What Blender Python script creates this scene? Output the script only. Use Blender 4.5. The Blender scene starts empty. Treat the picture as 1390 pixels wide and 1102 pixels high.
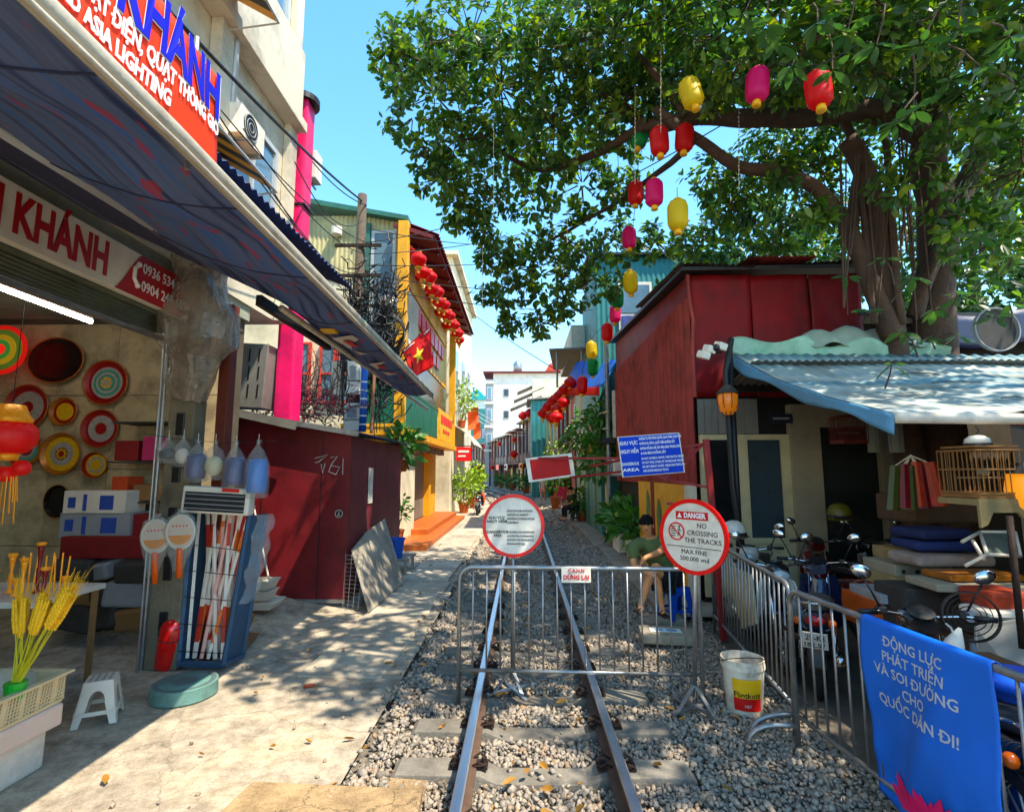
import bpy, math, random
import numpy as np
from mathutils import Vector, Matrix, Euler, noise as mnoise
R = math.radians
random.seed(7); rng = np.random.default_rng(11)
SC = bpy.context.scene
COL = SC.collection

# ---------------------------------------------------------------- camera
F, CX, CY, PIT, YAW, CZ = 710.0, 695.0, 551.0, R(7.07), R(1.05), 2.0
cam = bpy.data.cameras.new('camera'); cam_o = bpy.data.objects.new('camera', cam); COL.objects.link(cam_o)
cam_o.location = (0, 0, CZ); cam_o.rotation_euler = (R(90) + PIT, 0, YAW)
cam.sensor_fit = 'HORIZONTAL'; cam.sensor_width = 36; cam.lens = F / 1390 * 36
cam.clip_start = 0.05; cam.clip_end = 3000
SC.camera = cam_o

# ---------------------------------------------------------------- sky and sun
SUNV = Vector((0.47, -0.33, 1.0)).normalized()            # towards the sun: right of the track, a little behind
SEL = math.asin(SUNV.z); SAZ = math.atan2(SUNV.x, SUNV.y)
w = bpy.data.worlds.new('World'); SC.world = w; w.use_nodes = True
wn = w.node_tree.nodes; wl = w.node_tree.links
sky = wn.new('ShaderNodeTexSky'); sky.sky_type = 'NISHITA'; sky.sun_disc = False
sky.sun_elevation = SEL; sky.sun_rotation = SAZ
sky.air_density = 1.0; sky.dust_density = 0.2; sky.ozone_density = 1.0; sky.altitude = 10
bg = wn['Background']; bg.inputs[1].default_value = 0.15
hsv = wn.new('ShaderNodeHueSaturation'); hsv.inputs['Saturation'].default_value = 1.24; hsv.inputs['Hue'].default_value = .488   # camera's vivid blue, whole sky alike
wl.new(sky.outputs[0], hsv.inputs['Color']); wl.new(hsv.outputs[0], bg.inputs[0])
sl = bpy.data.lights.new('sun', 'SUN'); sl.energy = 2.45; sl.angle = R(0.53); sl.color = (1, .91, .76)
so = bpy.data.objects.new('sun', sl); COL.objects.link(so)
so.rotation_euler = SUNV.to_track_quat('Z', 'Y').to_euler(); so.location = (10, -8, 20)
SC.view_settings.view_transform = 'Standard'; SC.view_settings.look = 'None'
SC.view_settings.exposure = 1.8; SC.view_settings.gamma = 1.0; SC.view_settings.use_curve_mapping = False

# ---------------------------------------------------------------- helpers
def ray(px, py):
    x = (px - CX) / F; y = -(py - CY) / F
    yy = math.cos(PIT) - y * math.sin(PIT); zz = math.sin(PIT) + y * math.cos(PIT)
    c, s = math.cos(YAW), math.sin(YAW)
    return Vector((x * c - yy * s, x * s + yy * c, zz))
def at(px, py, X=None, Y=None, Z=None):
    d = ray(px, py)
    t = X / d.x if X is not None else Y / d.y if Y is not None else (Z - CZ) / d.z
    return Vector((d.x * t, d.y * t, CZ + d.z * t))

def lin(h):
    if not isinstance(h, str): return tuple(h)
    h = h.lstrip('#'); o = []
    for i in (0, 2, 4):
        c = int(h[i:i + 2], 16) / 255
        o.append(c / 12.92 if c <= .04045 else ((c + .055) / 1.055) ** 2.4)
    return (min(1, o[0] * 1.06), o[1], o[2] * .92)      # warm white balance of the phone

MC = {}
def mat(name, col, rough=.6, metal=0., var=.18, sc=5., bump=.15, bsc=40., dirt=None, dsc=1.6, damt=.5, coat=0., trans=0., alpha=1., emit=None, es=0., rnd=0., spec=.5, sub=0.):
    """procedural paint / stone / cloth: colour noise at two scales, optional dirt patches, fine relief"""
    if name in MC: return MC[name]
    m = bpy.data.materials.new(name); m.use_nodes = True; MC[name] = m
    N = m.node_tree.nodes; L = m.node_tree.links; b = N['Principled BSDF']
    c = lin(col); tc = N.new('ShaderNodeTexCoord')
    if not metal: g_ = .3 * c[0] + .55 * c[1] + .15 * c[2]; c = tuple(min(.85, max(0., (g_ + (x - g_) * 1.15) * 1.12)) for x in c)   # vivid paints
    n1 = N.new('ShaderNodeTexNoise'); n1.inputs['Scale'].default_value = sc; n1.inputs['Detail'].default_value = 7; n1.inputs['Roughness'].default_value = .65
    L.new(tc.outputs['Object'], n1.inputs['Vector'])
    rp = N.new('ShaderNodeValToRGB'); e = rp.color_ramp.elements
    e[0].position = .28; e[1].position = .72
    e[0].color = (*[max(0, x * (1 - var)) for x in c], 1); e[1].color = (*[min(1, x * (1 + var) + .003) for x in c], 1)
    L.new(n1.outputs['Fac'], rp.inputs['Fac']); out = rp.outputs['Color']
    if dirt is not None:
        n2 = N.new('ShaderNodeTexNoise'); n2.inputs['Scale'].default_value = dsc; n2.inputs['Detail'].default_value = 9; n2.inputs['Roughness'].default_value = .7
        L.new(tc.outputs['Object'], n2.inputs['Vector'])
        r2 = N.new('ShaderNodeValToRGB'); r2.color_ramp.elements[0].position = .46; r2.color_ramp.elements[1].position = .68
        r2.color_ramp.elements[1].color = (damt, damt, damt, 1)
        L.new(n2.outputs['Fac'], r2.inputs['Fac'])
        mx = N.new('ShaderNodeMix'); mx.data_type = 'RGBA'; mx.inputs['B'].default_value = (*lin(dirt), 1)
        L.new(r2.outputs['Color'], mx.inputs['Factor']); L.new(out, mx.inputs['A']); out = mx.outputs['Result']
    if rnd:
        oi = N.new('ShaderNodeObjectInfo'); hs = N.new('ShaderNodeHueSaturation')
        mr = N.new('ShaderNodeMapRange'); mr.inputs['To Min'].default_value = 1 - rnd; mr.inputs['To Max'].default_value = 1 + rnd
        L.new(oi.outputs['Random'], mr.inputs['Value']); L.new(mr.outputs['Result'], hs.inputs['Value']); L.new(out, hs.inputs['Color']); out = hs.outputs['Color']
    L.new(out, b.inputs['Base Color'])
    mr2 = N.new('ShaderNodeMapRange'); mr2.inputs['To Min'].default_value = max(.02, rough - .12); mr2.inputs['To Max'].default_value = min(1, rough + .12)
    L.new(n1.outputs['Fac'], mr2.inputs['Value']); L.new(mr2.outputs['Result'], b.inputs['Roughness'])
    b.inputs['Metallic'].default_value = metal; b.inputs['Coat Weight'].default_value = coat
    b.inputs['Specular IOR Level'].default_value = spec
    if trans: b.inputs['Transmission Weight'].default_value = trans
    if alpha < 1: b.inputs['Alpha'].default_value = alpha
    if sub: b.inputs['Subsurface Weight'].default_value = sub; b.inputs['Subsurface Radius'].default_value = (.02, .008, .005)
    if emit: b.inputs['Emission Color'].default_value = (*lin(emit), 1); b.inputs['Emission Strength'].default_value = es
    if bump:
        n3 = N.new('ShaderNodeTexNoise'); n3.inputs['Scale'].default_value = bsc; n3.inputs['Detail'].default_value = 6
        L.new(tc.outputs['Object'], n3.inputs['Vector'])
        bp = N.new('ShaderNodeBump'); bp.inputs['Strength'].default_value = bump; bp.inputs['Distance'].default_value = .02
        L.new(n3.outputs['Fac'], bp.inputs['Height']); L.new(bp.outputs['Normal'], b.inputs['Normal'])
    return m

class MB:
    """collects shapes; build() links them as ONE mesh object"""
    def __init__(s): s.v = []; s.f = []
    def add(s, vs, fs):
        o = len(s.v); s.v += [tuple(p) for p in vs]; s.f += [tuple(i + o for i in f) for f in fs]; return s
    def box(s, x0, x1, y0, y1, z0, z1):
        return s.add([(x, y, z) for x in (x0, x1) for y in (y0, y1) for z in (z0, z1)],
                     [(0, 1, 3, 2), (4, 6, 7, 5), (0, 4, 5, 1), (2, 3, 7, 6), (0, 2, 6, 4), (1, 5, 7, 3)])
    def obox(s, c, sz, rot=(0, 0, 0)):
        m = rot if isinstance(rot, Matrix) else Euler(rot).to_matrix()
        c = Vector(c)
        return s.add([c + m @ Vector((x * sz[0] / 2, y * sz[1] / 2, z * sz[2] / 2)) for x in (-1, 1) for y in (-1, 1) for z in (-1, 1)],
                     [(0, 1, 3, 2), (4, 6, 7, 5), (0, 4, 5, 1), (2, 3, 7, 6), (0, 2, 6, 4), (1, 5, 7, 3)])
    def bar(s, a, b, wd, ht, up=(0, 0, 1)):
        a, b = Vector(a), Vector(b); d = b - a; z = d.normalized(); u = Vector(up)
        x = u.cross(z)
        if x.length < 1e-4: x = Vector((1, 0, 0)).cross(z)
        x.normalize(); y = z.cross(x)
        m = Matrix((x, y, z)).transposed()
        return s.obox((a + b) / 2, (wd, ht, d.length), m)
    def tube(s, pts, r, n=7, cap=True):
        pts = [Vector(p) for p in pts]; k = len(pts)
        rs = r if isinstance(r, (list, tuple)) else [r] * k
        o = len(s.v); prev = None
        for i, p in enumerate(pts):
            t = (pts[min(i + 1, k - 1)] - pts[max(i - 1, 0)])
            t = t.normalized() if t.length > 1e-9 else Vector((0, 0, 1))
            if prev is None:
                prev = t.orthogonal().normalized()
            else:
                prev = prev - t * prev.dot(t)
                prev = prev.normalized() if prev.length > 1e-6 else t.orthogonal().normalized()
            b2 = t.cross(prev)
            for j in range(n):
                a = 2 * math.pi * j / n
                s.v.append(tuple(p + (prev * math.cos(a) + b2 * math.sin(a)) * rs[i]))
        for i in range(k - 1):
            for j in range(n):
                a = o + i * n + j; b = o + i * n + (j + 1) % n
                s.f.append((a, b, b + n, a + n))
        if cap:
            s.f.append(tuple(o + j for j in reversed(range(n)))); s.f.append(tuple(o + (k - 1) * n + j for j in range(n)))
        return s
    def cyl(s, a, b, r0, r1=None, n=14): return s.tube([a, b], [r0, r0 if r1 is None else r1], n)
    def lathe(s, prof, c=(0, 0, 0), n=20, m=None, rib=0, nr=0, sq=1., cap=True):
        o = len(s.v); c = Vector(c)
        for r, z in prof:
            for j in range(n):
                a = 2 * math.pi * j / n
                rr = r * (1 + rib * (abs(math.cos(nr * a / 2)) - .5)) if rib else r
                p = Vector((rr * math.cos(a), rr * math.sin(a) * sq, z))
                s.v.append(tuple(c + (m @ p if m else p)))
        for i in range(len(prof) - 1):
            for j in range(n):
                a = o + i * n + j; b = o + i * n + (j + 1) % n
                s.f.append((a, b, b + n, a + n))
        if cap: s.f.append(tuple(o + j for j in reversed(range(n)))); s.f.append(tuple(o + (len(prof) - 1) * n + j for j in range(n)))
        return s
    def ball(s, c, r, n=14, k=9, m=None):
        r = r if isinstance(r, (tuple, list)) else (r, r, r)
        mm = Matrix.Diagonal(r)
        if m: mm = m @ mm
        return s.lathe([(max(1e-3, math.sin(math.pi * i / k)), -math.cos(math.pi * i / k)) for i in range(k + 1)], c, n, mm)
    def prism(s, pts, d):
        """closed outline (3-D points in one plane), thickened by vector d"""
        k = len(pts); d = Vector(d); pts = [Vector(p) for p in pts]
        return s.add(pts + [p + d for p in pts], [tuple(reversed(range(k))), tuple(range(k, 2 * k))] + [(i, (i + 1) % k, (i + 1) % k + k, i + k) for i in range(k)])
    def sheet(s, fn, nu, nv, th=0.):
        """fn(u,v)->point ; thickness gives a second skin"""
        o = len(s.v)
        P = [[Vector(fn(i / nu, j / nv)) for j in range(nv + 1)] for i in range(nu + 1)]
        for row in P: s.v += [tuple(p) for p in row]
        q = nv + 1
        for i in range(nu):
            for j in range(nv): s.f.append((o + i * q + j, o + (i + 1) * q + j, o + (i + 1) * q + j + 1, o + i * q + j + 1))
        if th:
            o2 = len(s.v)
            for i in range(nu + 1):
                for j in range(nv + 1):
                    a = P[min(i + 1, nu)][j] - P[max(i - 1, 0)][j]; b = P[i][min(j + 1, nv)] - P[i][max(j - 1, 0)]
                    s.v.append(tuple(P[i][j] - a.cross(b).normalized() * th))
            for i in range(nu):
                for j in range(nv): s.f.append((o2 + i * q + j, o2 + i * q + j + 1, o2 + (i + 1) * q + j + 1, o2 + (i + 1) * q + j))
            B = [(i, 0) for i in range(nu)] + [(nu, j) for j in range(nv)] + [(i, nv) for i in range(nu, 0, -1)] + [(0, j) for j in range(nv, 0, -1)]
            for a, b in zip(B, B[1:] + B[:1]):
                s.f.append((o + a[0] * q + a[1], o2 + a[0] * q + a[1], o2 + b[0] * q + b[1], o + b[0] * q + b[1]))
        return s
    def build(s, name, m, parent=None, smooth=False, bev=0., center=True, sm_ang=None):
        me = bpy.data.meshes.new(name)
        loc = Vector((0, 0, 0)); V = s.v
        if parent is None and center and V:
            a = np.array(V); loc = Vector(((a[:, 0].min() + a[:, 0].max()) / 2, (a[:, 1].min() + a[:, 1].max()) / 2, a[:, 2].min()))
            V = (a - np.array(loc)).tolist()
        me.from_pydata(V, [], s.f); me.materials.append(m)
        if smooth:
            me.polygons.foreach_set('use_smooth', [True] * len(me.polygons))
            if sm_ang: me.set_sharp_from_angle(angle=R(sm_ang))
        o = bpy.data.objects.new(name, me); COL.objects.link(o); o.location = loc
        if bev:
            md = o.modifiers.new('bevel', 'BEVEL'); md.width = bev; md.segments = 2; md.limit_method = 'ANGLE'; md.angle_limit = R(40)
        if parent is not None: adopt(o, parent)
        return o
def adopt(o, parent):
    o.parent = parent
    o.matrix_parent_inverse = Matrix.Translation(parent.location).inverted()
def inst(src, parent, loc=(0, 0, 0), rot=None, scale=None, name=None):
    """another object on the same mesh"""
    o = bpy.data.objects.new(name or src.name.split('.')[0], src.data); COL.objects.link(o)
    for md in src.modifiers:
        n = o.modifiers.new(md.name, md.type)
        for k in ('width', 'segments', 'limit_method', 'angle_limit'): setattr(n, k, getattr(md, k))
    o.location = loc
    if rot is not None: o.rotation_euler = rot
    if scale is not None: o.scale = scale
    if parent is not None: adopt(o, parent)
    return o
def tag(o, label=None, cat=None, group=None, kind=None):
    if label: o['label'] = label
    if cat: o['category'] = cat
    if group: o['group'] = group
    if kind: o['kind'] = kind
    return o
def thing(name, label, cat, loc=(0, 0, 0), group=None):
    o = bpy.data.objects.new(name, None); COL.objects.link(o); o.empty_display_size = .2
    o.location = loc
    return tag(o, label, cat, group)
def copy_tree(src, loc=None, rz=None, label=None, group=None, parent=None, scale=None):
    c = src.copy(); COL.objects.link(c)
    if parent is not None: c.parent = parent
    if loc is not None: c.location = loc
    if rz is not None: c.rotation_euler = (rz if isinstance(rz, (tuple, list, Euler)) else (0, 0, rz))
    if scale: c.scale = scale if isinstance(scale, (tuple, list)) else (scale,) * 3
    if label: c['label'] = label
    if group: c['group'] = group
    for ch in list(src.children): copy_tree(ch, parent=c)
    return c

def _tm(body, size, bold, align, ext, space, line):
    cu = bpy.data.curves.new('lettering', 'FONT'); cu.body = body; cu.size = size; cu.align_x = align; cu.align_y = 'CENTER'
    cu.offset = bold * size; cu.extrude = ext; cu.space_character = space; cu.space_line = line; cu.resolution_u = 2
    o = bpy.data.objects.new('tmp', cu); COL.objects.link(o)
    me = bpy.data.meshes.new_from_object(o.evaluated_get(bpy.context.evaluated_depsgraph_get()))
    bpy.data.objects.remove(o); bpy.data.curves.remove(cu)
    return me
def _xr(me):
    xs = [v.co.x for v in me.vertices]; return (min(xs), max(xs)) if xs else (0, 0)
def text_mesh(body, size, bold=0., align='CENTER', width=None, ext=0.0015, space=1., line=1.):
    """one line of lettering as mesh data in the local XY plane (flat print with a hair of thickness)"""
    flat = body.replace('Đ', 'D')
    me = _tm(flat, size, bold, 'LEFT', ext, space, line)
    x0, x1 = _xr(me); bars = []
    for i, ch in enumerate(body):
        if ch == 'Đ':
            pr = _tm(flat[:i] + 'D', size, bold, 'LEFT', ext, space, line); d = _tm('D', size, bold, 'LEFT', ext, space, line)
            a0, a1 = _xr(pr); d0, d1 = _xr(d); ys = [v.co.y for v in d.vertices]; bars.append((a1 - (d1 - d0), (min(ys) + max(ys)) / 2)); bpy.data.meshes.remove(pr); bpy.data.meshes.remove(d)
    V = [tuple(v.co) for v in me.vertices]; Fs = [tuple(p.vertices) for p in me.polygons]; bpy.data.meshes.remove(me)
    for bx, by in bars:
        o = len(V); l, h = size * .22, size * .05
        V += [(bx - l * .55 + i * l * 1.5, by - h + j * 2 * h, k * ext * 1.05) for i in (0, 1) for j in (0, 1) for k in (-1, 1)]
        Fs += [tuple(q + o for q in f) for f in ((0, 1, 3, 2), (4, 6, 7, 5), (0, 4, 5, 1), (2, 3, 7, 6), (0, 2, 6, 4), (1, 5, 7, 3))]
    off = {'LEFT': x0, 'CENTER': (x0 + x1) / 2, 'RIGHT': x1}[align]; k = width / max(1e-6, x1 - x0) if width else 1.
    me = bpy.data.meshes.new('lettering'); me.from_pydata([((x - off) * k, y, z) for x, y, z in V], [], Fs); return me
def letter(body, size, m, parent, origin, right, up, bold=.015, align='CENTER', width=None, ext=.0015, fn=None, name='lettering', space=1., line=1.):
    """place lettering: local x -> right, y -> up (world vectors); several lines become several parts"""
    if '\n' in body:
        ls = body.split('\n'); u_ = Vector(up)
        for i, x in enumerate(ls): letter(x, size, m, parent, Vector(origin) + u_ * (size * line * ((len(ls) - 1) / 2 - i)), right, up, bold, align, width, ext, fn, name, space)
        return
    me = text_mesh(body, size, bold, align, width, ext, space, line)
    r = Vector(right).normalized(); u = Vector(up); u = (u - r * u.dot(r)).normalized(); n = r.cross(u)
    origin = Vector(origin)
    for v in me.vertices:
        c = v.co.copy(); p = origin + r * c.x + u * c.y + n * c.z
        v.co = fn(p) if fn else p
    me.materials.clear(); me.materials.append(m)
    o = bpy.data.objects.new(name, me); COL.objects.link(o); adopt(o, parent)
    return o
def corr(s, p0, du, dv, pitch=.076, amp=.009, th=.0):
    """corrugated sheet: p0 + u*du + v*dv, waves run along dv"""
    p0, du, dv = Vector(p0), Vector(du), Vector(dv); n = du.cross(dv).normalized()
    k = max(2, int(du.length / pitch)) * 4
    o = len(s.v)
    for i in range(k + 1):
        q = p0 + du * (i / k) + n * (amp * math.sin(i * math.pi / 2))
        s.v.append(tuple(q)); s.v.append(tuple(q + dv))
    for i in range(k): s.f.append((o + 2 * i, o + 2 * i + 2, o + 2 * i + 3, o + 2 * i + 1))
    return s
def bez(a, b, sag, n=14):
    a, b = Vector(a), Vector(b)
    return [a.lerp(b, i / n) - Vector((0, 0, sag * 4 * (i / n) * (1 - i / n))) for i in range(n + 1)]
def arcpts(c, r, a0, a1, n, ax=(1, 0, 0), ay=(0, 0, 1)):
    c = Vector(c); ax = Vector(ax); ay = Vector(ay)
    return [c + ax * (r * math.cos(a0 + (a1 - a0) * i / n)) + ay * (r * math.sin(a0 + (a1 - a0) * i / n)) for i in range(n + 1)]
def cx(Y): return .13 - .003 * max(0., Y - 17) ** 2          # centre line of the track
def cdir(Y): return Vector((-.006 * max(0., Y - 17), 1, 0)).normalized()
# ================================================================ ground, track, path
m_ground = mat('packed_dirt', '#857b6d', .95, var=.25, sc=1.2, bump=.4, bsc=14)
m_conc = mat('worn_concrete', '#a89b8b', .9, var=.22, sc=2.6, bump=.5, bsc=22, dirt='#5d564e', dsc=1.9, damt=.75)
def concrete(name, c0, c1, c2, crack=.55, cs=1.0):
    m = bpy.data.materials.new(name); m.use_nodes = True; MC[name] = m; N = m.node_tree.nodes; L = m.node_tree.links; b = N['Principled BSDF']
    tc = N.new('ShaderNodeTexCoord')
    def noi(s, d=10, r=.68): n = N.new('ShaderNodeTexNoise'); n.inputs['Scale'].default_value = s; n.inputs['Detail'].default_value = d; n.inputs['Roughness'].default_value = r; L.new(tc.outputs['Object'], n.inputs['Vector']); return n
    n1 = noi(.9); r1 = N.new('ShaderNodeValToRGB'); e = r1.color_ramp.elements; e[0].position = .36; e[1].position = .66; e[0].color = (*lin(c0), 1); e[1].color = (*lin(c2), 1); q = e.new(.5); q.color = (*lin(c1), 1); L.new(n1.outputs['Fac'], r1.inputs[0])
    n2 = noi(6, 12, .75); r2 = N.new('ShaderNodeValToRGB'); r2.color_ramp.elements[0].position = .38; r2.color_ramp.elements[1].position = .6; r2.color_ramp.elements[0].color = (.55, .53, .5, 1); L.new(n2.outputs['Fac'], r2.inputs[0])
    n3 = noi(90, 3, .6); r3 = N.new('ShaderNodeValToRGB'); r3.color_ramp.elements[0].position = .3; r3.color_ramp.elements[1].position = .55; r3.color_ramp.elements[0].color = (.7, .7, .68, 1); L.new(n3.outputs['Fac'], r3.inputs[0])
    vm = N.new('ShaderNodeVectorMath'); vm.operation = 'ADD'; nd = noi(2.2, 6); sc_n = N.new('ShaderNodeVectorMath'); sc_n.operation = 'SCALE'; sc_n.inputs['Scale'].default_value = .5; L.new(nd.outputs['Color'], sc_n.inputs[0]); L.new(tc.outputs['Object'], vm.inputs[0]); L.new(sc_n.outputs[0], vm.inputs[1])
    vo = N.new('ShaderNodeTexVoronoi'); vo.feature = 'DISTANCE_TO_EDGE'; vo.inputs['Scale'].default_value = cs; L.new(vm.outputs[0], vo.inputs['Vector'])
    r4 = N.new('ShaderNodeValToRGB'); r4.color_ramp.elements[0].position = .002; r4.color_ramp.elements[1].position = .012; r4.color_ramp.elements[0].color = (crack, crack, crack, 1); L.new(vo.outputs['Distance'], r4.inputs[0])
    out = r1.outputs[0]
    for r in (r2, r3, r4): mx = N.new('ShaderNodeMix'); mx.data_type = 'RGBA'; mx.blend_type = 'MULTIPLY'; mx.inputs['Factor'].default_value = 1; L.new(out, mx.inputs['A']); L.new(r.outputs[0], mx.inputs['B']); out = mx.outputs['Result']
    L.new(out, b.inputs['Base Color']); b.inputs['Roughness'].default_value = .92
    ad = N.new('ShaderNodeMath'); ad.operation = 'MULTIPLY'; L.new(n2.outputs['Fac'], ad.inputs[0]); L.new(r4.outputs[0], ad.inputs[1]); a2 = N.new('ShaderNodeMath'); a2.operation = 'MULTIPLY_ADD'; a2.inputs[1].default_value = .35; L.new(n3.outputs['Fac'], a2.inputs[0]); L.new(ad.outputs[0], a2.inputs[2])
    bp = N.new('ShaderNodeBump'); bp.inputs['Strength'].default_value = .7; bp.inputs['Distance'].default_value = .02; L.new(a2.outputs[0], bp.inputs['Height']); L.new(bp.outputs[0], b.inputs['Normal']); return m
m_conc = concrete('worn_path_concrete', '#9f9587', '#c0b5a3', '#d8c9ad', .72, .8)
m_slab = mat('path_slab_concrete', '#aba394', .9, var=.25, sc=3.5, bump=.55, bsc=30, dirt='#6a6257', dsc=1.4, damt=.7, rnd=.18)
m_sleeper = mat('sleeper_concrete', '#74716a', .9, var=.2, sc=7, bump=.4, bsc=45, dirt='#4d453c', dsc=3, damt=.75, rnd=.12)
m_rust = mat('rusty_steel', '#35261e', .75, .4, var=.35, sc=18, bump=.35, bsc=90)
m_steel = mat('galvanised_steel', '#9a9fa3', .42, .75, var=.15, sc=9, bump=.08, bsc=60, dirt='#6d6a64', dsc=4, damt=.5)
m_dark = mat('dark_grey_metal', '#2b2c2e', .5, .5, var=.2, sc=8)
m_black = mat('black_plastic', '#141415', .45, var=.2, bump=.05)
m_white = mat('white_paint', '#d6d3ca', .6, spec=.3, var=.05, sc=3, bump=.04, dirt='#a39c8e', dsc=5, damt=.5)
m_redp = mat('red_sign_paint', '#d3160f', .4, var=.08, bump=.03)
m_txt = mat('black_print', '#17181b', .6, var=.05, bump=0)
m_wtxt = mat('white_print', '#ecebe6', .6, var=.04, bump=0)
m_rtxt = mat('red_print', '#c4161c', .6, var=.05, bump=0)
m_btxt = mat('blue_print', '#1a1fae', .5, var=.05, bump=0)
m_greytxt = mat('dark_grey_print', '#33343a', .6, var=.05, bump=0)

g = MB().sheet(lambda u, v: (-400 + 800 * u, -60 + 1200 * v, -.16), 8, 8); tag(g.build('ground', m_ground, center=False), kind='structure')

# rail material: polished running surface, rust below
def rail_mat():
    m = bpy.data.materials.new('worn_rail_steel'); m.use_nodes = True; N = m.node_tree.nodes; L = m.node_tree.links; b = N['Principled BSDF']
    ge = N.new('ShaderNodeNewGeometry'); tc = N.new('ShaderNodeTexCoord')
    sx = N.new('ShaderNodeSeparateXYZ'); L.new(ge.outputs['Position'], sx.inputs[0])
    nz = N.new('ShaderNodeSeparateXYZ'); L.new(ge.outputs['Normal'], nz.inputs[0])
    a = N.new('ShaderNodeMath'); a.operation = 'GREATER_THAN'; a.inputs[1].default_value = .135; L.new(sx.outputs['Z'], a.inputs[0])
    c = N.new('ShaderNodeMapRange'); c.inputs['From Min'].default_value = .3; c.inputs['From Max'].default_value = .8; L.new(nz.outputs['Z'], c.inputs['Value'])
    f = N.new('ShaderNodeMath'); f.operation = 'MULTIPLY'; L.new(a.outputs[0], f.inputs[0]); L.new(c.outputs[0], f.inputs[1])
    n = N.new('ShaderNodeTexNoise'); n.inputs['Scale'].default_value = 14; n.inputs['Detail'].default_value = 8; L.new(tc.outputs['Object'], n.inputs[0])
    r = N.new('ShaderNodeValToRGB'); r.color_ramp.elements[0].color = (.045, .025, .015, 1); r.color_ramp.elements[1].color = (.16, .085, .05, 1); L.new(n.outputs['Fac'], r.inputs[0])
    mp = N.new('ShaderNodeMapping'); mp.inputs['Scale'].default_value = (60, 1.2, 1); L.new(tc.outputs['Object'], mp.inputs[0])
    n2 = N.new('ShaderNodeTexNoise'); n2.inputs['Scale'].default_value = 3; L.new(mp.outputs[0], n2.inputs[0])
    r3 = N.new('ShaderNodeValToRGB'); r3.color_ramp.elements[0].color = (.36, .38, .4, 1); r3.color_ramp.elements[1].color = (.72, .74, .76, 1); L.new(n2.outputs['Fac'], r3.inputs[0])
    mx = N.new('ShaderNodeMix'); mx.data_type = 'RGBA'; L.new(f.outputs[0], mx.inputs['Factor']); L.new(r.outputs[0], mx.inputs['A']); L.new(r3.outputs[0], mx.inputs['B'])
    L.new(mx.outputs['Result'], b.inputs['Base Color']); L.new(f.outputs[0], b.inputs['Metallic'])
    ro = N.new('ShaderNodeMapRange'); ro.inputs['To Min'].default_value = .85; ro.inputs['To Max'].default_value = .3; L.new(f.outputs[0], ro.inputs['Value']); L.new(ro.outputs[0], b.inputs['Roughness'])
    return m
track = thing('railway_track', None, None, (.13, 3, 0)); tag(track, kind='structure')
YS = [-3, 0, 2, 4, 8, 12, 17] + [17 + 2.2 * i for i in range(1, 40)]
PROF = [(-.062, 0), (-.062, .012), (-.012, .03), (-.009, .1), (-.033, .115), (-.034, .14), (-.026, .15), (.026, .15), (.034, .14), (.033, .115), (.009, .1), (.012, .03), (.062, .012), (.062, 0)]
m_rail = rail_mat()
for s in (-.5, .5):
    b = MB(); k = len(PROF)
    for Y in YS:
        d = cdir(Y); n = Vector((d.y, -d.x, 0)); c = Vector((cx(Y), Y, .004)) + n * s
        b.v += [tuple(c + n * x + Vector((0, 0, z))) for x, z in PROF]
    for i in range(len(YS) - 1):
        for j in range(k): a = i * k + j; a2 = i * k + (j + 1) % k; b.f.append((a, a2, a2 + k, a + k))
    o = b.build('rail', m_rail, track)
# concrete sleepers with a dipped middle
b = MB(); xs = [-1.02, -.98, -.42, -.3, .3, .42, .98, 1.02]; hz = [-.03, 0, 0, -.055, -.055, 0, 0, -.03]; hw = [.1, .11, .115, .1, .1, .115, .11, .1]
for x, z, h in zip(xs, hz, hw): b.v += [(x, -h - .02, -.2), (x, -h, z), (x, h, z), (x, h + .02, -.2)]
for i in range(len(xs) - 1):
    for j in range(4): b.f.append((i * 4 + j, i * 4 + (j + 1) % 4, i * 4 + 4 + (j + 1) % 4, i * 4 + 4 + j))
b.f += [(3, 2, 1, 0), (28, 29, 30, 31)]
proto = b.build('sleeper', m_sleeper, track, bev=.006)
cl = MB()
for dx in (-.5, .5):
    for s in (-1, 1):
        for dy in (-.05, .05):
            cl.tube([(dx + s * .03, dy, .03), (dx + s * .075, dy * 1.3, .055), (dx + s * .11, dy * 1.1, .035), (dx + s * .125, dy * .3, .02), (dx + s * .1, dy * .2, .025)], .008, 5)
        cl.obox((dx + s * .09, 0, .012), (.08, .11, .016)); cl.cyl((dx + s * .1, 0, .01), (dx + s * .1, 0, .06), .016, n=6)
clip = None; Y = 1.43; i = 0; SLY = []
while Y < 66:
    d = cdir(Y)
    o = proto if i == 0 else inst(proto, track)
    o.location = (cx(Y) + random.uniform(-.02, .02), Y + random.uniform(-.015, .015), random.uniform(-.008, .004)); o.rotation_euler = (0, 0, math.atan2(d.y, d.x) - math.pi / 2 + random.uniform(-.012, .012))
    if i < 12:
        if clip is None: clip = cl.build('rail_clip', m_rust, o); clip.matrix_parent_inverse = Matrix(); 
        else: c2 = inst(clip, o); c2.matrix_parent_inverse = Matrix()
    SLY.append(Y); Y += .6 if Y < 40 else .68; i += 1

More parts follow.
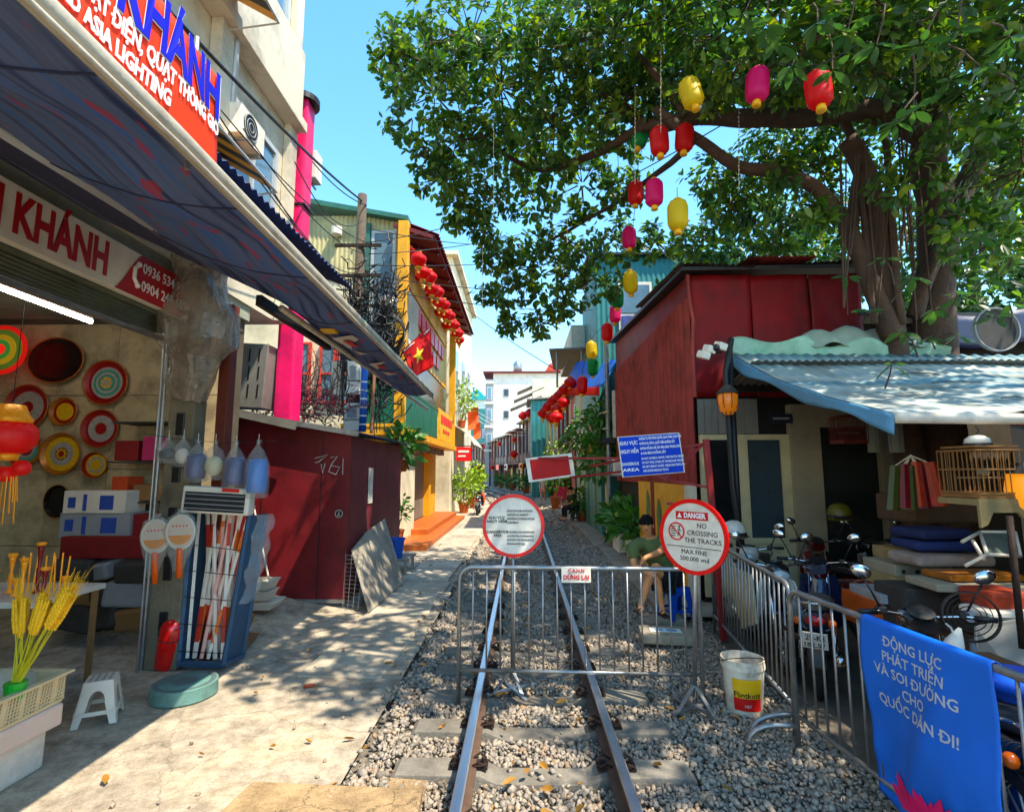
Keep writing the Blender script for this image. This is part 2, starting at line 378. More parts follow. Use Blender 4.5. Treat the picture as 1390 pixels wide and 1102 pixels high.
def strip(name, xl, xr, z, m, y0, y1, n=40, kind='structure', wob=0.):
    def fn(u, v):
        Y = y0 + (y1 - y0) * v; d = cdir(Y); nn = Vector((d.y, -d.x, 0))
        x = xl + (xr - xl) * u
        if wob and u in (0, 1): x += wob * mnoise.noise(Vector((Y * 1.7, u * 9, 0)))
        return Vector((cx(Y), Y, z)) + nn * x
    o = MB().sheet(fn, 2, n).build(name, m, center=False); tag(o, kind=kind); return o
m_bal = mat('ballast_dust', '#6f6a63', .95, var=.45, sc=16, bump=1., bsc=26, dirt='#3f3a34', dsc=9, damt=.8)
strip('ballast_bed', -1.5, 2.6, -.1, m_bal, -3, 100, 60)

# ballast stones, real geometry
def stone_mat():
    m = bpy.data.materials.new('crushed_stone'); m.use_nodes = True; N = m.node_tree.nodes; L = m.node_tree.links; b = N['Principled BSDF']
    at_ = N.new('ShaderNodeAttribute'); at_.attribute_name = 'shade'
    r = N.new('ShaderNodeValToRGB'); e = r.color_ramp.elements; e[0].color = (*lin('#5f594f'), 1); e[1].color = (*lin('#bdb4a6'), 1)
    for p, c in ((.3, '#888076'), (.55, '#9d9488'), (.75, '#a99c8a'), (.88, '#94795c')): q = e.new(p); q.color = (*lin(c), 1)
    L.new(at_.outputs['Fac'], r.inputs[0])
    tc = N.new('ShaderNodeTexCoord'); n = N.new('ShaderNodeTexNoise'); n.inputs['Scale'].default_value = 60; n.inputs['Detail'].default_value = 5; L.new(tc.outputs['Object'], n.inputs[0])
    mx = N.new('ShaderNodeMix'); mx.data_type = 'RGBA'; mx.blend_type = 'OVERLAY'; mx.inputs['Factor'].default_value = .6
    L.new(r.outputs[0], mx.inputs['A']); L.new(n.outputs['Fac'], mx.inputs['B']); L.new(mx.outputs['Result'], b.inputs['Base Color'])
    b.inputs['Roughness'].default_value = .9
    bp = N.new('ShaderNodeBump'); bp.inputs['Strength'].default_value = .4; bp.inputs['Distance'].default_value = .01; L.new(n.outputs['Fac'], bp.inputs['Height']); L.new(bp.outputs[0], b.inputs['Normal'])
    return m
m_stone = stone_mat()
CUB = np.array([(x, y, z) for x in (-1, 1) for y in (-1, 1) for z in (-1, 1)], float) * .72
ICF = np.array([(0, 1, 3), (0, 3, 2), (4, 6, 7), (4, 7, 5), (0, 4, 5), (0, 5, 1), (2, 3, 7), (2, 7, 6), (0, 2, 6), (0, 6, 4), (1, 5, 7), (1, 7, 3)])
def stones(name, pts, sizes, m, label=None):
    n = len(pts); A = rng.uniform(0, 2 * math.pi, (n, 3)); jit = rng.uniform(.35, 1.15, (n, 8, 3)); asp = rng.uniform(.55, 1.25, (n, 1, 3)); asp[:, :, 2] *= .8
    V = CUB[None] * jit * asp * sizes[:, None, None] * 1.05
    for ax in range(3):
        c, s = np.cos(A[:, ax])[:, None], np.sin(A[:, ax])[:, None]
        if ax < 2: c, s = np.cos(A[:, ax] * .25 - .78)[:, None], np.sin(A[:, ax] * .25 - .78)[:, None]
        i, j = [(1, 2), (0, 2), (0, 1)][ax]; a, b_ = V[:, :, i].copy(), V[:, :, j].copy(); V[:, :, i] = a * c - b_ * s; V[:, :, j] = a * s + b_ * c
    V += pts[:, None, :]
    Fc = (ICF[None] + (np.arange(n) * 8)[:, None, None]).reshape(-1, 3)
    me = bpy.data.meshes.new(name); me.vertices.add(n * 8); me.vertices.foreach_set('co', V.reshape(-1).astype('f4'))
    me.loops.add(len(Fc) * 3); me.loops.foreach_set('vertex_index', Fc.reshape(-1).astype('i4'))
    me.polygons.add(len(Fc)); me.polygons.foreach_set('loop_start', (np.arange(len(Fc)) * 3).astype('i4')); me.polygons.foreach_set('loop_total', np.full(len(Fc), 3, 'i4'))
    at_ = me.attributes.new('shade', 'FLOAT', 'POINT'); at_.data.foreach_set('value', np.repeat(rng.beta(2.2, 2.2, n), 8).astype('f4'))
    me.update(); me.validate(); me.materials.append(m)
    o = bpy.data.objects.new(name, me); COL.objects.link(o); return o
def field(y0, y1, xl, xr, sp):
    ys, xs = np.meshgrid(np.arange(y0, y1, sp), np.arange(xl, xr, sp)); P = np.stack([xs.ravel(), ys.ravel()], 1)
    return P + rng.uniform(-.48, .48, P.shape) * sp
Pl = []; Sz = []
for y0, y1, sp, sz in ((1.9, 6.5, .031, .025), (6.5, 11, .042, .033), (11, 18, .075, .055), (18, 34, .13, .085), (34, 60, .25, .15)):
    for lay in range(2 if y0 < 12 else 1):
        P = field(y0, y1, -1.75, 2.35, sp)
        edge = -1.2 + np.array([.16 * mnoise.noise(Vector((y * 1.3, 0, 0))) + .1 * mnoise.noise(Vector((y * 5, 3, 0))) for y in P[:, 1]])
        P = P[(P[:, 0] > edge) | (rng.random(len(P)) < np.clip((P[:, 0] - edge + .18) / .18, 0, 1) ** 2.2 * .5)]
        s = sz * rng.uniform(.55, 1.35, len(P))
        rx = P[:, 0]; z = np.full(len(P), -.072) + lay * .03
        z += np.where(np.abs(rx) < .42, -.015, 0) + np.where(rx < -1.0, .03, 0) + np.where(rx > 1.2, .045 * np.clip((rx - 1.2) / .5, 0, 1), 0)
        dy = np.min(np.abs(P[:, 1][:, None] - np.array(SLY)[None]), 1); onsl = (dy < .125) & (np.abs(rx) < 1.05)
        z = np.where(rx < -1.27, .006 + .008 * lay, np.where(rx < -1.12, np.maximum(z, -.022 + .02 * lay), z))
        keep = ~((np.abs(np.abs(rx) - .5) < .1) & (lay == 1)) & ~(onsl & (rng.random(len(P)) < (.9 if y0 < 12 else .8)))
        P = P[keep]; s = s[keep]; z = z[keep] + rng.uniform(-.012, .012, len(P))
        cxs = np.array([cx(y) for y in P[:, 1]])
        Pl.append(np.stack([P[:, 0] + cxs, P[:, 1], z], 1)); Sz.append(s)
Pl = np.concatenate(Pl); Sz = np.concatenate(Sz)
o = stones('ballast_stones', Pl, Sz, m_stone); tag(o, 'grey crushed stone ballast filling the track bed', 'gravel', kind='stuff')
# stray pebbles on the path
P = np.stack([rng.uniform(-2.9, -1.1, 260), rng.uniform(2.6, 16, 260), np.full(260, .012)], 1); P = P[rng.random(260) < np.clip((P[:, 0] + 3.2) / 2, .1, 1)]
o = stones('path_pebbles', P, rng.uniform(.006, .024, len(P)), m_stone); tag(o, 'stray pebbles scattered on the concrete path', 'gravel', kind='stuff')
# fallen leaves
m_dry = mat('dry_leaf', '#8f6a35', .7, var=.45, sc=3, bump=.1)
b = MB()
for _ in range(170):
    y = 2.6 + 9 * random.random() ** 1.6; x = random.choice([random.uniform(-.75, 2.0), random.uniform(-.3, .6), random.uniform(-2.7, -1)])
    z = .015 if x < -1.15 else -.0 if abs(abs(x - .13) - .5) > .1 else .05
    l = random.uniform(.022, .055); a = random.uniform(0, 6.28); m3 = Euler((random.uniform(-.5, .5), random.uniform(-.5, .5), a)).to_matrix()
    pts = [Vector(q) for q in ((-l, 0, 0), (-l * .3, l * .45, .01), (l * .5, l * .35, .012), (l, 0, .004), (l * .5, -l * .35, .012), (-l * .3, -l * .45, .01), (0, 0, -.004))]
    b.add([Vector((x, y, z + .01)) + m3 @ q for q in pts], [(6, 0, 1), (6, 1, 2), (6, 2, 3), (6, 3, 4), (6, 4, 5), (6, 5, 0)])
tag(b.build('fallen_leaves', m_dry), 'dry yellow and brown leaves fallen on the ballast', 'leaves', kind='stuff')

# ---- left path
def pathz(x, y): return .012 * mnoise.noise(Vector((x * .9, y * .9, 0))) + .006 * mnoise.noise(Vector((x * 3, y * 3, 4)))
path = MB().sheet(lambda u, v: (lambda x, y: (x, y, pathz(x, y) + .16 * max(0, min(1, (-x - 2.75) / .9)) * max(0, min(1, (y - 5.9) / 1.2)) * (1 if y < 9 else 0)))(-9 + 7.83 * u, -3 + 8.4 * v if v < .5 else 1.2 + (v - .5) * 15.6), 60, 90).build('path', m_conc, center=False); tag(path, kind='structure')
strip('roadside', -9, -1.35, -.035, m_conc, 8.4, 110, 50)
y = 5.35; sm = []
while y < 30:
    ln = random.uniform(.85, 1.25)
    for (xl, xr) in ((-3.0, -2.2), (-2.2, -1.32)):
        if y < 8.2 and xl < -2.5: continue
        b = MB(); j = [random.uniform(-.035, .035) for _ in range(4)]; zt = .014 + random.uniform(-.006, .01); g_ = .009
        Yc = y + ln / 2; sx = cx(Yc) - .13
        top = [(xl + g_ + sx + j[0] * .3, y + g_ + j[1] * .5), (xr - g_ + sx + j[2], y + g_ + j[1] * .5), (xr - g_ + sx + j[3], y + ln - g_), (xl + g_ + sx, y + ln - g_)]
        b.prism([(p[0], p[1], -.08) for p in top], (0, 0, .08 + zt)); o = b.build('slab', m_slab, path, bev=.008)
    y += ln
# raised crossing slab at the bottom of the picture
m_cross = concrete('crossing_slab_concrete', '#9a8262', '#b59a72', '#c2a87e', .5, 1.6)
b = MB().prism([(-1.72, 3.58, -.06), (-.62, 3.52, -.06), (-.55, 2.2, -.06), (-1.9, 2.2, -.06)], (0, 0, .1)); o = b.build('crossing_slab', m_cross, path, bev=.015)
b = MB().prism([(-1.0, 3.76, -.07), (-.62, 3.72, -.07), (-.62, 3.56, -.07), (-1.05, 3.6, -.07)], (0, 0, .05)); b.build('crossing_slab', m_cross, path, bev=.012)
# brick chip and scraps on the path
m_brick = mat('brick_red', '#7d3a28', .9, var=.3, sc=20)
tag(MB().obox(at(420, 930, Z=.02), (.1, .06, .012), (0, .05, .5)).build('brick_chip', m_brick, bev=.006), 'flat red brick chip lying on the grey path', 'brick')

# ---- right platform
m_plat = mat('platform_concrete', '#8f887c', .9, var=.25, sc=3, bump=.5, bsc=25, dirt='#4c463f', dsc=1.5, damt=.7)
plat = strip('platform', 2.02, 9, .10, m_plat, 7.2, 100, 50)
for i in range(26):
    y0 = 7.2 + i * 1.1; y1 = y0 + 1.07; b = MB()
    c0, c1 = cx(y0), cx(y1); jz = random.uniform(-.015, .015); jx = random.uniform(-.03, .03)
    b.prism([(c0 + 1.78 + jx, y0, -.1), (c0 + 2.03, y0, -.1), (c1 + 2.03, y1, -.1), (c1 + 1.78 + jx, y1, -.1)], (0, 0, .208 + jz)); b.build('kerb_stone', m_plat, plat, bev=.015)
m_floor = mat('shed_floor_concrete', '#575149', .9, var=.3, sc=2, bump=.4, dirt='#2f2a25', dsc=1.2, damt=.7)
f = MB().box(2.3, 10, .5, 8.2, -.1, .03).build('shed_floor', m_floor, center=False); tag(f, kind='structure')

# ================================================================ crowd barriers
def barrier(A, B, h, nb, label, foot='flat', foot_dir=(0, -1, 0), zb=.28, group=None, feet_at=(0, 1), lean=(0, 0, 0)):
    A, B = Vector(A), Vector(B); d = (B - A); W = d.length; d = d.normalized(); up = Vector((0, 0, 1)) + Vector(lean)
    t = thing('crowd_barrier', label, 'barrier', A.lerp(B, .5), group)
    r = .11; pts = [A.copy(), A + up * (h - r)] + arcpts(A + up * (h - r) + d * r, r, math.pi, math.pi / 2, 5, d, up)[1:] + arcpts(B + up * (h - r) - d * r, r, math.pi / 2, 0, 5, d, up) + [B.copy()]
    MB().tube(pts, .019, 10).build('frame', m_steel, t, True)
    MB().cyl(A + up * zb, B + up * zb, .016, n=10).build('bottom_rail', m_steel, t, True)
    for i in range(nb):
        p = A + d * (W * (i + 1) / (nb + 1)) + d * random.uniform(-.004, .004)
        MB().cyl(p + up * zb, p + up * h, .0085, n=7).build('bar', m_steel, t, True)
    fd = Vector(foot_dir)
    for k in feet_at:
        p = (A, B)[k] - d * (.0 if k else 0)
        if foot == 'arch':
            f_ = [p + up * .16] + [p + fd * (.34 * math.sin(a)) + up * (.16 - .155 * (1 - math.cos(a)) ** 1.4) for a in (.2, .45, .7, .95, 1.2, 1.4, 1.57)]
            MB().tube(f_, .02, 9).build('foot', m_steel, t, True)
        elif foot == 'tee':
            MB().cyl(p - fd * .22 + up * .02, p + fd * .22 + up * .02, .014, n=8).build('foot', m_steel, t, True)
    return t
barrier((-.56, 4.86, -.02), (1.55, 4.78, -.02), 1.16, 16, 'galvanised crowd barrier standing across both rails of the track', None)
barrier((2.36, 6.75, .02), (2.07, 4.28, .0), 1.12, 21, 'crowd barrier chained behind the white paint bucket, in front of cream board', 'arch', (-1, 0, 0), .22, feet_at=(1,), lean=(.02, 0, 0))
bB = barrier((2.0, 4.1, 0), (2.18, 1.95, 0), 1.12, 17, 'crowd barrier carrying the blue cloth banner in front of motorbikes', 'arch', (-1, .15, 0), .24, feet_at=(0,))
MB().bar((2.06, 4.33, .78), (2.06, 4.09, .77), .012, .03).build('linking_bracket', m_rust, bB)

# plate on the front barrier
t = thing('notice_plate', 'small white DỪNG LẠI plate hung on the front barrier', 'sign', at(782, 788, Y=4.78))
c = at(782, 780, Y=4.79)
MB().obox(c, (.26, .006, .135)).build('plate', m_white, t, bev=.004)
letter('C.A.H.N', .042, m_rtxt, t, c + Vector((0, -.006, .035)), (1, 0, 0), (0, 0, 1), .02)
letter('DỪNG LẠI', .052, m_rtxt, t, c + Vector((0, -.006, -.022)), (1, 0, 0), (0, 0, 1), .03, width=.225)

def ring(m0, r0, r1, c, nrm, right, th, name, m, parent, n=48):
    b = MB(); right = Vector(right); up = Vector((0, 0, 1)); c = Vector(c); nrm = Vector(nrm)
    for i in range(n):
        a = 2 * math.pi * i / n; e = right * math.cos(a) + up * math.sin(a)
        b.v += [tuple(c + e * r0), tuple(c + e * r1), tuple(c + e * r1 + nrm * th), tuple(c + e * r0 + nrm * th)]
    for i in range(n):
        j = (i + 1) % n
        for q in range(4): b.f.append((i * 4 + q, j * 4 + q, j * 4 + (q + 1) % 4, i * 4 + (q + 1) % 4))
    return b.build(name, m, parent, True, sm_ang=30)
def disc(c, r, nrm, right, th, name, m, parent, n=48, up=(0, 0, 1), sq=1.):
    c = Vector(c); up = Vector(up); right = Vector(right)
    pts = [c + right * (r * math.cos(2 * math.pi * i / n)) + up * (r * sq * math.sin(2 * math.pi * i / n)) for i in range(n)]
    return MB().prism(pts, Vector(nrm) * th).build(name, m, parent)
L1 = ['KHÔNG TỤ TẬP ĐÔNG NGƯỜI, QUAY PHIM, CHỤP ẢNH', 'KHÔNG ĐI, ĐỨNG, NGỒI TRÊN ĐƯỜNG SẮT', 'KHÔNG ĐỂ BÀN GHẾ, BÀY BÁN HÀNG TRONG LÒNG', '& HAI BÊN ĐƯỜNG SẮT']
L2 = ['DO NOT GATHER A CROWD, TAKE PHOTOS, VIDEOS', 'DO NOT WALK, STAND, SIT ON RAILROAD TRACKS', 'DO NOT DISPLAY GOODS, TABLES AND PEOPLE ON', 'AND ALONG RAILROAD TRACKS']
def round_sign(c, base, r, th, label):
    c = Vector(c); nrm = Vector((-math.sin(th), -math.cos(th), 0)); right = Vector((math.cos(th), -math.sin(th), 0)); up = Vector((0, 0, 1))
    t = thing('round_sign', label, 'sign', base)
    disc(c, r, nrm, right, .012, 'plate', m_white, t); ring(0, r * .9, r * 1.01, c - nrm * .004, nrm, right, .022, 'rim', m_redp, t)
    base = Vector(base); top = c - nrm * .03
    MB().cyl(base + up * .1, top + up * r * .5, .018, n=10).build('post', m_steel, t, True)
    for k in range(4):
        a = k * math.pi / 2 + .5; e = Vector((math.cos(a), math.sin(a), 0))
        MB().bar(base + up * .2, base + e * .2 + up * .015, .035, .012).bar(base + up * .02, base + e * .26 + up * .012, .04, .02).build('foot', m_steel, t, bev=.003)
    return t, c + nrm * .0145, right, up, nrm
s1, c, rt, up, nm = round_sign(at(697, 713, Y=5.05), (-.09, 5.08, 0), .29, 0., 'round white sign with small text in Vietnamese and English between the rails')
letter('KHU VỰC\nNGUY HIỂM', .035, m_txt, s1, c + rt * -.155 + up * .055, rt, up, .02)
letter('DANGEROUS\nAREA', .033, m_txt, s1, c + rt * -.15 + up * -.075, rt, up, .02)
for i, x in enumerate(L1): letter(x, .027, m_txt, s1, c + rt * -.06 + up * (.135 - .036 * i), rt, up, -.004, 'LEFT', width=[.24, .2, .26, .11][i])
for i, x in enumerate(L2): letter(x, .027, m_txt, s1, c + rt * -.06 + up * (-.06 - .036 * i), rt, up, -.004, 'LEFT', width=[.26, .25, .25, .17][i])
s2, c, rt, up, nm = round_sign(at(941, 728, Y=4.62), at(944, 962, Z=0), .315, R(47), 'round white DANGER sign reading no crossing the tracks, beside the paint bucket')
MB().obox(c + up * .175 + nm * -.001, (.3, .004, .068), Matrix((rt, -nm, up)).transposed()).build('danger_panel', mat('dark_red_print', '#b5122a', .5, var=.05, bump=0), s2)
letter('DANGER', .06, m_wtxt, s2, c + up * .175 + rt * .03 + nm * .003, rt, up, .035, width=.2)
MB().prism([c + up * .155 + rt * -.135 + nm * .003, c + up * .155 + rt * -.09 + nm * .003, c + up * .198 + rt * -.1125 + nm * .003], nm * .001).build('warning_triangle', m_wtxt, s2)
letter('NO\nCROSSING\nTHE TRACKS', .058, m_greytxt, s2, c + rt * .09 + up * .03, rt, up, -.002, line=1.1)
letter('MAX FINE\n500.000 vnd', .054, m_greytxt, s2, c + rt * .01 + up * -.16, rt, up, .0, line=1.05)
MB().obox(c + up * -.09, (.5, .003, .005), Matrix((rt, -nm, up)).transposed()).build('dividing_line', m_greytxt, s2)
pc = c + rt * -.15 + up * .035
ring(0, .066, .078, pc - nm * .002, nm, rt, .004, 'prohibition_ring', m_rtxt, s2, 32)
b = MB()
for k in range(5): b.obox(pc + rt * (-.035 + .004 * (k % 2)) + up * (.04 - .02 * k), (.045, .003, .007), Matrix((rt, -nm, up)).transposed())
b.ball(pc + rt * .028 + up * .04, .009, 8, 5); b.bar(pc + rt * .028 + up * .028, pc + rt * .024 + up * -.01, .012, .003)
for q in ((.024, -.01, .042, -.045), (.024, -.01, .008, -.042), (.027, .022, .046, .002), (.027, .022, .008, .006)): b.bar(pc + rt * q[0] + up * q[1], pc + rt * q[2] + up * q[3], .007, .003)
b.build('walker_pictogram', m_greytxt, s2)
MB().bar(pc + rt * -.05 + up * .05 + nm * .003, pc + rt * .05 + up * -.05 + nm * .003, .009, .002, nm).build('prohibition_bar', m_rtxt, s2)

# ================================================================ blue banner over the barrier
def bx_(y, z):       # folds of the hanging cloth
    k = max(0, min(1, (1.12 - z) / .9))
    return -.022 - k * (.035 * math.sin(y * 9 + z * 2.2) + .025 * math.sin(y * 4.1 - z * 5) + .02) - .012 * math.sin(z * 11 + y * 3) * k - .012 * k * mnoise.noise(Vector((y * 9, z * 7, 1))) - .02 * max(0, math.sin(y * 8.3 + z * 3.1 + .8)) ** 6 * min(1, k * 3)
def fx(y): return 2.0 + (4.1 - y) / 2.15 * .18
m_blue = mat('blue_vinyl_cloth', '#1463c8', .5, var=.1, sc=3, bump=.12, bsc=18, spec=.4)
y0, y1 = 3.32, 2.52
t = thing('cloth_banner', 'blue cloth banner with white slogan and pink lotus draped over barrier', 'banner', (2.1, 2.75, 0))
def bn(u, v):
    y = y0 + (y1 - y0) * u
    if v < .08:
        a = v / .08 * math.pi; return (fx(y) + .024 * math.cos(a), y, 1.122 + .024 * math.sin(a))
    zb = .16 - .1 * u + .1 * max(0, .2 - u)
    z = 1.122 - (1.122 - zb) * (v - .08) / .92; y += .02 * math.sin(z * 5) * (u - .5) + .05 * (1 - u) * max(0, .5 - z) * -1
    return (fx(y) - .024 + bx_(y, z) + .022, y, z)
MB().sheet(bn, 40, 50, .004).build('cloth', m_blue, t, True)
def bfn(p): return Vector((fx(p.y) - .024 + bx_(p.y, p.z) + .022 - .005 - (.002 if abs(p.x) > 0 else 0), p.y, p.z))
for i, (tx, sz) in enumerate((('ĐỘNG LỰC', .074), ('PHÁT TRIỂN', .074), ('VÀ SOI ĐƯỜNG', .076), ('CHO', .076), ('QUỐC DÂN ĐI!', .078))):
    letter(tx, sz, m_wtxt, t, (2.05, 2.955, 1.045 - .082 * i), (0, -1, 0), (0, 0, 1), .02, fn=bfn)
m_pink = mat('pink_print', '#e2336b', .6, var=.3, sc=20, bump=0)
b = MB()
for k in range(15):
    a = -1.25 + k * .18 + random.uniform(-.05, .05); l = random.uniform(.14, .24); w_ = .028; c0 = Vector((2, 2.9 - math.sin(a) * .05, .13))
    for q in range(5):
        pass
    ax = Vector((0, -math.sin(a), math.cos(a))); sd = Vector((0, -math.cos(a), -math.sin(a)))
    base = Vector((2, 2.92 - math.sin(a) * .1, .2)); pts = [base, base + ax * l * .4 + sd * w_, base + ax * l * .75 + sd * w_ * .8, base + ax * l, base + ax * l * .75 - sd * w_ * .8, base + ax * l * .4 - sd * w_]
    b.prism([bfn(p) + Vector((-.0006 * k, 0, 0)) for p in pts], (-.0015, 0, 0))
b.build('lotus_print', m_pink, t)

# ================================================================ paint bucket
c = at(1011, 964, Z=.0); t = thing('paint_bucket', 'dirty white paint bucket with yellow and red label on the ballast', 'bucket', c)
m_bkt = mat('bucket_plastic', '#d4d0c4', .5, var=.08, bump=.08, dirt='#7d6c50', dsc=6, damt=.8)
MB().lathe([(.001, .0), (.135, .0), (.14, .01), (.168, .36), (.178, .36), (.178, .385), (.172, .42), (.176, .43), (.166, .43), (.162, .36), (.132, .04), (.001, .035)], c, 32).build('body', m_bkt, t, True, sm_ang=35)
MB().lathe([(.001, .3), (.15, .3), (.155, .302)], c, 24).build('residue', mat('bucket_residue', '#6e5a3c', .9, var=.4, sc=20, bump=.6), t)
MB().tube(arcpts(c + Vector((0, 0, .40)), .178, math.pi, 2 * math.pi, 14, (1, 0, 0), Vector((0, .75, -.35)).normalized()), .004, 5).build('handle', m_dark, t, True)
dC = (Vector((0, 0, 0)) - c); th0 = math.atan2(dC.y, dC.x)
def band(a0, a1, z0, z1, off, name, m):
    def fn(u, v):
        z = z0 + (z1 - z0) * v; r = .14 + .028 * z / .36 + off; a = th0 + a0 + (a1 - a0) * u
        return c + Vector((r * math.cos(a), r * math.sin(a), z))
    return MB().sheet(fn, 14, 2).build(name, m, t, True)
m_yel = mat('yellow_print', '#e8ae12', .5, var=.12, bump=0); m_lred = mat('label_red', '#b81a16', .5, var=.15, bump=0)
band(-.55, .95, .05, .3, .0025, 'label', m_lred); band(-.55, .95, .15, .3, .004, 'label_yellow_field', m_yel)
def bkf(p):
    q = p - c; s = q.dot(Vector((-math.sin(th0), math.cos(th0), 0))); a = th0 + s / .16 + .2; z = q.z; r = .14 + .028 * z / .36 + .006
    return c + Vector((r * math.cos(a), r * math.sin(a), z))
letter('Flintkote', .062, m_txt, t, c + Vector((0, 0, .175)), (-math.sin(th0), math.cos(th0), 0), (math.cos(.3) * 0, 0, 1), .02, fn=bkf)
letter('NET', .03, m_wtxt, t, c + Vector((0, 0, .09)), (-math.sin(th0), math.cos(th0), 0), (0, 0, 1), .02, fn=bkf)

# slabs and paper beside the seated man
m_sl2 = mat('loose_slab', '#8b8578', .9, var=.2, sc=4, bump=.5, bsc=20)
tag(MB().obox(at(905, 862, Z=.09), (.62, .42, .1), (0, .02, -.12)).build('concrete_slab', m_sl2, bev=.015), 'loose concrete slab holding the printed paper on the ballast', 'slab')
tag(MB().obox(at(898, 843, Z=.06) , (.5, .34, .1), (.02, -.03, .15)).build('concrete_slab', m_sl2, bev=.015), 'loose concrete slab behind the one with paper, near plastic stool', 'slab')
t = thing('printed_paper', 'pale printed paper lying on a loose concrete slab', 'paper', at(903, 855, Z=.15)); c = at(903, 855, Z=.146)
MB().obox(c, (.36, .15, .003), (0, .02, -.1)).build('sheet', mat('paper', '#c9d3d0', .8, var=.08, bump=0), t); MB().obox(c + Vector((.07, -.008, .0025)), (.12, .08, .001), (0, .02, -.1)).build('print', mat('paper_blue', '#5a8fc0', .8, var=.3, sc=40, bump=0), t); MB().obox(c + Vector((-.07, .01, .0025)), (.09, .08, .001), (0, .02, -.1)).build('print', MC['paper_blue'], t)
# ================================================================ left shop
m_plaster = mat('shop_plaster', '#8f9488', .85, var=.12, sc=2, dirt='#54524a', dsc=1.5, damt=.6)
m_tile = mat('marble_tile', '#a6997f', .35, var=.18, sc=2.2, bump=.03, dirt='#5e5343', dsc=3.2, damt=.7, rnd=.08)
m_shut = mat('roller_shutter_paint', '#77806e', .45, .3, var=.1, sc=3, dirt='#4c4f45', damt=.5)
m_poleconc = mat('pole_concrete', '#6d6758', .9, var=.25, sc=6, bump=.5, bsc=40, dirt='#3f3a30', dsc=3, damt=.8)
shop = thing('shop_building', 'open-fronted electrical shop under the orange banner with tall cream walls above', 'building', (-5.5, 4, 0))
m_cream = mat('cream_wall_paint', '#c6c1b2', .8, var=.12, sc=1.5, dirt='#7d776a', dsc=.9, damt=.8)
m_grout = mat('dark_grout', '#4a443a', .9)
MB().box(-9, -3.92, 6.98, 7.15, 0, 4.1).build('end_wall', m_grout, shop)
for i in range(6):
    for j in range(4):
        MB().box(-3.95 - .8 * (i + 1) + .004, -3.95 - .8 * i - .004, 6.955, 6.985, .02 + j * 1.0 + .004, 1.02 + j * 1.0 - .004).build('wall_tile', m_tile, shop, bev=.003)
MB().box(-9.2, -9, -.5, 7.15, 0, 4.1).build('back_wall', m_plaster, shop)
MB().box(-9.2, -3.86, -.5, 7.15, 4.1, 4.3).build('ceiling', m_plaster, shop)
MB().box(-9.2, -3.8, -.7, -.5, 0, 4.3).build('end_wall', m_plaster, shop)
MB().box(-9, -3.82, -.7, 8.0, 4.3, 14).build('upper_wall', m_cream, shop)
# roller shutter: slats still showing below the sign
b = MB().box(-3.98, -3.83, .2, 5.5, 3.64, 3.72); b.build('shutter_box', m_shut, shop)
for k in range(5):
    z = 3.62 - .036 * k; MB().tube([(-3.9, .2, z), (-3.9, 5.5, z)], .021, 8).build('shutter_slat', m_shut, shop, True)
MB().box(-3.93, -3.87, .2, 5.5, 3.40, 3.44).build('shutter_rail', m_steel, shop)
MB().cyl((-3.86, 5.52, 0), (-3.86, 5.52, 3.6), .02, n=8).cyl((-3.86, 5.46, 0), (-3.86, 5.46, 3.6), .012, n=8).build('shutter_guide', m_steel, shop)
# upper facade: windows, ledges
m_wf = mat('window_frame_grey', '#b8bec2', .4, .2, var=.06); m_glass = mat('window_glass', '#5b7486', .08, 0, var=.1, bump=0, spec=.9)
for (ya, yb, za, zb) in ((4.7, 5.6, 4.8, 7.0), (6.2, 7.5, 5.0, 6.9), (6.3, 7.6, 8.6, 10.2), (4.6, 5.7, 8.6, 10.4), (2.6, 4.0, 5.0, 7.2)):
    f_ = MB().box(-3.825, -3.76, ya, yb, za, za + .07).box(-3.825, -3.76, ya, yb, zb - .07, zb).box(-3.825, -3.76, ya, ya + .07, za + .07, zb - .07).box(-3.825, -3.76, yb - .07, yb, za + .07, zb - .07).box(-3.825, -3.77, (ya + yb) / 2 - .03, (ya + yb) / 2 + .03, za + .07, zb - .07).build('window', m_wf, shop)
    MB().box(-3.83, -3.80, ya + .07, yb - .07, za + .07, zb - .07).build('pane', m_glass, f_)
MB().box(-3.815, -3.55, 4.2, 8.0, 7.55, 7.72).build('balcony_slab', m_cream, shop, bev=.01)
MB().box(-3.66, -3.6, 4.2, 7.9, 7.72, 8.9).build('balcony_wall', m_cream, shop)
MB().box(-3.815, -3.5, 1, 8.0, 11.2, 11.35).build('ledge', m_cream, shop)
MB().box(-3.81, -3.66, 5.75, 6.0, 4.3, 14).build('pilaster', m_cream, shop); MB().box(-3.81, -3.7, 7.75, 7.99, 4.3, 14).build('pilaster', m_cream, shop)
MB().cyl((-3.7, 6.1, 4.3), (-3.7, 6.1, 12), .05, n=10).build('drain_pipe', m_wf, shop, True)

# striped canopies on the upper facade
m_ystr = mat('yellow_awning_vinyl', '#d69a12', .6, var=.12); m_bstr = mat('black_awning_vinyl', '#221c18', .6)
def striped(Ya, Yb, z0, label):
    t = thing('striped_canopy', label, 'canopy', (-3.5, (Ya + Yb) / 2, z0))
    n = 9
    for i in range(n):
        y0 = Ya + (Yb - Ya) * i / n; y1 = Ya + (Yb - Ya) * (i + 1) / n
        MB().prism([(-3.8, y0, z0 + .45), (-3.8, y1, z0 + .45), (-3.05, y1, z0), (-3.05, y0, z0)], (0, 0, .01)).build('stripe', m_bstr if i % 2 else m_ystr, t)
    MB().cyl((-3.05, Ya, z0), (-3.05, Yb, z0), .015, n=6).cyl((-3.8, Ya, z0 - .1), (-3.05, Ya, z0), .012, n=6).cyl((-3.8, Yb, z0 - .1), (-3.05, Yb, z0), .012, n=6).build('frame', m_wf, t)
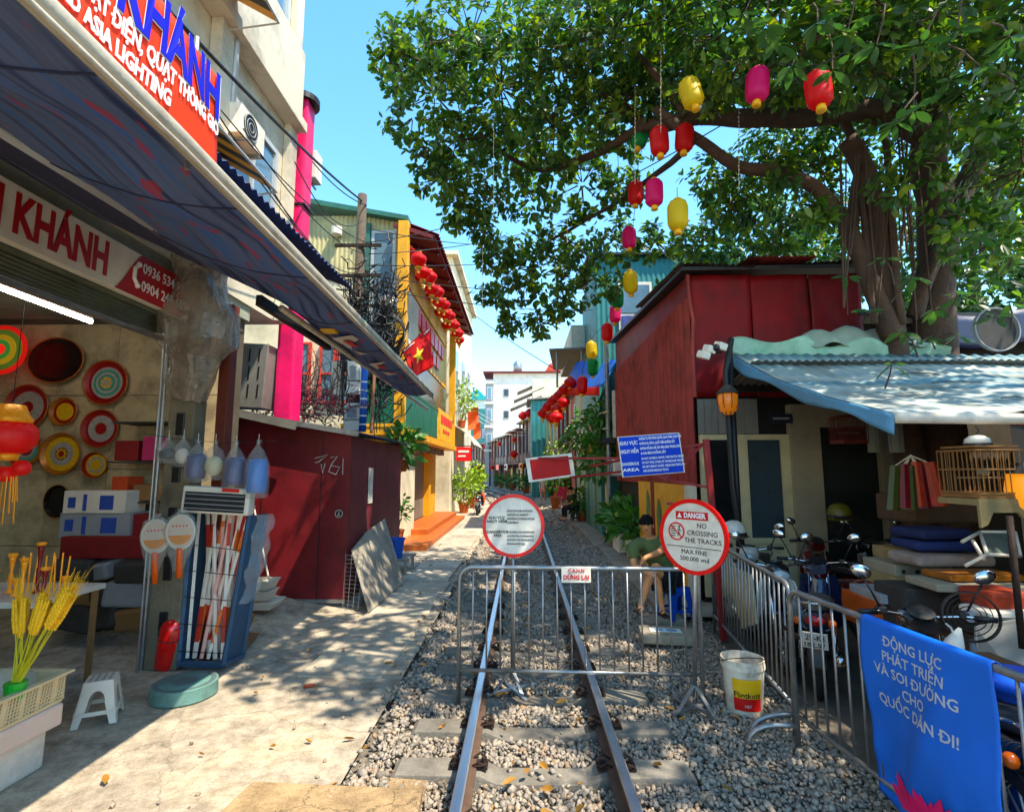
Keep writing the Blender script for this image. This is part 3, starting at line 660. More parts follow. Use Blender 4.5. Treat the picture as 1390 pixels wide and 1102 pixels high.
striped(4.6, 5.9, 7.6, 'yellow and black striped canopy just under the balcony ledge')
striped(4.5, 6.1, 5.45, 'yellow and black striped canopy beside the end of orange banner')

def aircon(c, rz, label, s=1.):
    t = thing('air_conditioner', label, 'air conditioner', c, 'air conditioner units on walls')
    w_, d_, h_ = .8 * s, .3 * s, .55 * s; M3 = Matrix.Rotation(rz, 3, 'Z'); c = Vector(c) + Vector((0, 0, h_ / 2))
    MB().obox(c, (w_, d_, h_), M3).build('casing', m_white, t, bev=.012)
    fc = c + M3 @ Vector((-.1 * s, -d_ / 2 - .004, 0))
    disc(fc, .22 * s, M3 @ Vector((0, -1, 0)), M3 @ Vector((1, 0, 0)), .01, 'fan_grille', m_dark, t, 20)
    for k in range(3): ring(0, .07 * s * (k + 1), .07 * s * (k + 1) + .008, fc + M3 @ Vector((0, -.012, 0)), M3 @ Vector((0, -1, 0)), M3 @ Vector((1, 0, 0)), .006, 'grille_ring', m_wf, t, 18)
    for sx in (-1, 1): MB().bar(c + M3 @ Vector((sx * .25 * s, .25, -h_ / 2 - .02)), c + M3 @ Vector((sx * .25 * s, -.15 * s, -h_ / 2 - .02)), .03, .03).build('bracket', m_steel, t)
aircon((-3.62, 6.3, 6.2), math.pi / 2, 'white air conditioner on the cream wall beside the pink column', .75)
aircon(at(404, 247, Y=9.3), 0, 'white air conditioner on the roof behind the pink column')

# pink duct
m_duct = mat('pink_vinyl', '#d81b66', .5, var=.15, sc=3, dirt='#8c1142', damt=.6)
t = thing('pink_sign_column', 'tall bright pink rounded sign column at the end of cream building', 'sign column', (-3.98, 8.25, 2.7))
for z0, z1 in ((2.7, 4.6), (4.63, 6.35), (6.4, 8.25)):
    def fn(u, v):
        a = math.pi * 2 * u; return (-3.75 + .17 * max(-.85, min(.85, math.cos(a) * 1.2)), 8.25 + .17 * max(-.9, min(.9, math.sin(a) * 1.2)), z0 + (z1 - z0) * v + .01 * math.sin(u * 40) * (v < .1))
    MB().sheet(fn, 32, 4).build('panel', m_duct, t, True, sm_ang=40)
for z in (4.615, 6.375): MB().box(-3.93, -3.57, 8.08, 8.42, z - .015, z + .015).build('joint_band', m_dark, t)
MB().lathe([(.001, 0), (.27, 0), (.27, .1), (.001, .1)], (-3.75, 8.25, 8.25), 24).build('cap', m_dark, t)

# ---- awning
def awning_mat():
    m = bpy.data.materials.new('striped_awning_cloth'); m.use_nodes = True; N = m.node_tree.nodes; L = m.node_tree.links; b = N['Principled BSDF']
    tc = N.new('ShaderNodeTexCoord'); mp = N.new('ShaderNodeMapping'); mp.inputs['Scale'].default_value = (9, .55, 0); L.new(tc.outputs['Object'], mp.inputs[0])
    n = N.new('ShaderNodeTexNoise'); n.inputs['Scale'].default_value = 1.5; n.inputs['Detail'].default_value = 3; L.new(mp.outputs[0], n.inputs[0])
    r = N.new('ShaderNodeValToRGB'); e = r.color_ramp.elements; e[0].position = .35; e[1].position = .68
    e[0].color = (*lin('#3f68a8'), 1); e[1].color = (*lin('#243668'), 1); q = e.new(.5); q.color = (*lin('#5c6c94'), 1)
    L.new(n.outputs['Fac'], r.inputs[0])
    m2 = N.new('ShaderNodeMapping'); m2.inputs['Scale'].default_value = (4.6, 1.7, 0); L.new(tc.outputs['Object'], m2.inputs[0])
    n2 = N.new('ShaderNodeTexNoise'); n2.inputs['Scale'].default_value = 2.2; n2.inputs['Detail'].default_value = 1; L.new(m2.outputs[0], n2.inputs[0])
    r2 = N.new('ShaderNodeValToRGB'); r2.color_ramp.elements[0].position = .64; r2.color_ramp.elements[1].position = .69; r2.color_ramp.elements[1].color = (.75, .75, .75, 1); L.new(n2.outputs['Fac'], r2.inputs[0])
    mx = N.new('ShaderNodeMix'); mx.data_type = 'RGBA'; mx.inputs['B'].default_value = (*lin('#a8324a'), 1); L.new(r2.outputs[0], mx.inputs['Factor']); L.new(r.outputs[0], mx.inputs['A'])
    L.new(mx.outputs['Result'], b.inputs['Base Color']); b.inputs['Roughness'].default_value = .8
    tr = N.new('ShaderNodeBsdfTranslucent'); L.new(mx.outputs['Result'], tr.inputs[0]); ms = N.new('ShaderNodeMixShader'); ms.inputs[0].default_value = .22
    L.new(b.outputs[0], ms.inputs[1]); L.new(tr.outputs[0], ms.inputs[2]); L.new(ms.outputs[0], N['Material Output'].inputs[0])
    return m
m_awn = awning_mat()
m_navy = mat('navy_tarpaulin', '#232a48', .7, var=.2, sc=4)
m_bar = mat('cream_awning_bar', '#b9b0a0', .5, .2, var=.12, dirt='#6a5a48', dsc=5, damt=.6)
def z1(Y): return 3.40 - .03 * max(0, Y - 2)
t = thing('shop_awning', 'long retractable awning striped blue grey and red over the left path', 'awning', (-2.4, 4, 3.2))
def aw(u, v):
    Y = -.5 + 8.8 * v; xin = -2.75 if Y < 4.3 else -2.1
    x = -1.45 + (xin + 1.45) * u
    return (x, Y, z1(Y) + .02 + (3.75 - z1(Y) if Y < 4.3 else .12) * u - .06 * math.sin(math.pi * u) * (1 + .5 * math.cos((Y + .2) / .95 * 6.283)) + .015 * mnoise.noise(Vector((x * 3, Y * 3, 0))))
MB().sheet(aw, 12, 90, .004).build('cloth', m_awn, t, True)
for k in range(9):
    Ys = -.2 + .95 * k; MB().tube([Vector(aw(i / 6, (Ys + .5) / 8.8)) + Vector((0, 0, -.004)) for i in range(7)], .006, 4).build('seam', m_navy, t)
MB().sheet(lambda u, v: (-2.75 - 1.05 * u, -.5 + 4.9 * v, 3.76 + .5 * u), 2, 4, .004).build('inner_cloth', m_navy, t)
MB().tube([(-1.45, Y, z1(Y)) for Y in (-.5, 2, 4, 6, 8.3)], .042, 10).build('front_bar', m_bar, t, True)
MB().tube([(-1.42, Y, z1(Y) - .055) for Y in (-.5, 2, 4, 6, 8.3)], .012, 6).build('front_bar_lip', m_bar, t, True)
for dx in (0, .05, .1): MB().cyl((-2.6 - dx, -.5, 3.62 + dx * .4), (-2.6 - dx, 4.35, 3.74 + dx * .4), .018, n=8).build('roller_tube', m_wf, t, True)
MB().cyl((-2.05, 4.3, 3.38), (-2.05, 11.2, 3.33), .03, n=10).build('rear_bar', m_bar, t, True)
MB().bar((-2.2, 4.2, 3.42), (-2.12, 5.6, 3.36), .05, .09).build('rear_beam', m_dark, t)
for Y in (.2,): MB().cyl((-3.8, Y, 3.35), (-1.48, Y, z1(Y) - .02), .016, n=8).build('folding_arm', m_bar, t)
for (ya, xa) in ((5.0, -1.74), (6.1, -1.7)):
    pr = MB().sheet(lambda u, v: (xa + .2 * (u - .5) + .05 * (v - .5), ya + .75 * v, z1(ya + .4) + .01 - .012 + .06 * (u * .5)), 3, 4).build('printed_logo', mat('faded_white_print', '#b9b4b0', .8, var=.2), t)
    MB().sheet(lambda u, v: (xa + .07 * (u - .5) + .05 * (v - .5), ya + .1 + .5 * v, z1(ya + .4) - .004), 2, 3).build('print_stripe', mat('faded_red_print', '#b03a44', .8, var=.3, sc=30), pr)
MB().obox((-1.86, 4.92, z1(5) + .035), (.14, .12, .02)).build('yellow_patch', m_yel, t)

# corrugated roof sheet above it
m_corr = mat('blue_corrugated_metal', '#3b4a73', .5, .4, var=.15, sc=4, dirt='#2a2c38', dsc=2, damt=.6)
t = thing('corrugated_canopy', 'dark blue corrugated metal canopy above the striped awning', 'canopy', (-2.6, 4, 3.8))
corr(MB(), (-1.88, 1.0, 3.9), (0, 4.6, .12), (-1.9, 0, .75), .09, .014).build('roof_sheet', m_corr, t, True)
for y in (1.5, 3.4, 5.3): MB().bar((-3.8, y, 4.5), (-1.95, y, 3.83), .03, .03).build('rafter', m_steel, t)
MB().bar((-2.1, 1.0, 3.86), (-2.1, 5.6, 3.98), .03, .04).build('purlin', m_steel, t)

# orange banner
m_or = mat('orange_vinyl', '#e0470a', .55, var=.07, sc=2.5, bump=.08, bsc=10)
t = thing('orange_banner', 'orange vinyl shop banner with blue and white lettering above the awning', 'banner', (-1.5, 1.2, 3.5))
def ob(u, v):
    Y = -.6 + 2.98 * u; z0 = 3.44 + .012 * math.sin(Y * 26); z = z0 + (3.94 + .01 * math.sin(Y * 3) - z0) * v
    return (-1.5 + .012 * math.sin(Y * 7 + z * 5) + .0 * v, Y, z)
MB().sheet(ob, 70, 8, .004).build('cloth', m_or, t, True)
def obf(p): return Vector((-1.5 + .012 * math.sin(p.y * 7 + p.z * 5) + .008 + (p.x + 1.5), p.y, p.z))
RT, UP = (0, 1, 0), (0, 0, 1); YB = lambda px, py, X=-1.5: at(px, py, X=X).y; WB = (YB(297, 165) - YB(160, 45)) * 1.83
letter('MINH KHÁNH', .33, m_wtxt, t, (-1.5, 2.375, 3.815), RT, UP, .035, 'RIGHT', fn=obf, width=WB + .02)
letter('MINH KHÁNH', .33, m_btxt, t, (-1.496, 2.365, 3.818), RT, UP, .03, 'RIGHT', fn=obf, width=WB)
letter('ĐÈN - QUẠT ĐIỆN, QUẠT THÔNG GIÓ', .095, m_wtxt, t, (-1.5, YB(294, 195), 3.662), RT, UP, .03, 'RIGHT', fn=obf, width=(YB(294, 195) - YB(100, 30)) * 1.23)
letter('ĐÈN LED ASIA LIGHTING', .095, m_wtxt, t, (-1.5, YB(224, 178), 3.56), RT, UP, .03, 'RIGHT', fn=obf, width=(YB(224, 178) - YB(62, 45)) * 1.26)
for y in (.3, 2.2): MB().cyl((-1.52, y, 3.36), (-1.52, y, 4.02), .012, n=6).build('support_rod', m_steel, t)

# white shop sign
m_signw = mat('sign_board_white', '#d9d6cc', .5, var=.06, sc=2, dirt='#a49c8c', damt=.4)
m_signr = mat('sign_dark_red', '#9c1519', .5, var=.1)
t = thing('shop_sign', 'white shop sign board with dark red lettering and phone numbers', 'sign', (-3.75, 3, 3.65))
MB().box(-3.8, -3.72, .3, 5.75, 3.66, 4.1).build('board', m_signw, t, bev=.006)
pts = [(-3.716, 5.745, 3.665), (-3.716, 5.745, 4.095), (-3.716, 4.85, 4.095)] + [(-3.716, 4.85 - .08 * (1 - math.cos(a)) - .05 * a, 4.095 - .43 * (.5 - .5 * math.cos(a))) for a in np.linspace(.3, math.pi, 8)]
MB().prism(pts, (.004, 0, 0)).build('red_field', m_signr, t)
letter('MINH KHÁNH', .42, m_signr, t, (-3.715, YB(147, 350, -3.715), 3.87), RT, UP, .035, 'RIGHT', width=(YB(147, 350, -3.715) - YB(20, 300, -3.715)) * 1.83)
letter('0936 534 979', .15, m_wtxt, t, (-3.708, YB(193, 372, -3.715), 3.97), RT, UP, .01, 'LEFT', width=.68)
letter('0904 248 685', .15, m_wtxt, t, (-3.708, YB(191, 390, -3.715), 3.79), RT, UP, .01, 'LEFT', width=.68)
b = MB().tube([(-3.71, 4.8, 3.98), (-3.71, 4.755, 3.93), (-3.71, 4.755, 3.83), (-3.71, 4.8, 3.78)], .022, 6); b.ball((-3.71, 4.805, 3.985), .028, 8, 5).ball((-3.71, 4.805, 3.775), .028, 8, 5); b.build('phone_symbol', m_wtxt, t)

# concrete post with slots
t = thing('concrete_post', 'grey concrete post with slots at the corner of the shop', 'post', (-3.66, 5.62, 0))
def taper(z): return .17 - .012 * z
b = MB()
for z0, z1_, w0 in ((0, 4.3, 1),): b.prism([(-3.66 - taper(0), 5.5, 0), (-3.66 + taper(0), 5.5, 0), (-3.66 + taper(4.3), 5.55, 4.3), (-3.66 - taper(4.3), 5.55, 4.3)], (0, .22, 0))
b.build('shaft', m_poleconc, t, bev=.012)
for z in (.45, 1.0, 1.5, 2.0, 2.5): MB().obox((-3.66, 5.5 + z * .0116, z), (.09, .03, .24)).build('slot', m_black, t, bev=.01)
tag(MB().box(-3.42, -3.3, 5.75, 5.9, 0, 3.9).build('wood_post', mat('red_brown_wood', '#5a2418', .7, var=.25, sc=8), bev=.01), 'reddish brown timber post behind the concrete post', 'post')

# fluorescent tube (lit)
t = thing('tube_light', 'lit white fluorescent tube under the shop ceiling', 'lamp', (-4.9, 4.9, 3.6))
ta_, tb_ = at(-60, 368, X=-5.3), at(125, 437, X=-4.75); MB().cyl(ta_, tb_, .024, n=10).build('tube', mat('lit_tube', '#ffffff', .5, bump=0, emit='#f4f8ff', es=14), t, True)
MB().bar(ta_ + Vector((0, 0, .05)), tb_ + Vector((0, 0, .05)), .06, .05).build('batten', m_white, t)

# ---- lacquer trays on the tiled wall
m_gold = mat('gold_lacquer', '#a8661a', .35, .3, var=.2, sc=8, bump=.05); m_tred = mat('tray_red', '#7c1a14', .35, var=.15); m_tsil = mat('tray_silver', '#a9a7a0', .3, .4, var=.3, sc=40)
m_tteal = mat('tray_teal', '#3d8474', .4, var=.25, sc=50); m_tgrey = mat('tray_grey', '#8c8a8c', .45, var=.25, sc=60); m_tyel = mat('tray_yellow', '#b9963c', .45, var=.2, sc=40); m_tblk = mat('tray_black', '#140f0c', .25, var=.3)
def tray(px, py, dpx, cols, label, petals=0, Y=6.93, sq=1.):
    r = dpx / 2 / F * Y; c = at(px, py, Y=Y); t = thing('lacquer_tray', label, 'tray', c, 'round trays hung on the tiled wall')
    A = Matrix.Rotation(R(90), 3, 'X') @ Matrix.Diagonal((1, sq, 1))
    MB().lathe([(.001, 0), (r * .8, 0), (r * .98, .05), (r, .058), (r * .94, .06), (r * .8, .018), (.001, .016)], c, 32, A).build('dish', cols[0], t, True, sm_ang=40)
    MB().lathe([(r * .93, .055), (r * .965, .066), (r * 1.0, .06), (r * .97, .05)], c, 32, A, cap=False).build('rim', m_gold, t, True)
    for i, m in enumerate(cols[1:]):
        ro = r * (.8 - .8 / len(cols) * i * .95); zz = .019 + .0022 * i
        MB().lathe([(.001, zz), (ro, zz), (ro, zz + .0015), (.001, zz + .0015)], c, 28, A).build('painted_ring', m, t)
    if petals:
        b = MB(); zz = .019 + .0022 * len(cols)
        for k in range(petals):
            a = 2 * math.pi * k / petals; q = r * .2
            b.prism([c + A @ Vector((q * math.cos(a) + .4 * q * math.cos(a + s), q * math.sin(a) + .4 * q * math.sin(a + s), zz)) for s in (0, 1.2, 2.4, 3.6, 4.8)], (0, -.0015, 0))
        b.build('flower_motif', m_tyel, t)
tray(147, 520, 64, (m_tred, m_tred, m_tgrey, m_tteal, m_tgrey, m_tteal, m_tgrey), 'round tray with teal rings and a green flower, beside the plastic wrapped post', 7)
tray(40, 553, 64, (m_tred, m_tred, m_tgrey, m_tsil, m_tsil, m_tsil, m_tred), 'round tray with glittering silver centre and red dot')
tray(90, 559, 40, (m_gold, m_tred, m_tyel, m_tyel), 'small round tray with gold rim between two big trays', 8)
tray(139, 582, 54, (m_tred, m_tred, m_tgrey, m_tgrey, m_tsil, m_tred), 'round dark red tray with grey medallion below the teal ringed tray')
tray(86, 616, 58, (m_gold, m_tyel, m_tyel, m_tgrey, m_tsil, m_tred), 'round tray with wide gold border and red flower centre', 8)
tray(132, 631, 36, (m_tred, m_tyel, m_tgrey, m_tyel), 'smallest round tray with red rim, above the stacked boxes', 8)
tray(38, 610, 50, (m_tred, m_gold, m_tteal, m_tgrey, m_tred), 'round tray half hidden behind the red hanging lantern')
tray(80, 490, 82, (m_tblk, m_tblk), 'big black lacquer tray with thin gold rim', 0, 6.9, .8)
tray(82, 680, 38, (m_tblk, m_tblk), 'small black tray with gold rim behind the white box', 0, 6.93, 1.2)
t = thing('light_wheel', 'round glowing red and green prayer light on the shop wall', 'light', at(4, 475, Y=6.6)); c = at(4, 475, Y=6.6); A = Matrix.Rotation(R(90), 3, 'X')
for i, (r_, h, e_) in enumerate(((.33, '#c01810', .9), (.27, '#5e7a30', .35), (.2, '#b0901c', .5), (.13, '#3f8a3c', .5), (.07, '#d02418', 1.2))):
    MB().lathe([(.001, .01 * i), (r_, .01 * i), (r_, .01 * i + .012), (.001, .01 * i + .012)], c, 28, A).build('light_ring', mat('prayer_light_%d' % i, h, .4, emit=h, es=e_ * .22, bump=0), t)

# boxes and stock inside
def cartn(px, py, w_, h_, d_, Y, m, label, rz=0., strip_m=None):
    c = at(px, py, Y=Y); t = thing('carton', label, 'box', c); M3 = Matrix.Rotation(rz, 3, 'Z'); cc = c + Vector((0, d_ / 2, 0))
    MB().obox(cc, (w_, d_, h_), M3).build('box', m, t, bev=.006)
    if strip_m:
        for fx_, fw, fh in ((.2, .22, .6), (-.15, .06, .7), (-.36, .12, .45)): MB().obox(cc + M3 @ Vector((w_ * fx_, -d_ / 2 - .003, 0)), (w_ * fw, .003, h_ * fh), M3).build('print', strip_m, t)
m_cw = mat('white_card', '#c4c0b8', .8, var=.08); m_cg = mat('grey_card', '#7f848a', .8, var=.12); m_cr = mat('red_card', '#6d1512', .7, var=.2); m_cb = mat('brown_card', '#7a5c3c', .85, var=.15); m_cdk = mat('dark_stock', '#33302d', .8, var=.4, sc=9)
m_bp = mat('box_blue_print', '#26408c', .7, var=.3, sc=30)
cartn(128, 682, .76, .28, .35, 6.3, m_cw, 'white carton with blue printed cylinder, top of the stack', 0, m_bp)
cartn(128, 713, .86, .3, .35, 6.3, m_cg, 'grey carton under the white printed carton', 0, m_bp)
cartn(142, 743, 1.05, .25, .4, 6.2, m_cr, 'long dark red carton at the bottom of the stack', .03)
cartn(190, 715, .25, .3, .35, 6.35, m_cr, 'small red carton beside the grey carton')
rr = random.Random(3)
for k, lb in enumerate(('grey wrapped parcel under the red carton', 'dull white parcel under the red carton', 'black parcel heaped below the cartons', 'brown parcel heaped below the cartons', 'grey flat pack low in the heap', 'white flat pack low in the heap', 'dark sack on the shop floor', 'grey sack on the shop floor', 'pale sack at the foot of the heap')):
    px = 112 + (k % 3) * 36 + rr.uniform(-6, 6); py = 772 + (k // 3) * 32; c = at(px, py, Y=6.25 + .05 * (k % 2)); b = MB(); s_ = rr.uniform(.13, .19)
    b.obox(c, (s_ * 2.6, s_ * 2, s_ * 1.5), (rr.uniform(-.3, .3), rr.uniform(-.25, .25), rr.uniform(-.5, .5)))
    tag(b.build('parcel', (m_cdk, m_cg, m_cdk, m_cb, m_cdk, m_cg, m_cdk, m_cdk, m_cb)[k], bev=.035), lb, 'parcel', 'parcels heaped on the shop floor')
sh = thing('shelf', 'dark shelf of small stock between the trays and post', 'shelf', at(190, 860, Z=0) + Vector((-.2, .7, 0)))
sc_ = sh.location
for z in (.6, 1.1, 1.6, 2.1, 2.6): MB().box(sc_.x - .25, sc_.x + .5, 6.5, 6.94, z, z + .02).build('board', m_cdk, sh)
for k, (z, x, w_, h_, m) in enumerate(((.63, -.2, .25, .25, m_cb), (.63, .1, .3, .2, m_cg), (1.13, -.22, .3, .3, m_cr), (1.13, .12, .25, .22, m_cw), (1.63, -.2, .2, .3, mat('orange_card', '#a8431c', .7, var=.2)), (1.63, .08, .34, .2, m_cb), (2.13, -.2, .3, .25, m_cr), (2.13, .15, .25, .3, mat('pink_card', '#a0305c', .7)))):
    tag(MB().box(sc_.x + x, sc_.x + x + w_, 6.52, 6.8, z, z + h_).build('small_box', m, bev=.005), ('brown', 'grey', 'red', 'white', 'orange', 'brown', 'red', 'pink')[k] + ' small box on the ' + ('lowest', 'lowest', 'second', 'second', 'third', 'third', 'top', 'top')[k] + ' dark shelf board', 'box')

# red hanging lantern with gold trimmings, wares table
m_lr = mat('lantern_red_silk', '#c41410', .5, var=.12, emit='#d01008', es=.05); m_lg = mat('lantern_gold', '#c98a18', .35, .4, var=.2, sc=20, emit='#a86a10', es=.12)
t = thing('red_lantern', 'big glowing red lantern with gold cap hanging inside the shop', 'lantern', at(12, 592, Y=4.9)); c = at(12, 592, Y=4.9)
MB().lathe([(.06, -.17), (.14, -.15), (.2, -.08), (.215, 0), (.2, .08), (.14, .15), (.06, .17)], c, 28, None, .08, 14).build('body', m_lr, t, True)
MB().lathe([(.16, .13), (.17, .16), (.13, .22), (.1, .3), (.001, .31)], c, 16).build('cap', m_lg, t, True); MB().lathe([(.08, -.23), (.1, -.17), (.02, -.16)], c, 14).build('base', m_lg, t, True)
for k, (dx, dz) in enumerate(((.02, -.36), (.16, -.3), (-.12, -.33))): MB().ball(c + Vector((dx, 0, dz)), .075, 14, 9).build('pompom', m_lr, t, True)
for k in range(14):
    a = k * 2.4; MB().cyl(c + Vector((.09 * math.cos(a), .09 * math.sin(a), -.38)), c + Vector((.11 * math.cos(a), .11 * math.sin(a), -.62 - .1 * (k % 3))), .006, n=5).build('tassel', m_lg, t)
MB().cyl(c + Vector((0, 0, .3)), (c.x, c.y, 4.1), .004, n=5).build('cord', m_dark, t)
wt = thing('wares_table', 'table of gold altar wares behind the foam boxes', 'table', at(10, 800, Y=4.6) * 1); c = at(8, 810, Y=4.7)
MB().box(c.x - 1.2, c.x + .42, 4.5, 5.3, c.z - .05, c.z).build('table_top', m_cw, wt, bev=.006)
for dx in (-1.1, .36):
    for yy in (4.55, 5.2): MB().box(c.x + dx, c.x + dx + .04, yy, yy + .04, 0, c.z - .05).build('leg', m_cb, wt)
for k in range(9):
    q = Vector((c.x - .3 + .085 * k, 4.62 + .12 * (k % 3), c.z)); h = .12 + .1 * ((k * 7) % 4)
    t = thing('altar_stand', ('red and gold' if k % 2 else 'gold') + ' turned altar stand on the wares table', 'ornament', q, 'altar wares on the table')
    MB().lathe([(.032, 0), (.036, .01), (.012, .03), (.02, h * .5), (.01, h * .55), (.022, h * .9), (.03, h), (.001, h)], q, 12).build('stem', m_lg if k % 2 == 0 else m_tred, t, True)
    MB().lathe([(.03, h), (.04, h + .02), (.03, h + .03), (.001, h + .03)], q, 12).build('bowl', m_lg, t, True)
for k in range(9):
    q = Vector((c.x - .05 + .05 * k, 4.9, c.z)); tag(MB().cyl(q, q + Vector((.02 * (k % 3 - 1), 0, .32 + .03 * (k % 2))), .007, n=5).build('incense_stick', m_lg), 'gold stick standing upright on the wares table', 'ornament', 'gold sticks on the wares table')

# foam boxes, basket, yellow wheat
m_foam = mat('white_foam', '#cfccc4', .85, var=.06, bump=.3, bsc=120, dirt='#a7a094', dsc=4, damt=.5); m_bask = mat('beige_plastic', '#c4b798', .5, var=.06, bump=.05)
tag(MB().prism([(-3.3, 2.2, 0), (-3.26, 3.78, 0), (-3.9, 3.78, 0), (-3.9, 2.2, 0)], (0, 0, .25)).build('foam_box', m_foam, bev=.02), 'white foam box, lowest of the stack under beige basket', 'box')
tag(MB().prism([(-3.27, 2.2, .252), (-3.2, 3.83, .252), (-3.92, 3.83, .252), (-3.92, 2.2, .252)], (0, 0, .15)).build('foam_box', mat('pinkish_foam', '#cbbab0', .85, var=.06, bump=.3, bsc=120), bev=.02), 'pinkish foam box lid between white foam box and beige basket', 'box')
t = thing('plastic_basket', 'beige plastic basket with perforated sides full of wrapped goods', 'basket', (-3.5, 3.1, .403))
def bk(x, y, z): return (x, y, z)
y0, y1, xr, xl, zb, zt = 2.3, 3.84, -3.22, -3.85, .405, .6
MB().box(xl, xr, y0, y1, zb, zb + .012).build('bottom', m_bask, t)
for k in range(13):
    ya = y0 + (y1 - y0) * k / 13; MB().obox((xr, ya + .03, (zb + zt) / 2), (.012, .03, zt - zb), (0, .1, 0)).build('side_rib', m_bask, t)
MB().obox((xr - .006, y0 + .5, (zb + zt) / 2), (.008, 1.0, zt - zb - .01), (0, .1, 0)).build('side_panel', m_bask, t)
for k in range(8): MB().obox((xr, y1 - .27, zb + .02 + k * .021), (.01, .54, .006), (0, .1, 0)).build('lattice_strip', m_bask, t)
for k in range(24): MB().obox((xr + .004, y1 - .53 + k * .022, zb + .095), (.008, .006, .17), (0, .1, 0)).build('lattice_strip', m_bask, t)
MB().box(xl, xr, y1 - .012, y1, zb, zt).build('end_panel', m_bask, t); MB().box(xl - .012, xl, y0, y1, zb, zt).build('side_panel', m_bask, t)
MB().box(xr - .01, xr + .04, y0, y1 + .03, zt - .012, zt + .006).box(xl - .04, xl + .01, y0, y1 + .03, zt - .012, zt + .006).box(xl, xr, y1 - .005, y1 + .035, zt - .013, zt + .005).build('lip', m_bask, t, bev=.004)
m_clear = mat('clear_plastic_bag', '#cfd6d8', .18, var=.1, bump=.6, bsc=16, alpha=.2, spec=.8)
for k, (y, m, s_, lb) in enumerate(((3.6, m_clear, .15, 'clear plastic bag bulging from the beige basket'), (3.42, mat('brown_goods', '#8a4a30', .6, var=.4, sc=12), .1, 'brown wrapped goods in the beige basket'), (3.2, mat('orange_goods', '#b8502a', .6, var=.4, sc=9), .12, 'orange wrapped goods in the beige basket'), (3.0, m_clear, .16, 'clear plastic bag behind the orange goods'))):
    b = MB().ball((-3.42 - .05 * (k % 2), y, .57), (s_, s_ * 1.1, s_ * .8), 14, 9); b.v = [tuple(Vector(p) + .05 * mnoise.noise_vector(Vector(p) * 9)) for p in b.v]
    tag(b.build('wrapped_goods', m, smooth=True), lb, 'goods')
m_wheat = mat('yellow_wheat', '#d7ae08', .6, var=.2, sc=30); m_wst = mat('wheat_stem', '#a3a018', .6, var=.2)
t = thing('wheat_bundle', 'bundle of yellow dried wheat ears standing in the basket', 'plant', (-3.3, 3.5, .58))
b0 = at(22, 925, Y=3.5)
for k, (tx, ty, n) in enumerate(((22, 815, 6), (50, 805, 6), (83, 800, 9))):
    for q in range(n):
        tip = at(tx + rr.uniform(-9, 9) + q * 3, ty + rr.uniform(-6, 14), Y=3.5 + rr.uniform(-.08, .08)); st = b0 + Vector((rr.uniform(-.03, .03), 0, 0)); d = tip - st; m_ = st + d * .62
        MB().tube([st, st + d * .3 + Vector((.005, 0, 0)), m_], [.006, .005, .004], 5).build('stem', m_wst, t)
        e = MB()
        for i in range(11):
            p = m_ + (tip - m_) * (i / 10); s_ = .021 * (1 - .5 * abs(i - 4) / 7)
            for sgn in (-1, 1): e.ball(p + Vector((sgn * .009, 0, 0)), (s_ * .7, s_ * .7, s_ * 1.2), 6, 4)
        e.build('ear', m_wheat, t, True)
        aw_ = MB()
        for i in range(9):
            p = m_ + (tip - m_) * rr.uniform(.2, 1); aw_.tube([p, p + d.normalized() * rr.uniform(.1, .2) + Vector((rr.uniform(-.06, .06), 0, 0))], .0012, 3)
        aw_.build('awn', m_wheat, t)
MB().cyl(b0 + Vector((0, 0, -.1)), b0 + Vector((0, 0, .0)), .05, .06).build('green_wrap', mat('green_foil', '#1f9a3a', .4), t)

# white plastic stool
m_stool = mat('white_plastic', '#cfcdc4', .45, var=.05, bump=.03, dirt='#a09a8c', damt=.3)
def stool(c, h, wt_, wb, rz, m, label, nm='plastic_stool'):
    c = Vector(c); M3 = Matrix.Rotation(rz, 3, 'Z'); t = thing(nm, label, 'stool', c)
    P_ = lambda x, y, z: c + M3 @ Vector((x, y, z))
    a, bb = wt_ / 2, wb / 2
    for k in range(4): # top as a perforated grid of bars
        pass
    MB().prism([P_(-a, -a, h - .012), P_(a, -a, h - .012), P_(a, a, h - .012), P_(-a, a, h - .012)], (0, 0, .012)).build('seat', m, t, bev=.005)
    pm = mat('stool_hole_grey', '#8f8f88', .6)
    for i in range(4):
        for j in range(4):
            q = P_(-a * .66 + a * .44 * i, -a * .66 + a * .44 * j, h + .0005); MB().obox(q, (.028, .028, .001), M3 @ Matrix.Rotation(R(45), 3, 'Z')).build('hole', pm, t)
    for s in range(4):
        Q = Matrix.Rotation(s * math.pi / 2, 3, 'Z'); T = lambda x, y, z: P_(*(Q @ Vector((x, y, z))))
        # one side: apron with arched opening between two tapering legs
        n = 12; out = []
        for i in range(n + 1):
            th = math.pi * i / n; x = -math.cos(th) * a * .56; z = h * .5 + math.sin(th) * h * .28; y = -a - (bb - a) * (1 - z / h); out.append((x, y, z))
        ol = [(-bb, -bb, 0), (-bb + .05, -bb, 0)] + [(o[0], o[1], o[2]) for o in out] + [(bb - .05, -bb, 0), (bb, -bb, 0), (a, -a, h - .004), (-a, -a, h - .004)]
        MB().prism([T(*p) for p in ol], M3 @ (Q @ Vector((0, .007, 0)))).build('leg_panel', m, t)
        yb = -a - (bb - a) * .72
        MB().bar(T(-bb + .03, yb, h * .28), T(bb - .03, yb, h * .28), .012, .03).build('stretcher', m, t)
    return t
stool(at(133, 975, Z=.005), .32, .2, .3, R(28), m_stool, 'low white plastic stool with perforated seat in front of the shop')

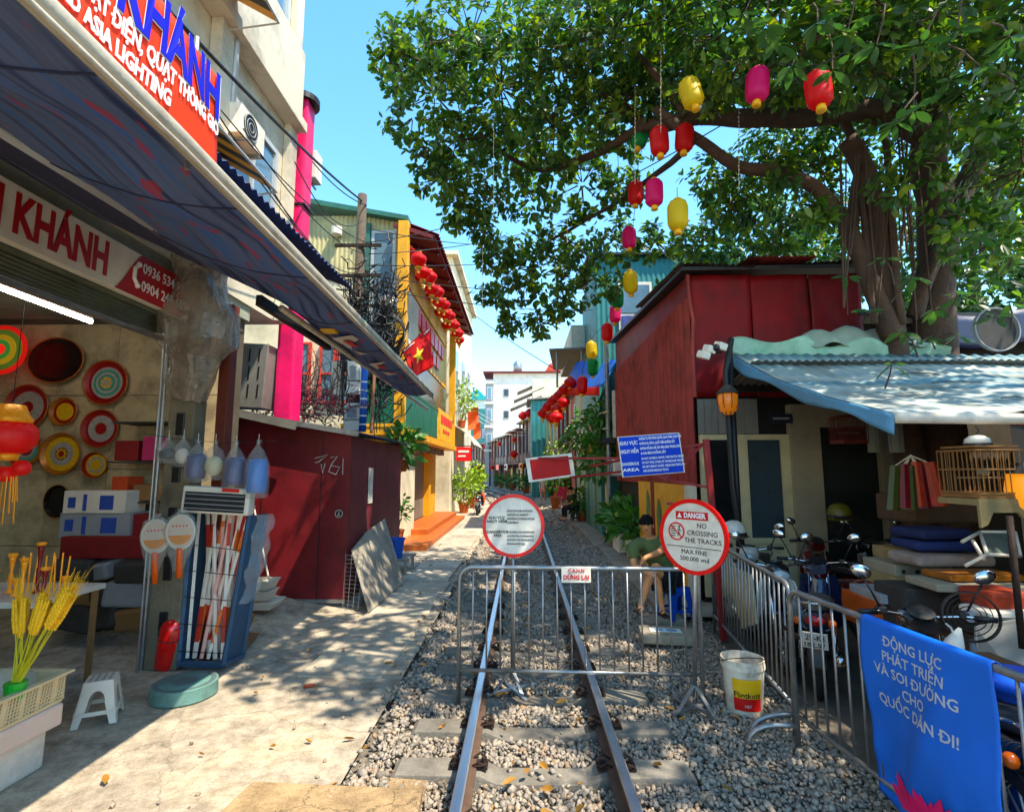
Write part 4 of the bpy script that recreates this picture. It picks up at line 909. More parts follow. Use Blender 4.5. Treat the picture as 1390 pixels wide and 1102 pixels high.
# teal round drain cover
t = thing('drum_lid', 'low teal round metal tub with dark lid on the path', 'tub', at(250, 940, Z=0)); c = at(250, 944, Z=0)
MB().lathe([(.255, 0), (.27, .015), (.262, .1), (.265, .12), (.255, .125)], c, 36).build('side', mat('teal_paint_worn', '#5e827e', .7, var=.2, sc=5, dirt='#3f524f', dsc=4, damt=.7), t, True, sm_ang=40)
MB().lathe([(.001, .118), (.235, .118), (.25, .128), (.235, .132), (.2, .124), (.001, .126)], c, 32).build('lid', mat('lid_grey', '#4f5f60', .6, var=.25), t)

# extinguisher, rackets, tubes rack, hanging goods
m_exr = mat('extinguisher_red', '#c20f0f', .3, var=.06, bump=.02, coat=.5)
t = thing('fire_extinguisher', 'red cylinder leaning between concrete post and blue rack', 'cylinder', at(228, 905, Z=0)); c = at(226, 906, Z=0); ax = (at(238, 838, Y=5.55) - c); M3 = ax.to_track_quat('Z', 'Y').to_matrix(); hh = ax.length
MB().lathe([(.07, 0), (.115, .015), (.12, .05), (.12, hh * .8), (.1, hh * .92), (.04, hh), (.001, hh)], c, 20, M3).build('cylinder', m_exr, t, True)
MB().lathe([(.03, hh), (.03, hh + .05), (.001, hh + .05)], c, 10, M3).build('valve', m_steel, t); MB().lathe([(.119, hh * .58), (.123, hh * .6), (.119, hh * .61)], c, 20, M3).build('band', m_dark, t)
t = thing('orange_pole', 'orange pole standing behind the concrete post', 'pole', at(238, 840, Y=5.6)); MB().cyl(at(236, 850, Y=5.7), at(254, 690, Y=5.75), .02, n=8).build('rod', mat('orange_plastic', '#d9590c', .45, var=.06), t, True)
m_bluef = mat('blue_frame_paint', '#33597a', .6, .2, var=.2, dirt='#3a3a38', dsc=5, damt=.6)
t = thing('tube_rack', 'blue metal rack full of boxed light tubes leaning by the post', 'rack', at(272, 903, Z=0)); B0, B1, T0, T1 = at(243, 900, Y=5.5), at(303, 902, Y=5.5), at(262, 690, Y=5.62), at(338, 700, Y=5.62); dp = Vector((.05, .28, 0))
for a, b_ in ((B0, T0), (B1, T1), (B0 + dp, T0 + dp), (B1 + dp, T1 + dp)): MB().bar(a, b_, .035, .035).build('upright', m_bluef, t)
MB().bar(B0, B1, .05, .05).bar(B0 + dp, B1 + dp, .05, .05).bar(B0, B0 + dp, .05, .05).bar(B1, B1 + dp, .05, .05).build('base_frame', m_bluef, t)
MB().prism([B0, B0 + dp, T0 + dp, T0], (.004, 0, 0)).build('side_panel', m_bluef, t); MB().prism([B1, B1 + dp, T1 + dp, T1], (-.004, 0, 0)).build('side_panel', m_bluef, t)
for k in range(5):
    f_ = .08 + .17 * k; MB().cyl(B0.lerp(T0, f_) + Vector((0, -.03, 0)), B1.lerp(T1, f_) + Vector((0, -.03, 0)), .004, n=5).build('wire', m_dark, t)
tm = [mat('tube_box_white', '#d4cfc6', .6, var=.08), mat('tube_box_orange', '#c9682a', .6, var=.25, sc=4), mat('tube_box_pink', '#cfa39a', .6, var=.15), mat('tube_box_red', '#b03a30', .6, var=.3, sc=5)]
for k in range(16):
    f_ = (k + .5) / 16; lo = B0.lerp(B1, .08 + .84 * f_) + dp * (.15 + .25 * (k % 3)) + Vector((0, 0, .04)); hi = T0.lerp(T1, .02 + .96 * ((k * 7 % 16) + .5) / 16) + dp * (.2 + .2 * (k % 3)) + Vector((0, 0, .05 + .12 * rr.random()))
    tb = thing('tube_box', 'narrow ' + ('white', 'orange', 'pale pink', 'white and red')[k % 4] + ' light tube carton standing in the blue rack', 'carton', lo, 'tube cartons in the blue rack')
    bx = MB().bar(lo, hi, .03, .03).build('box', tm[0] if k % 4 != 2 else tm[2], tb)
    if k % 4:
        for p0, p1 in ((.1, .32), (.7, .85)): MB().bar(lo.lerp(hi, p0), lo.lerp(hi, p1), .031, .031).build('print', tm[k % 4], tb)
b = MB().sheet(lambda u, v: T1.lerp(B1, v * .62) + Vector((.02 + .26 * math.sin(u * math.pi) * (.4 + .6 * v) * (1.25 - v) + .02 * math.sin(v * 25 + u * 9), .1 + .25 * u + .03 * math.sin(v * 17), 0)), 10, 24)
tag(b.build('plastic_sheet', m_clear, smooth=True), 'clear plastic sheet hanging off the blue tube rack', 'plastic sheet')
t = thing('heater', 'white slatted electric heater wrapped in film on top of rack', 'heater', at(298, 698, Y=5.4)); c = at(297, 679, Y=5.4)
MB().obox(c, (.68, .14, .27), (0, .06, .05)).build('case', m_stool, t, bev=.02); MB().obox(c + Vector((0, -.072, -.015)), (.6, .012, .19), (0, .06, .05)).build('grille', m_dark, t)
for k in range(4): MB().obox(c + Vector((0, -.082, -.085 + .047 * k)), (.6, .008, .009), (0, .06, .05)).build('slat', m_cg, t)
MB().obox(c + Vector((.16, -.08, .105)), (.17, .004, .035), (0, .06, .05)).build('red_badge', m_lred, t)
m_film = mat('wrinkled_film', '#aeb4b6', .15, var=.15, bump=.8, bsc=25, alpha=.22, spec=.8)
def hangbag(px, py, hpx, wpx, m_in, label, Y=5.4, shape='cyl'):
    c = at(px, py, Y=Y); h = hpx / F * Y; w_ = wpx / F * Y; t = thing('bagged_goods', label, 'goods', c - Vector((0, 0, h / 2)), 'bagged goods hanging on a line beside the post')
    if shape == 'cyl': MB().lathe([(.001, -h * .4), (w_ * .36, -h * .4), (w_ * .4, -h * .3), (w_ * .4, h * .12), (w_ * .3, h * .2), (.001, h * .2)], c, 16).build('content', m_in, t, True)
    else: MB().ball(c - Vector((0, 0, h * .12)), (w_ * .4, w_ * .3, h * .26), 14, 9).build('content', m_in, t, True)
    b = MB().lathe([(.01, -h * .5), (w_ * .45, -h * .48), (w_ * .5, -h * .3), (w_ * .48, h * .1), (w_ * .3, h * .3), (w_ * .08, h * .44), (.02, h * .47), (w_ * .12, h * .54)], c, 18); b.v = [tuple(Vector(p) + .015 * mnoise.noise_vector(Vector(p) * 22)) for p in b.v]
    b.build('bag', m_film, t, True); MB().cyl(c + Vector((0, 0, h * .47)), c + Vector((0, 0, h * .47 + .1)), .003, n=4).build('cord', m_white, t)
m_bl1 = mat('dark_blue_goods', '#25306e', .4, var=.3, sc=30); m_bl2 = mat('bright_blue_goods', '#1b6fc0', .4, var=.2)
hangbag(228, 612, 34, 30, m_black, 'black kettle in clear bag, first on the line by the post', shape='ball')
hangbag(248, 614, 40, 24, m_cw, 'white round item in clear bag next to the black kettle', shape='ball')
hangbag(267, 627, 56, 30, m_bl1, 'dark blue mesh cylinder in clear bag, beside the white item')
hangbag(291, 626, 52, 30, mat('cream_goods', '#b9b89a', .5), 'cream rounded appliance in clear bag between blue cylinders', shape='ball')
hangbag(319, 633, 62, 31, m_bl1, 'purplish blue mesh cylinder in clear bag above the heater')
hangbag(349, 638, 76, 33, m_bl2, 'bright blue bottle in clear bag at the end of the line')
tag(MB().tube(bez(at(195, 588, Y=5.42), at(375, 598, Y=5.45), .05), .004, 4).build('hanging_line', m_dark), 'thin line holding the bagged goods', 'line')
m_orh = mat('orange_handle', '#dd6208', .4, var=.05)
def racket(px, py, tipx, tipy, label, Y=5.25):
    c = at(px, py, Y=Y); e = at(tipx, tipy, Y=Y); t = thing('mosquito_racket', label, 'racket', e); ax = (c - e).normalized(); rt_ = Vector((ax.z, 0, -ax.x)); nn = Vector((0, -1, 0)); r_ = .15
    MB().prism([c + rt_ * r_ * .86 * math.cos(a) + ax * r_ * math.sin(a) for a in np.linspace(0, 2 * math.pi, 28)[:-1]], nn * .006).build('printed_face', mat('racket_card', '#cfc7bd', .6, var=.1, dirt='#c98a2c', dsc=5, damt=.5), t)
    MB().prism([c + rt_ * r_ * .8 * math.cos(a) + ax * r_ * .8 * math.sin(a) + nn * .007 for a in np.linspace(math.pi * 1.08, math.pi * 1.92, 14)], nn * .002).build('orange_print', mat('racket_orange', '#d58a1c', .6, var=.2), t)
    ringp = [c + rt_ * r_ * .92 * math.cos(a) + ax * r_ * 1.06 * math.sin(a) for a in np.linspace(0, 2 * math.pi, 33)]
    MB().tube(ringp, .014, 7, False).build('rim', m_stool, t, True)
    MB().tube([c - ax * r_, c - ax * r_ * 1.3, e], [.03, .03, .026], 10).build('handle', m_orh, t, True)
    for k in range(5): MB().ball(c + rt_ * (-.07 + .035 * k) + ax * .06 + nn * .01, (.01, .003, .01), 8, 4).build('red_dot', m_rtxt, t)
    b = MB().lathe([(r_ * .3, -r_ * 2.5), (r_ * .9, -r_ * .9), (r_ * 1.15, 0), (r_ * .9, r_ * .95), (.03, r_ * 1.35), (.06, r_ * 1.5)], c, 14, None, 0, 0, .25); b.v = [tuple(Vector(p) + .01 * mnoise.noise_vector(Vector(p) * 25)) for p in b.v]; b.build('bag', m_film, t, True)
racket(211, 728, 210, 792, 'electric racket with orange handle hung on the concrete post, left one')
racket(245, 722, 243, 784, 'electric racket with orange handle hung between post and rack', 5.2)
bpy.data.objects['mosquito_racket']['label'] = 'orange-handled electric racket hung on the concrete post, lower of the pair'
bpy.data.objects['mosquito_racket.001']['label'] = 'orange-handled electric racket hung beside the blue rack, higher of the pair'
# crumpled film round the post top
b = MB().lathe([(.17, 2.75), (.2, 2.95), (.24, 3.2), (.38, 3.4), (.4, 3.7), (.33, 3.95), (.26, 4.15), (.3, 4.3)], (-3.62, 5.6, 0), 40)
b.v = [tuple(Vector(p) + .09 * mnoise.noise_vector(Vector(p) * 4) + .035 * mnoise.noise_vector(Vector(p) * 12)) for p in b.v]
tag(b.build('plastic_wrap', mat('dusty_plastic_film', '#8d857b', .22, var=.35, sc=6, bump=1., bsc=14, alpha=.62, spec=.9)), 'dusty crumpled plastic film wrapped round the post top', 'plastic wrap')
# white tubs, board scraps by the shed
for k, (px, py, lb) in enumerate(((352, 824, 'white plastic tray, bottom of the stack by the red shed'), (350, 812, 'white plastic tub in the middle of the stack'), (352, 798, 'white plastic tub on top of the stack by the red shed'))):
    c = at(px, py, Y=7.2); t = thing('plastic_tub', lb, 'tub', c, 'white tubs stacked by the shed'); w_, d_, h_ = (.52, .4, .09) if k == 0 else (.42, .3, .11)
    MB().prism([c + Vector((x * w_ * .4, y * d_ * .4, 0)) for x, y in ((-1, -1), (1, -1), (1, 1), (-1, 1))], (0, 0, .008)).build('bottom', m_stool, t)
    for (x0, y0_, x1, y1_) in ((-1, -1, 1, -1), (1, -1, 1, 1), (1, 1, -1, 1), (-1, 1, -1, -1)):
        MB().add([c + Vector((x0 * w_ * .4, y0_ * d_ * .4, 0)), c + Vector((x1 * w_ * .4, y1_ * d_ * .4, 0)), c + Vector((x1 * w_ * .5, y1_ * d_ * .5, h_)), c + Vector((x0 * w_ * .5, y0_ * d_ * .5, h_))], [(0, 1, 2, 3)]).build('side', m_stool, t)
        MB().bar(c + Vector((x0 * w_ * .5, y0_ * d_ * .5, h_)), c + Vector((x1 * w_ * .5, y1_ * d_ * .5, h_)), .02, .014).build('lip', m_stool, t)
def board(pts, th, m, nm, lb, cat): return tag(MB().prism(pts, th).build(nm, m, bev=.003), lb, cat)
board([at(309, 872, Z=.04), at(334, 860, Z=.06), at(345, 835, Y=6.5), at(326, 812, Y=6.5)], (.01, .012, 0), m_cb, 'cardboard_sheet', 'brown cardboard leaning beside the blue tube rack', 'cardboard')
board([at(308, 868, Y=5.95), at(337, 852, Y=6.0), at(322, 815, Y=6.1), at(312, 822, Y=6.1)], (.008, .01, 0), mat('blue_white_card', '#a9b6c6', .7, var=.1, dirt='#1d4fae', dsc=3, damt=.9), 'advert_card', 'white and blue card leaning on the tube rack', 'card')
board([at(305, 885, Z=.03), at(332, 885, Z=.03), at(352, 860, Z=.05), at(325, 858, Z=.05)], (0, 0, .012), m_cb, 'cardboard_flap', 'torn brown cardboard flap lying flat on the ground', 'cardboard')
tag(MB().tube([at(366, 790, Y=7.2), at(345, 690, Y=7.5)], .012, 6).build('broom_stick', m_cw), 'pale broom stick leaning on the dark red shed', 'stick')

# ================================================================ red shed
m_shed = mat('dark_red_shed_paint', '#72121a', .45, .1, var=.22, sc=2.2, bump=.25, bsc=4, dirt='#3a0c0e', dsc=2.4, damt=.65)
m_shed2 = mat('faded_red_shed_paint', '#7a2630', .55, .1, var=.18, sc=2, dirt='#4a1a22', dsc=2.5, damt=.6)
t = thing('metal_shed', 'dark red sheet metal shed beside the path with graffiti scrawl', 'shed', (-3.7, 9.6, 0))
def top(x): return 2.55 + (-2.62 - x) * .17
MB().prism([(-5.3, 8.0, .06), (-2.62, 8.0, .06), (-2.62, 8.0, top(-2.62)), (-5.3, 8.0, top(-5.3))], (0, .04, 0)).build('front_panel', m_shed, t)
for x in (-3.95, -3.05): MB().obox((x, 7.994, 1.3), (.012, .012, 2.45)).build('panel_seam', mat('seam_dark', '#240608', .6), t)
MB().bar((-5.3, 7.985, .09), (-2.62, 7.985, .09), .03, .05).build('bottom_rail', m_steel, t)
ys = [8.04, 8.75, 9.4, 10.2, 11.4]
for a, b_ in zip(ys, ys[1:]): MB().prism([(-2.62, a + .004, .06), (-2.62, b_ - .004, .06), (-2.62, b_ - .004, 2.53), (-2.62, a + .004, 2.53)], (-.03, 0, 0)).build('side_panel', m_shed2, t)
MB().box(-5.3, -2.66, 11.36, 11.4, .06, 2.6).build('rear_panel', m_shed2, t)
corr(MB(), (-2.45, 7.8, 2.57), (0, 3.8, .0), (-3.1, 0, .53), .1, .012).build('roof_sheet', m_corr, t, True)
MB().bar((-5.4, 7.82, 3.05), (-2.45, 7.82, 2.55), .05, .08).build('fascia', m_steel, t)
MB().box(-2.61, -2.6, 8.95, 9.2, 1.45, 2.05).build('notice_paper', m_white, t)
gr = mat('chalk_white', '#a8a4a0', .8)
G = lambda x, y: at(x, y, Y=7.985)
b = MB()
for st in (((428, 622), (445, 617), (432, 627), (428, 628)), ((436, 630), (438, 642), (441, 629)), ((449, 621), (458, 619), (450, 630), (446, 640), (456, 644), (461, 634), (450, 632)), ((466, 622), (465, 644))): b.tube([G(*p) for p in st], .008, 4)
b.build('graffiti', gr, t)
c = G(460, 697); disc(c, .065, (0, -1, 0), (1, 0, 0), .004, 'sticker', m_txt, t, 20); ring(0, .05, .06, c + Vector((0, -.005, 0)), (0, -1, 0), (1, 0, 0), .003, 'sticker_ring', gr, t, 20); MB().tube([c + Vector((0, -.006, .035)), c + Vector((0, -.006, -.005)), c + Vector((.02, -.006, -.035))], .007, 4).tube([c + Vector((0, -.006, 0)), c + Vector((-.02, -.006, -.035))], .007, 4).build('sticker_figure', gr, t)
# vented cabinet on the shed roof
t = thing('vented_cabinet', 'grey metal cabinet with slots on the shed roof', 'cabinet', at(315, 553, Y=7.8)); c = at(314, 508, Y=7.85)
m_cab = mat('cabinet_grey', '#80807c', .5, .3, var=.1, dirt='#55524c', damt=.5)
MB().obox(c + Vector((0, .2, 0)), (1.05, .4, 1.0), (0, .05, 0)).build('case', m_cab, t, bev=.01)
for k, (dx, n) in enumerate(((.27, 3), (.42, 3), (-.12, 1))):
    for j in range(n): MB().obox(c + Vector((dx, -.004, .3 - .28 * j)), (.02, .01, .2), (0, .05, 0)).build('slot', m_black, t)
MB().bar(at(268, 548, Y=7.7), at(402, 578, Y=7.7), .04, .12).build('ledge', m_cab, t)
# leaning grey boards and mesh against the shed side
m_gboard = mat('grey_fibre_board', '#9c968a', .85, var=.2, sc=3, bump=.4, dirt='#4a453e', dsc=2, damt=.6)
board([(-2.16, 7.6, .03), (-2.12, 9.6, .03), (-2.55, 9.8, 1.12), (-2.57, 8.75, 1.0), (-2.56, 8.0, .82)], (.025, 0, .01), m_gboard, 'grey_board', 'big grey board leaning against the side of red shed', 'board')
t = thing('wire_mesh', 'narrow galvanised wire mesh leaning on the red shed corner', 'mesh panel', (-2.55, 7.85, 0))
for k in range(4): MB().cyl((-2.62 + .09 * k, 7.9 - .05 * k, .03), (-2.62 + .09 * k, 7.96, .78), .005, n=4).build('wire', m_steel, t)
for k in range(13): MB().cyl((-2.62, 7.93, .06 + .058 * k), (-2.35, 7.8 + .06 * k / 5, .06 + .058 * k), .004, n=4).build('wire', m_steel, t)
# ================================================================ left: gable house, pole, yellow restaurant
m_gab = mat('yellowed_corrugated', '#b7b08a', .7, var=.2, sc=2, dirt='#7d7458', dsc=1.3, damt=.6)
m_gw = mat('pale_gable_wall', '#cfc9b4', .85, var=.12, sc=1.6, dirt='#8d8770', dsc=1, damt=.6)
m_green = mat('green_metal', '#2f6f62', .55, .2, var=.15, dirt='#274a44', damt=.4)
m_tealr = mat('teal_corrugated', '#2f7f80', .55, .2, var=.12, sc=1.2, dirt='#23585a', damt=.4)
t = thing('gable_house', 'pale house with green roof edge and corrugated gable behind the utility pole', 'house', (-5.2, 14, 0))
MB().box(-7.5, -3.25, 13.2, 16, 0, 7.2).build('wall', m_gw, t)
b = MB(); corr(b, (-7.5, 13.15, 7.0), (4.3, 0, 0), (0, 0, 1.75), .12, .018).build('gable_sheet', m_gab, t, True)
MB().prism([(-7.8, 12.9, 9.55), (-2.95, 12.9, 8.62), (-2.95, 12.9, 8.5), (-7.8, 12.9, 9.4)], (0, 4, 0)).build('roof', m_green, t)
for (x0, x1, z0, z1_) in ((-3.95, -3.3, 5.4, 8.3),):
    f_ = MB().box(x0, x1, 13.08, 13.2, z0, z0 + .08).box(x0, x1, 13.08, 13.2, z1_ - .08, z1_).box(x0, x0 + .08, 13.08, 13.2, z0 + .08, z1_ - .08).box(x1 - .08, x1, 13.08, 13.2, z0 + .08, z1_ - .08).build('window', m_wf, t); MB().box(x0 + .08, x1 - .08, 13.1, 13.19, z0 + .08, z1_ - .08).build('pane', m_glass, f_)
MB().box(-4.12, -3.98, 13.05, 13.2, 2.6, 8.5).build('green_post', m_green, t)
m_rwf = mat('red_window_frame', '#b8463c', .6, var=.1)
for x0 in (-5.85, -5.2, -4.75):
    f_ = MB().box(x0, x0 + .06, 13.1, 13.2, 3.7, 5.3).box(x0 + .36, x0 + .42, 13.1, 13.2, 3.7, 5.3).box(x0 + .06, x0 + .36, 13.1, 13.2, 3.7, 3.76).box(x0 + .06, x0 + .36, 13.1, 13.2, 4.45, 4.5).box(x0 + .06, x0 + .36, 13.1, 13.2, 5.24, 5.3).build('window', m_rwf, t)
    MB().box(x0 + .06, x0 + .36, 13.15, 13.19, 3.76, 5.24).build('pane', m_glass, f_)
MB().box(-4.35, -4.3, 13.02, 13.06, 8.05, 8.1).lathe([(.001, -.12), (.14, -.1), (.14, .1), (.001, .12)], (-4.85, 13.0, 8.25), 14).build('wall_lamp', m_white, t)
tag(MB().prism([(-5.75, 9.4, 6.2), (-4.7, 9.4, 6.2), (-4.7, 9.4, 7.0), (-5.0, 9.4, 7.35), (-5.75, 9.4, 7.35)], (0, 2.5, 0)).build('roof_hut', m_green), 'green metal roof hut under the rooftop air conditioner', 'hut')

# utility pole with its tangle
m_cable = mat('black_cable', '#101114', .55, var=.1, bump=0); m_cable2 = mat('grey_cable', '#4d4e52', .6, var=.1, bump=0)
pole = thing('utility_pole', 'concrete utility pole buried in a tangle of black cables', 'utility pole', (-3.62, 11.2, 0))
PX, PY = -3.62, 11.2
MB().tube([(PX, PY, 0), (PX, PY, 8.25)], [.15, .1], 12).build('shaft', mat('old_pole_concrete', '#4a4238', .9, var=.3, sc=6, bump=.5), pole, True)
for z in (5.6, 6.3, 7.0): MB().bar((PX - .55, PY - .1, z), (PX + .5, PY - .1, z), .05, .07).build('cross_arm', m_rust, pole)
r4 = random.Random(21)
b = MB()
for k in range(300):
    z = r4.gauss(5.0, .8); a = r4.uniform(0, 6.28); rad = r4.uniform(.08, .5); w2 = r4.uniform(.15, .45); p0 = Vector((PX + .2 + .45 * math.cos(a) + .3 * r4.random(), PY - .1 + .25 * math.sin(a), z))
    pts = [p0 + Vector((w2 * (i / 6 - .5) * 2 * math.cos(a * 3) + r4.uniform(-.08, .08), r4.uniform(-.1, .1), -rad * math.sin(math.pi * i / 6) + r4.uniform(-.06, .06))) for i in range(7)]
    b.tube(pts, r4.choice([.009, .013, .018]), 4)
for k in range(70):
    z = r4.uniform(4.0, 6.4); x = PX + r4.uniform(-.35, .7); b.tube([(x, PY - .15 + r4.uniform(-.15, .15), z), (x + r4.uniform(-.08, .08), PY - .15, z - .7), (x + r4.uniform(-.15, .15), PY - .1, z - r4.uniform(1.0, 2.2))], .012, 4)
tag(b.build('cable_tangle', m_cable, pole), kind='stuff')
for k in range(5):
    c = Vector((PX + .68 + .03 * k, PY - .05 * k, 5.05 - .04 * k)); MB().tube([c + Vector((.36 * math.cos(a) * (1 - .05 * k), .05 * math.sin(a * 3), .42 * math.sin(a))) for a in np.linspace(0, 6.28, 25)], .022, 5, False).build('cable_coil', m_cable, pole, True)
m_meter = mat('meter_box_white', '#c9c9c2', .5, var=.06, dirt='#8c8a80', damt=.5)
def meter(px0, py0, px1, py1, Y, lb):
    a, b_ = at(px0, py1, Y=Y), at(px1, py0, Y=Y); t = thing('meter_box', lb, 'meter box', a); MB().box(a.x, b_.x, Y, Y + .2, a.z, b_.z).build('case', m_meter, t, bev=.012)
    MB().box(a.x + .06, b_.x - .06, Y - .008, Y, a.z + (b_.z - a.z) * .45, b_.z - .1).build('dial_window', m_cg, t, bev=.004); MB().box(a.x - .01, b_.x + .01, Y - .012, Y + .21, a.z + (b_.z - a.z) * .38, a.z + (b_.z - a.z) * .41).build('lid_seam', m_dark, t)
meter(470, 490, 488, 534, 10.6, 'pale meter box with round glass dial above the shed roof')
meter(466, 547, 489, 584, 10.5, 'pale lower meter box standing just above the shed roof edge')
tag(MB().prism([at(450, 490, Y=11.4), at(464, 490, Y=11.4), at(464, 545, Y=11.4), at(458, 552, Y=11.4), at(450, 530, Y=11.4)], (0, .04, 0)).build('torn_sign', m_white), 'white torn panel hanging behind the meter boxes', 'panel')
t = thing('wrapped_pipe', 'blue pipe wrapped with white bands beside the meter boxes', 'pipe', at(492, 586, Y=10.4)); a, b_ = at(492, 586, Y=10.4), at(495, 498, Y=10.4)
MB().tube([a, b_], .07, 12).build('pipe', mat('blue_pipe', '#1d4f9c', .5, var=.15), t, True)
for k in range(6): MB().cyl(a.lerp(b_, .1 + .13 * k), a.lerp(b_, .12 + .13 * k), .073, n=12).build('band', m_white, t)
tag(MB().tube([at(504, 588, Y=10.8), at(510, 470, Y=10.8)], .035, 8).build('brown_pipe', mat('brown_pipe_paint', '#7d5a44', .6)), 'brown vertical pipe next to the blue wrapped pipe', 'pipe')
b = MB().lathe([(.001, 0), (.2, .0), (.26, .2), (.16, .3), (.001, .3)], at(527, 420, Y=11.8), 14, Matrix.Rotation(R(60), 3, 'X')); tag(b.build('street_lamp_head', m_cab, smooth=True), 'grey street lamp head among the cables', 'lamp')
# dry vine over the shed roof
m_vine = mat('dry_vine', '#4f4238', .9, var=.3); m_fl = mat('faded_pink_flowers', '#8c3a4a', .8, var=.4, sc=6)
t = thing('dry_vine', 'dry leafless vine with faded pink flowers sprawling over the shed roof', 'plant', at(410, 575, Y=9.5))
b = MB(); f_ = MB()
for k in range(120):
    p = at(r4.uniform(352, 470), r4.uniform(535, 572), Y=r4.uniform(9, 10.5)); pts = [p]
    d = Vector((r4.uniform(-1, 1), r4.uniform(-.4, .4), r4.uniform(.1, 1.1)))
    for i in range(6): d = (d + Vector((r4.uniform(-.7, .7), r4.uniform(-.3, .3), r4.uniform(-.6, .5)))).normalized(); pts.append(pts[-1] + d * r4.uniform(.1, .26))
    b.tube(pts, [.012, .011, .01, .009, .007, .005, .004], 4)
    for q in pts[1:4]:
        if q.z < 3.5:
            for _ in range(3): c = q + Vector((r4.uniform(-.1, .1), r4.uniform(-.1, .1), r4.uniform(-.1, .1))); f_.add([c + Vector((r4.uniform(-.04, .04), r4.uniform(-.04, .04), r4.uniform(-.04, .04))) for _ in range(4)], [(0, 1, 2), (0, 2, 3)])
tag(b.build('twigs', m_vine, t), kind='stuff'); tag(f_.build('flowers', m_fl, t), kind='stuff')

# yellow restaurant
m_yw = mat('yellow_wall_paint', '#e2a208', .6, var=.1, sc=2, dirt='#8f6a16', dsc=2, damt=.5)
m_dgr = mat('dark_green_paint', '#1a5a44', .5, var=.15); m_dred = mat('dark_red_roof', '#5e1418', .6, var=.2)
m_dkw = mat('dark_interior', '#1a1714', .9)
m_wood = mat('brown_step_tile', '#a05a30', .5, var=.2, sc=4)
t = thing('yellow_restaurant', 'yellow two-storey restaurant with dark red eave and green balcony panels', 'building', (-4, 17.5, 0))
MB().box(-7, -3.35, 13.3, 23, 3.0, 8.3).build('upper_wall', mat('pale_yellow_wall', '#d9bd78', .7, var=.1, dirt='#9a7c3c', damt=.4), t)
MB().box(-7, -4.2, 12.9, 23, 0, 3.0).build('lower_wall', m_dkw, t)
for Y in (12.85, 22.6): MB().box(-3.16, -2.9, Y - .13, Y + .13, 2.9, 8.4).build('pillar', m_yw, t, bev=.01)
for Y in (13.2, 15.5, 20.2): MB().box(-3.75, -3.5, Y - .15, Y + .15, 0.3, 2.9).build('ground_pillar', m_yw, t, bev=.01)
MB().box(-3.85, -3.72, 15.65, 17.6, .3, 2.75).build('green_door', m_dgr, t); MB().box(-3.85, -3.74, 17.62, 20.05, .3, 2.75).build('grey_shutter', m_cab, t); MB().box(-3.85, -3.7, 20.3, 22.6, .3, 2.85).build('yellow_panel', m_yw, t)
MB().box(-4.4, -2.85, 12.6, 22.9, 2.86, 3.06).build('balcony_floor', m_yw, t, bev=.01)
MB().box(-4.4, -2.83, 12.58, 12.7, 3.06, 3.14).build('balcony_edge', m_yw, t)
for k in range(4):
    MB().box(-2.98, -2.94, 13.0 + 1.3 * k, 14.25 + 1.3 * k, 3.12, 4.05).build('green_panel', m_dgr, t)
for k in range(3): MB().box(-4.3 + .4 * k, -3.94 + .4 * k, 12.72, 12.75, 3.12, 4.4).build('green_panel', m_dgr, t)
MB().box(-2.99, -2.93, 12.95, 22.5, 4.08, 4.14).build('hand_rail', m_dgr, t)
sb = MB().box(-2.95, -2.9, 18.3, 21.8, 3.1, 4.2).build('yellow_sign', mat('bright_yellow_sign', '#e0a818', .5), t)
for k in range(5): MB().box(-2.9, -2.885, 18.7 + .6 * k, 19.15 + .6 * k, 3.72, 4.02).build('red_character', m_redp, sb)
for k in range(3): MB().box(-2.9, -2.885, 19.2 + .6 * k, 19.6 + .6 * k, 3.4, 3.52).build('red_character', m_redp, sb)
MB().box(-3.36, -3.3, 12.9, 22.6, 5.55, 5.75).build('yellow_band', m_yw, t); MB().box(-3.36, -3.28, 13.4, 22.4, 7.35, 7.75).build('yellow_band', m_yw, t)
MB().box(-3.36, -3.32, 13.3, 22.5, 4.2, 5.5).build('glazing', mat('dark_glazing', '#1c2224', .2, var=.3, bump=0), t)
c = Vector((-3.28, 14.0, 6.75)); disc(c, .42, (1, 0, 0), (0, 1, 0), .06, 'round_logo', m_dred, t, 24); ring(0, .25, .33, c + Vector((.06, 0, 0)), (1, 0, 0), (0, 1, 0), .01, 'logo_ring', m_wtxt, t, 24)
MB().box(-3.3, -3.24, 13.5, 14.6, 6.0, 6.25).build('logo_plate', m_dred, t)
for k in range(8): MB().box(-3.31, -3.26, 15.0 + .85 * k, 15.65 + .85 * k, 6.6, 7.15).build('red_character', m_redp, t)
for k in range(5): MB().box(-3.31, -3.26, 16.4 + .85 * k, 17.0 + .85 * k, 5.95, 6.4).build('red_character', m_redp, t)
MB().prism([(-3.2, 13.0, 8.45), (-2.25, 13.0, 8.12), (-2.25, 13.0, 8.04), (-3.2, 13.0, 8.35)], (0, 10.1, 0)).build('roof', m_dred, t)
corr(MB(), (-2.15, 12.95, 8.12), (0, 10.2, 0), (-1.05, 0, .42), .2, .03).build('roof_tiles', m_dred, t, True)
for k in range(10): MB().bar((-2.3, 12.9 + 1.05 * k, 8.02), (-3.3, 12.9 + 1.05 * k, 8.35), .08, .1).build('rafter', m_dred, t)
for k in range(7): MB().lathe([(.001, 0), (.14, 0), (.12, .24), (.001, .24)], (-3.2, 13.5 + 1.2 * k, 2.6), 10).build('hanging_light', m_cab, t)
for k in range(2): MB().box(-3.7, -2.75 + .35 * (1 - k), 13.4 + k * 2.2, 22.4, 0.0, .3 - .15 * (1 - k)).build('step', m_wood, t, bev=.012)
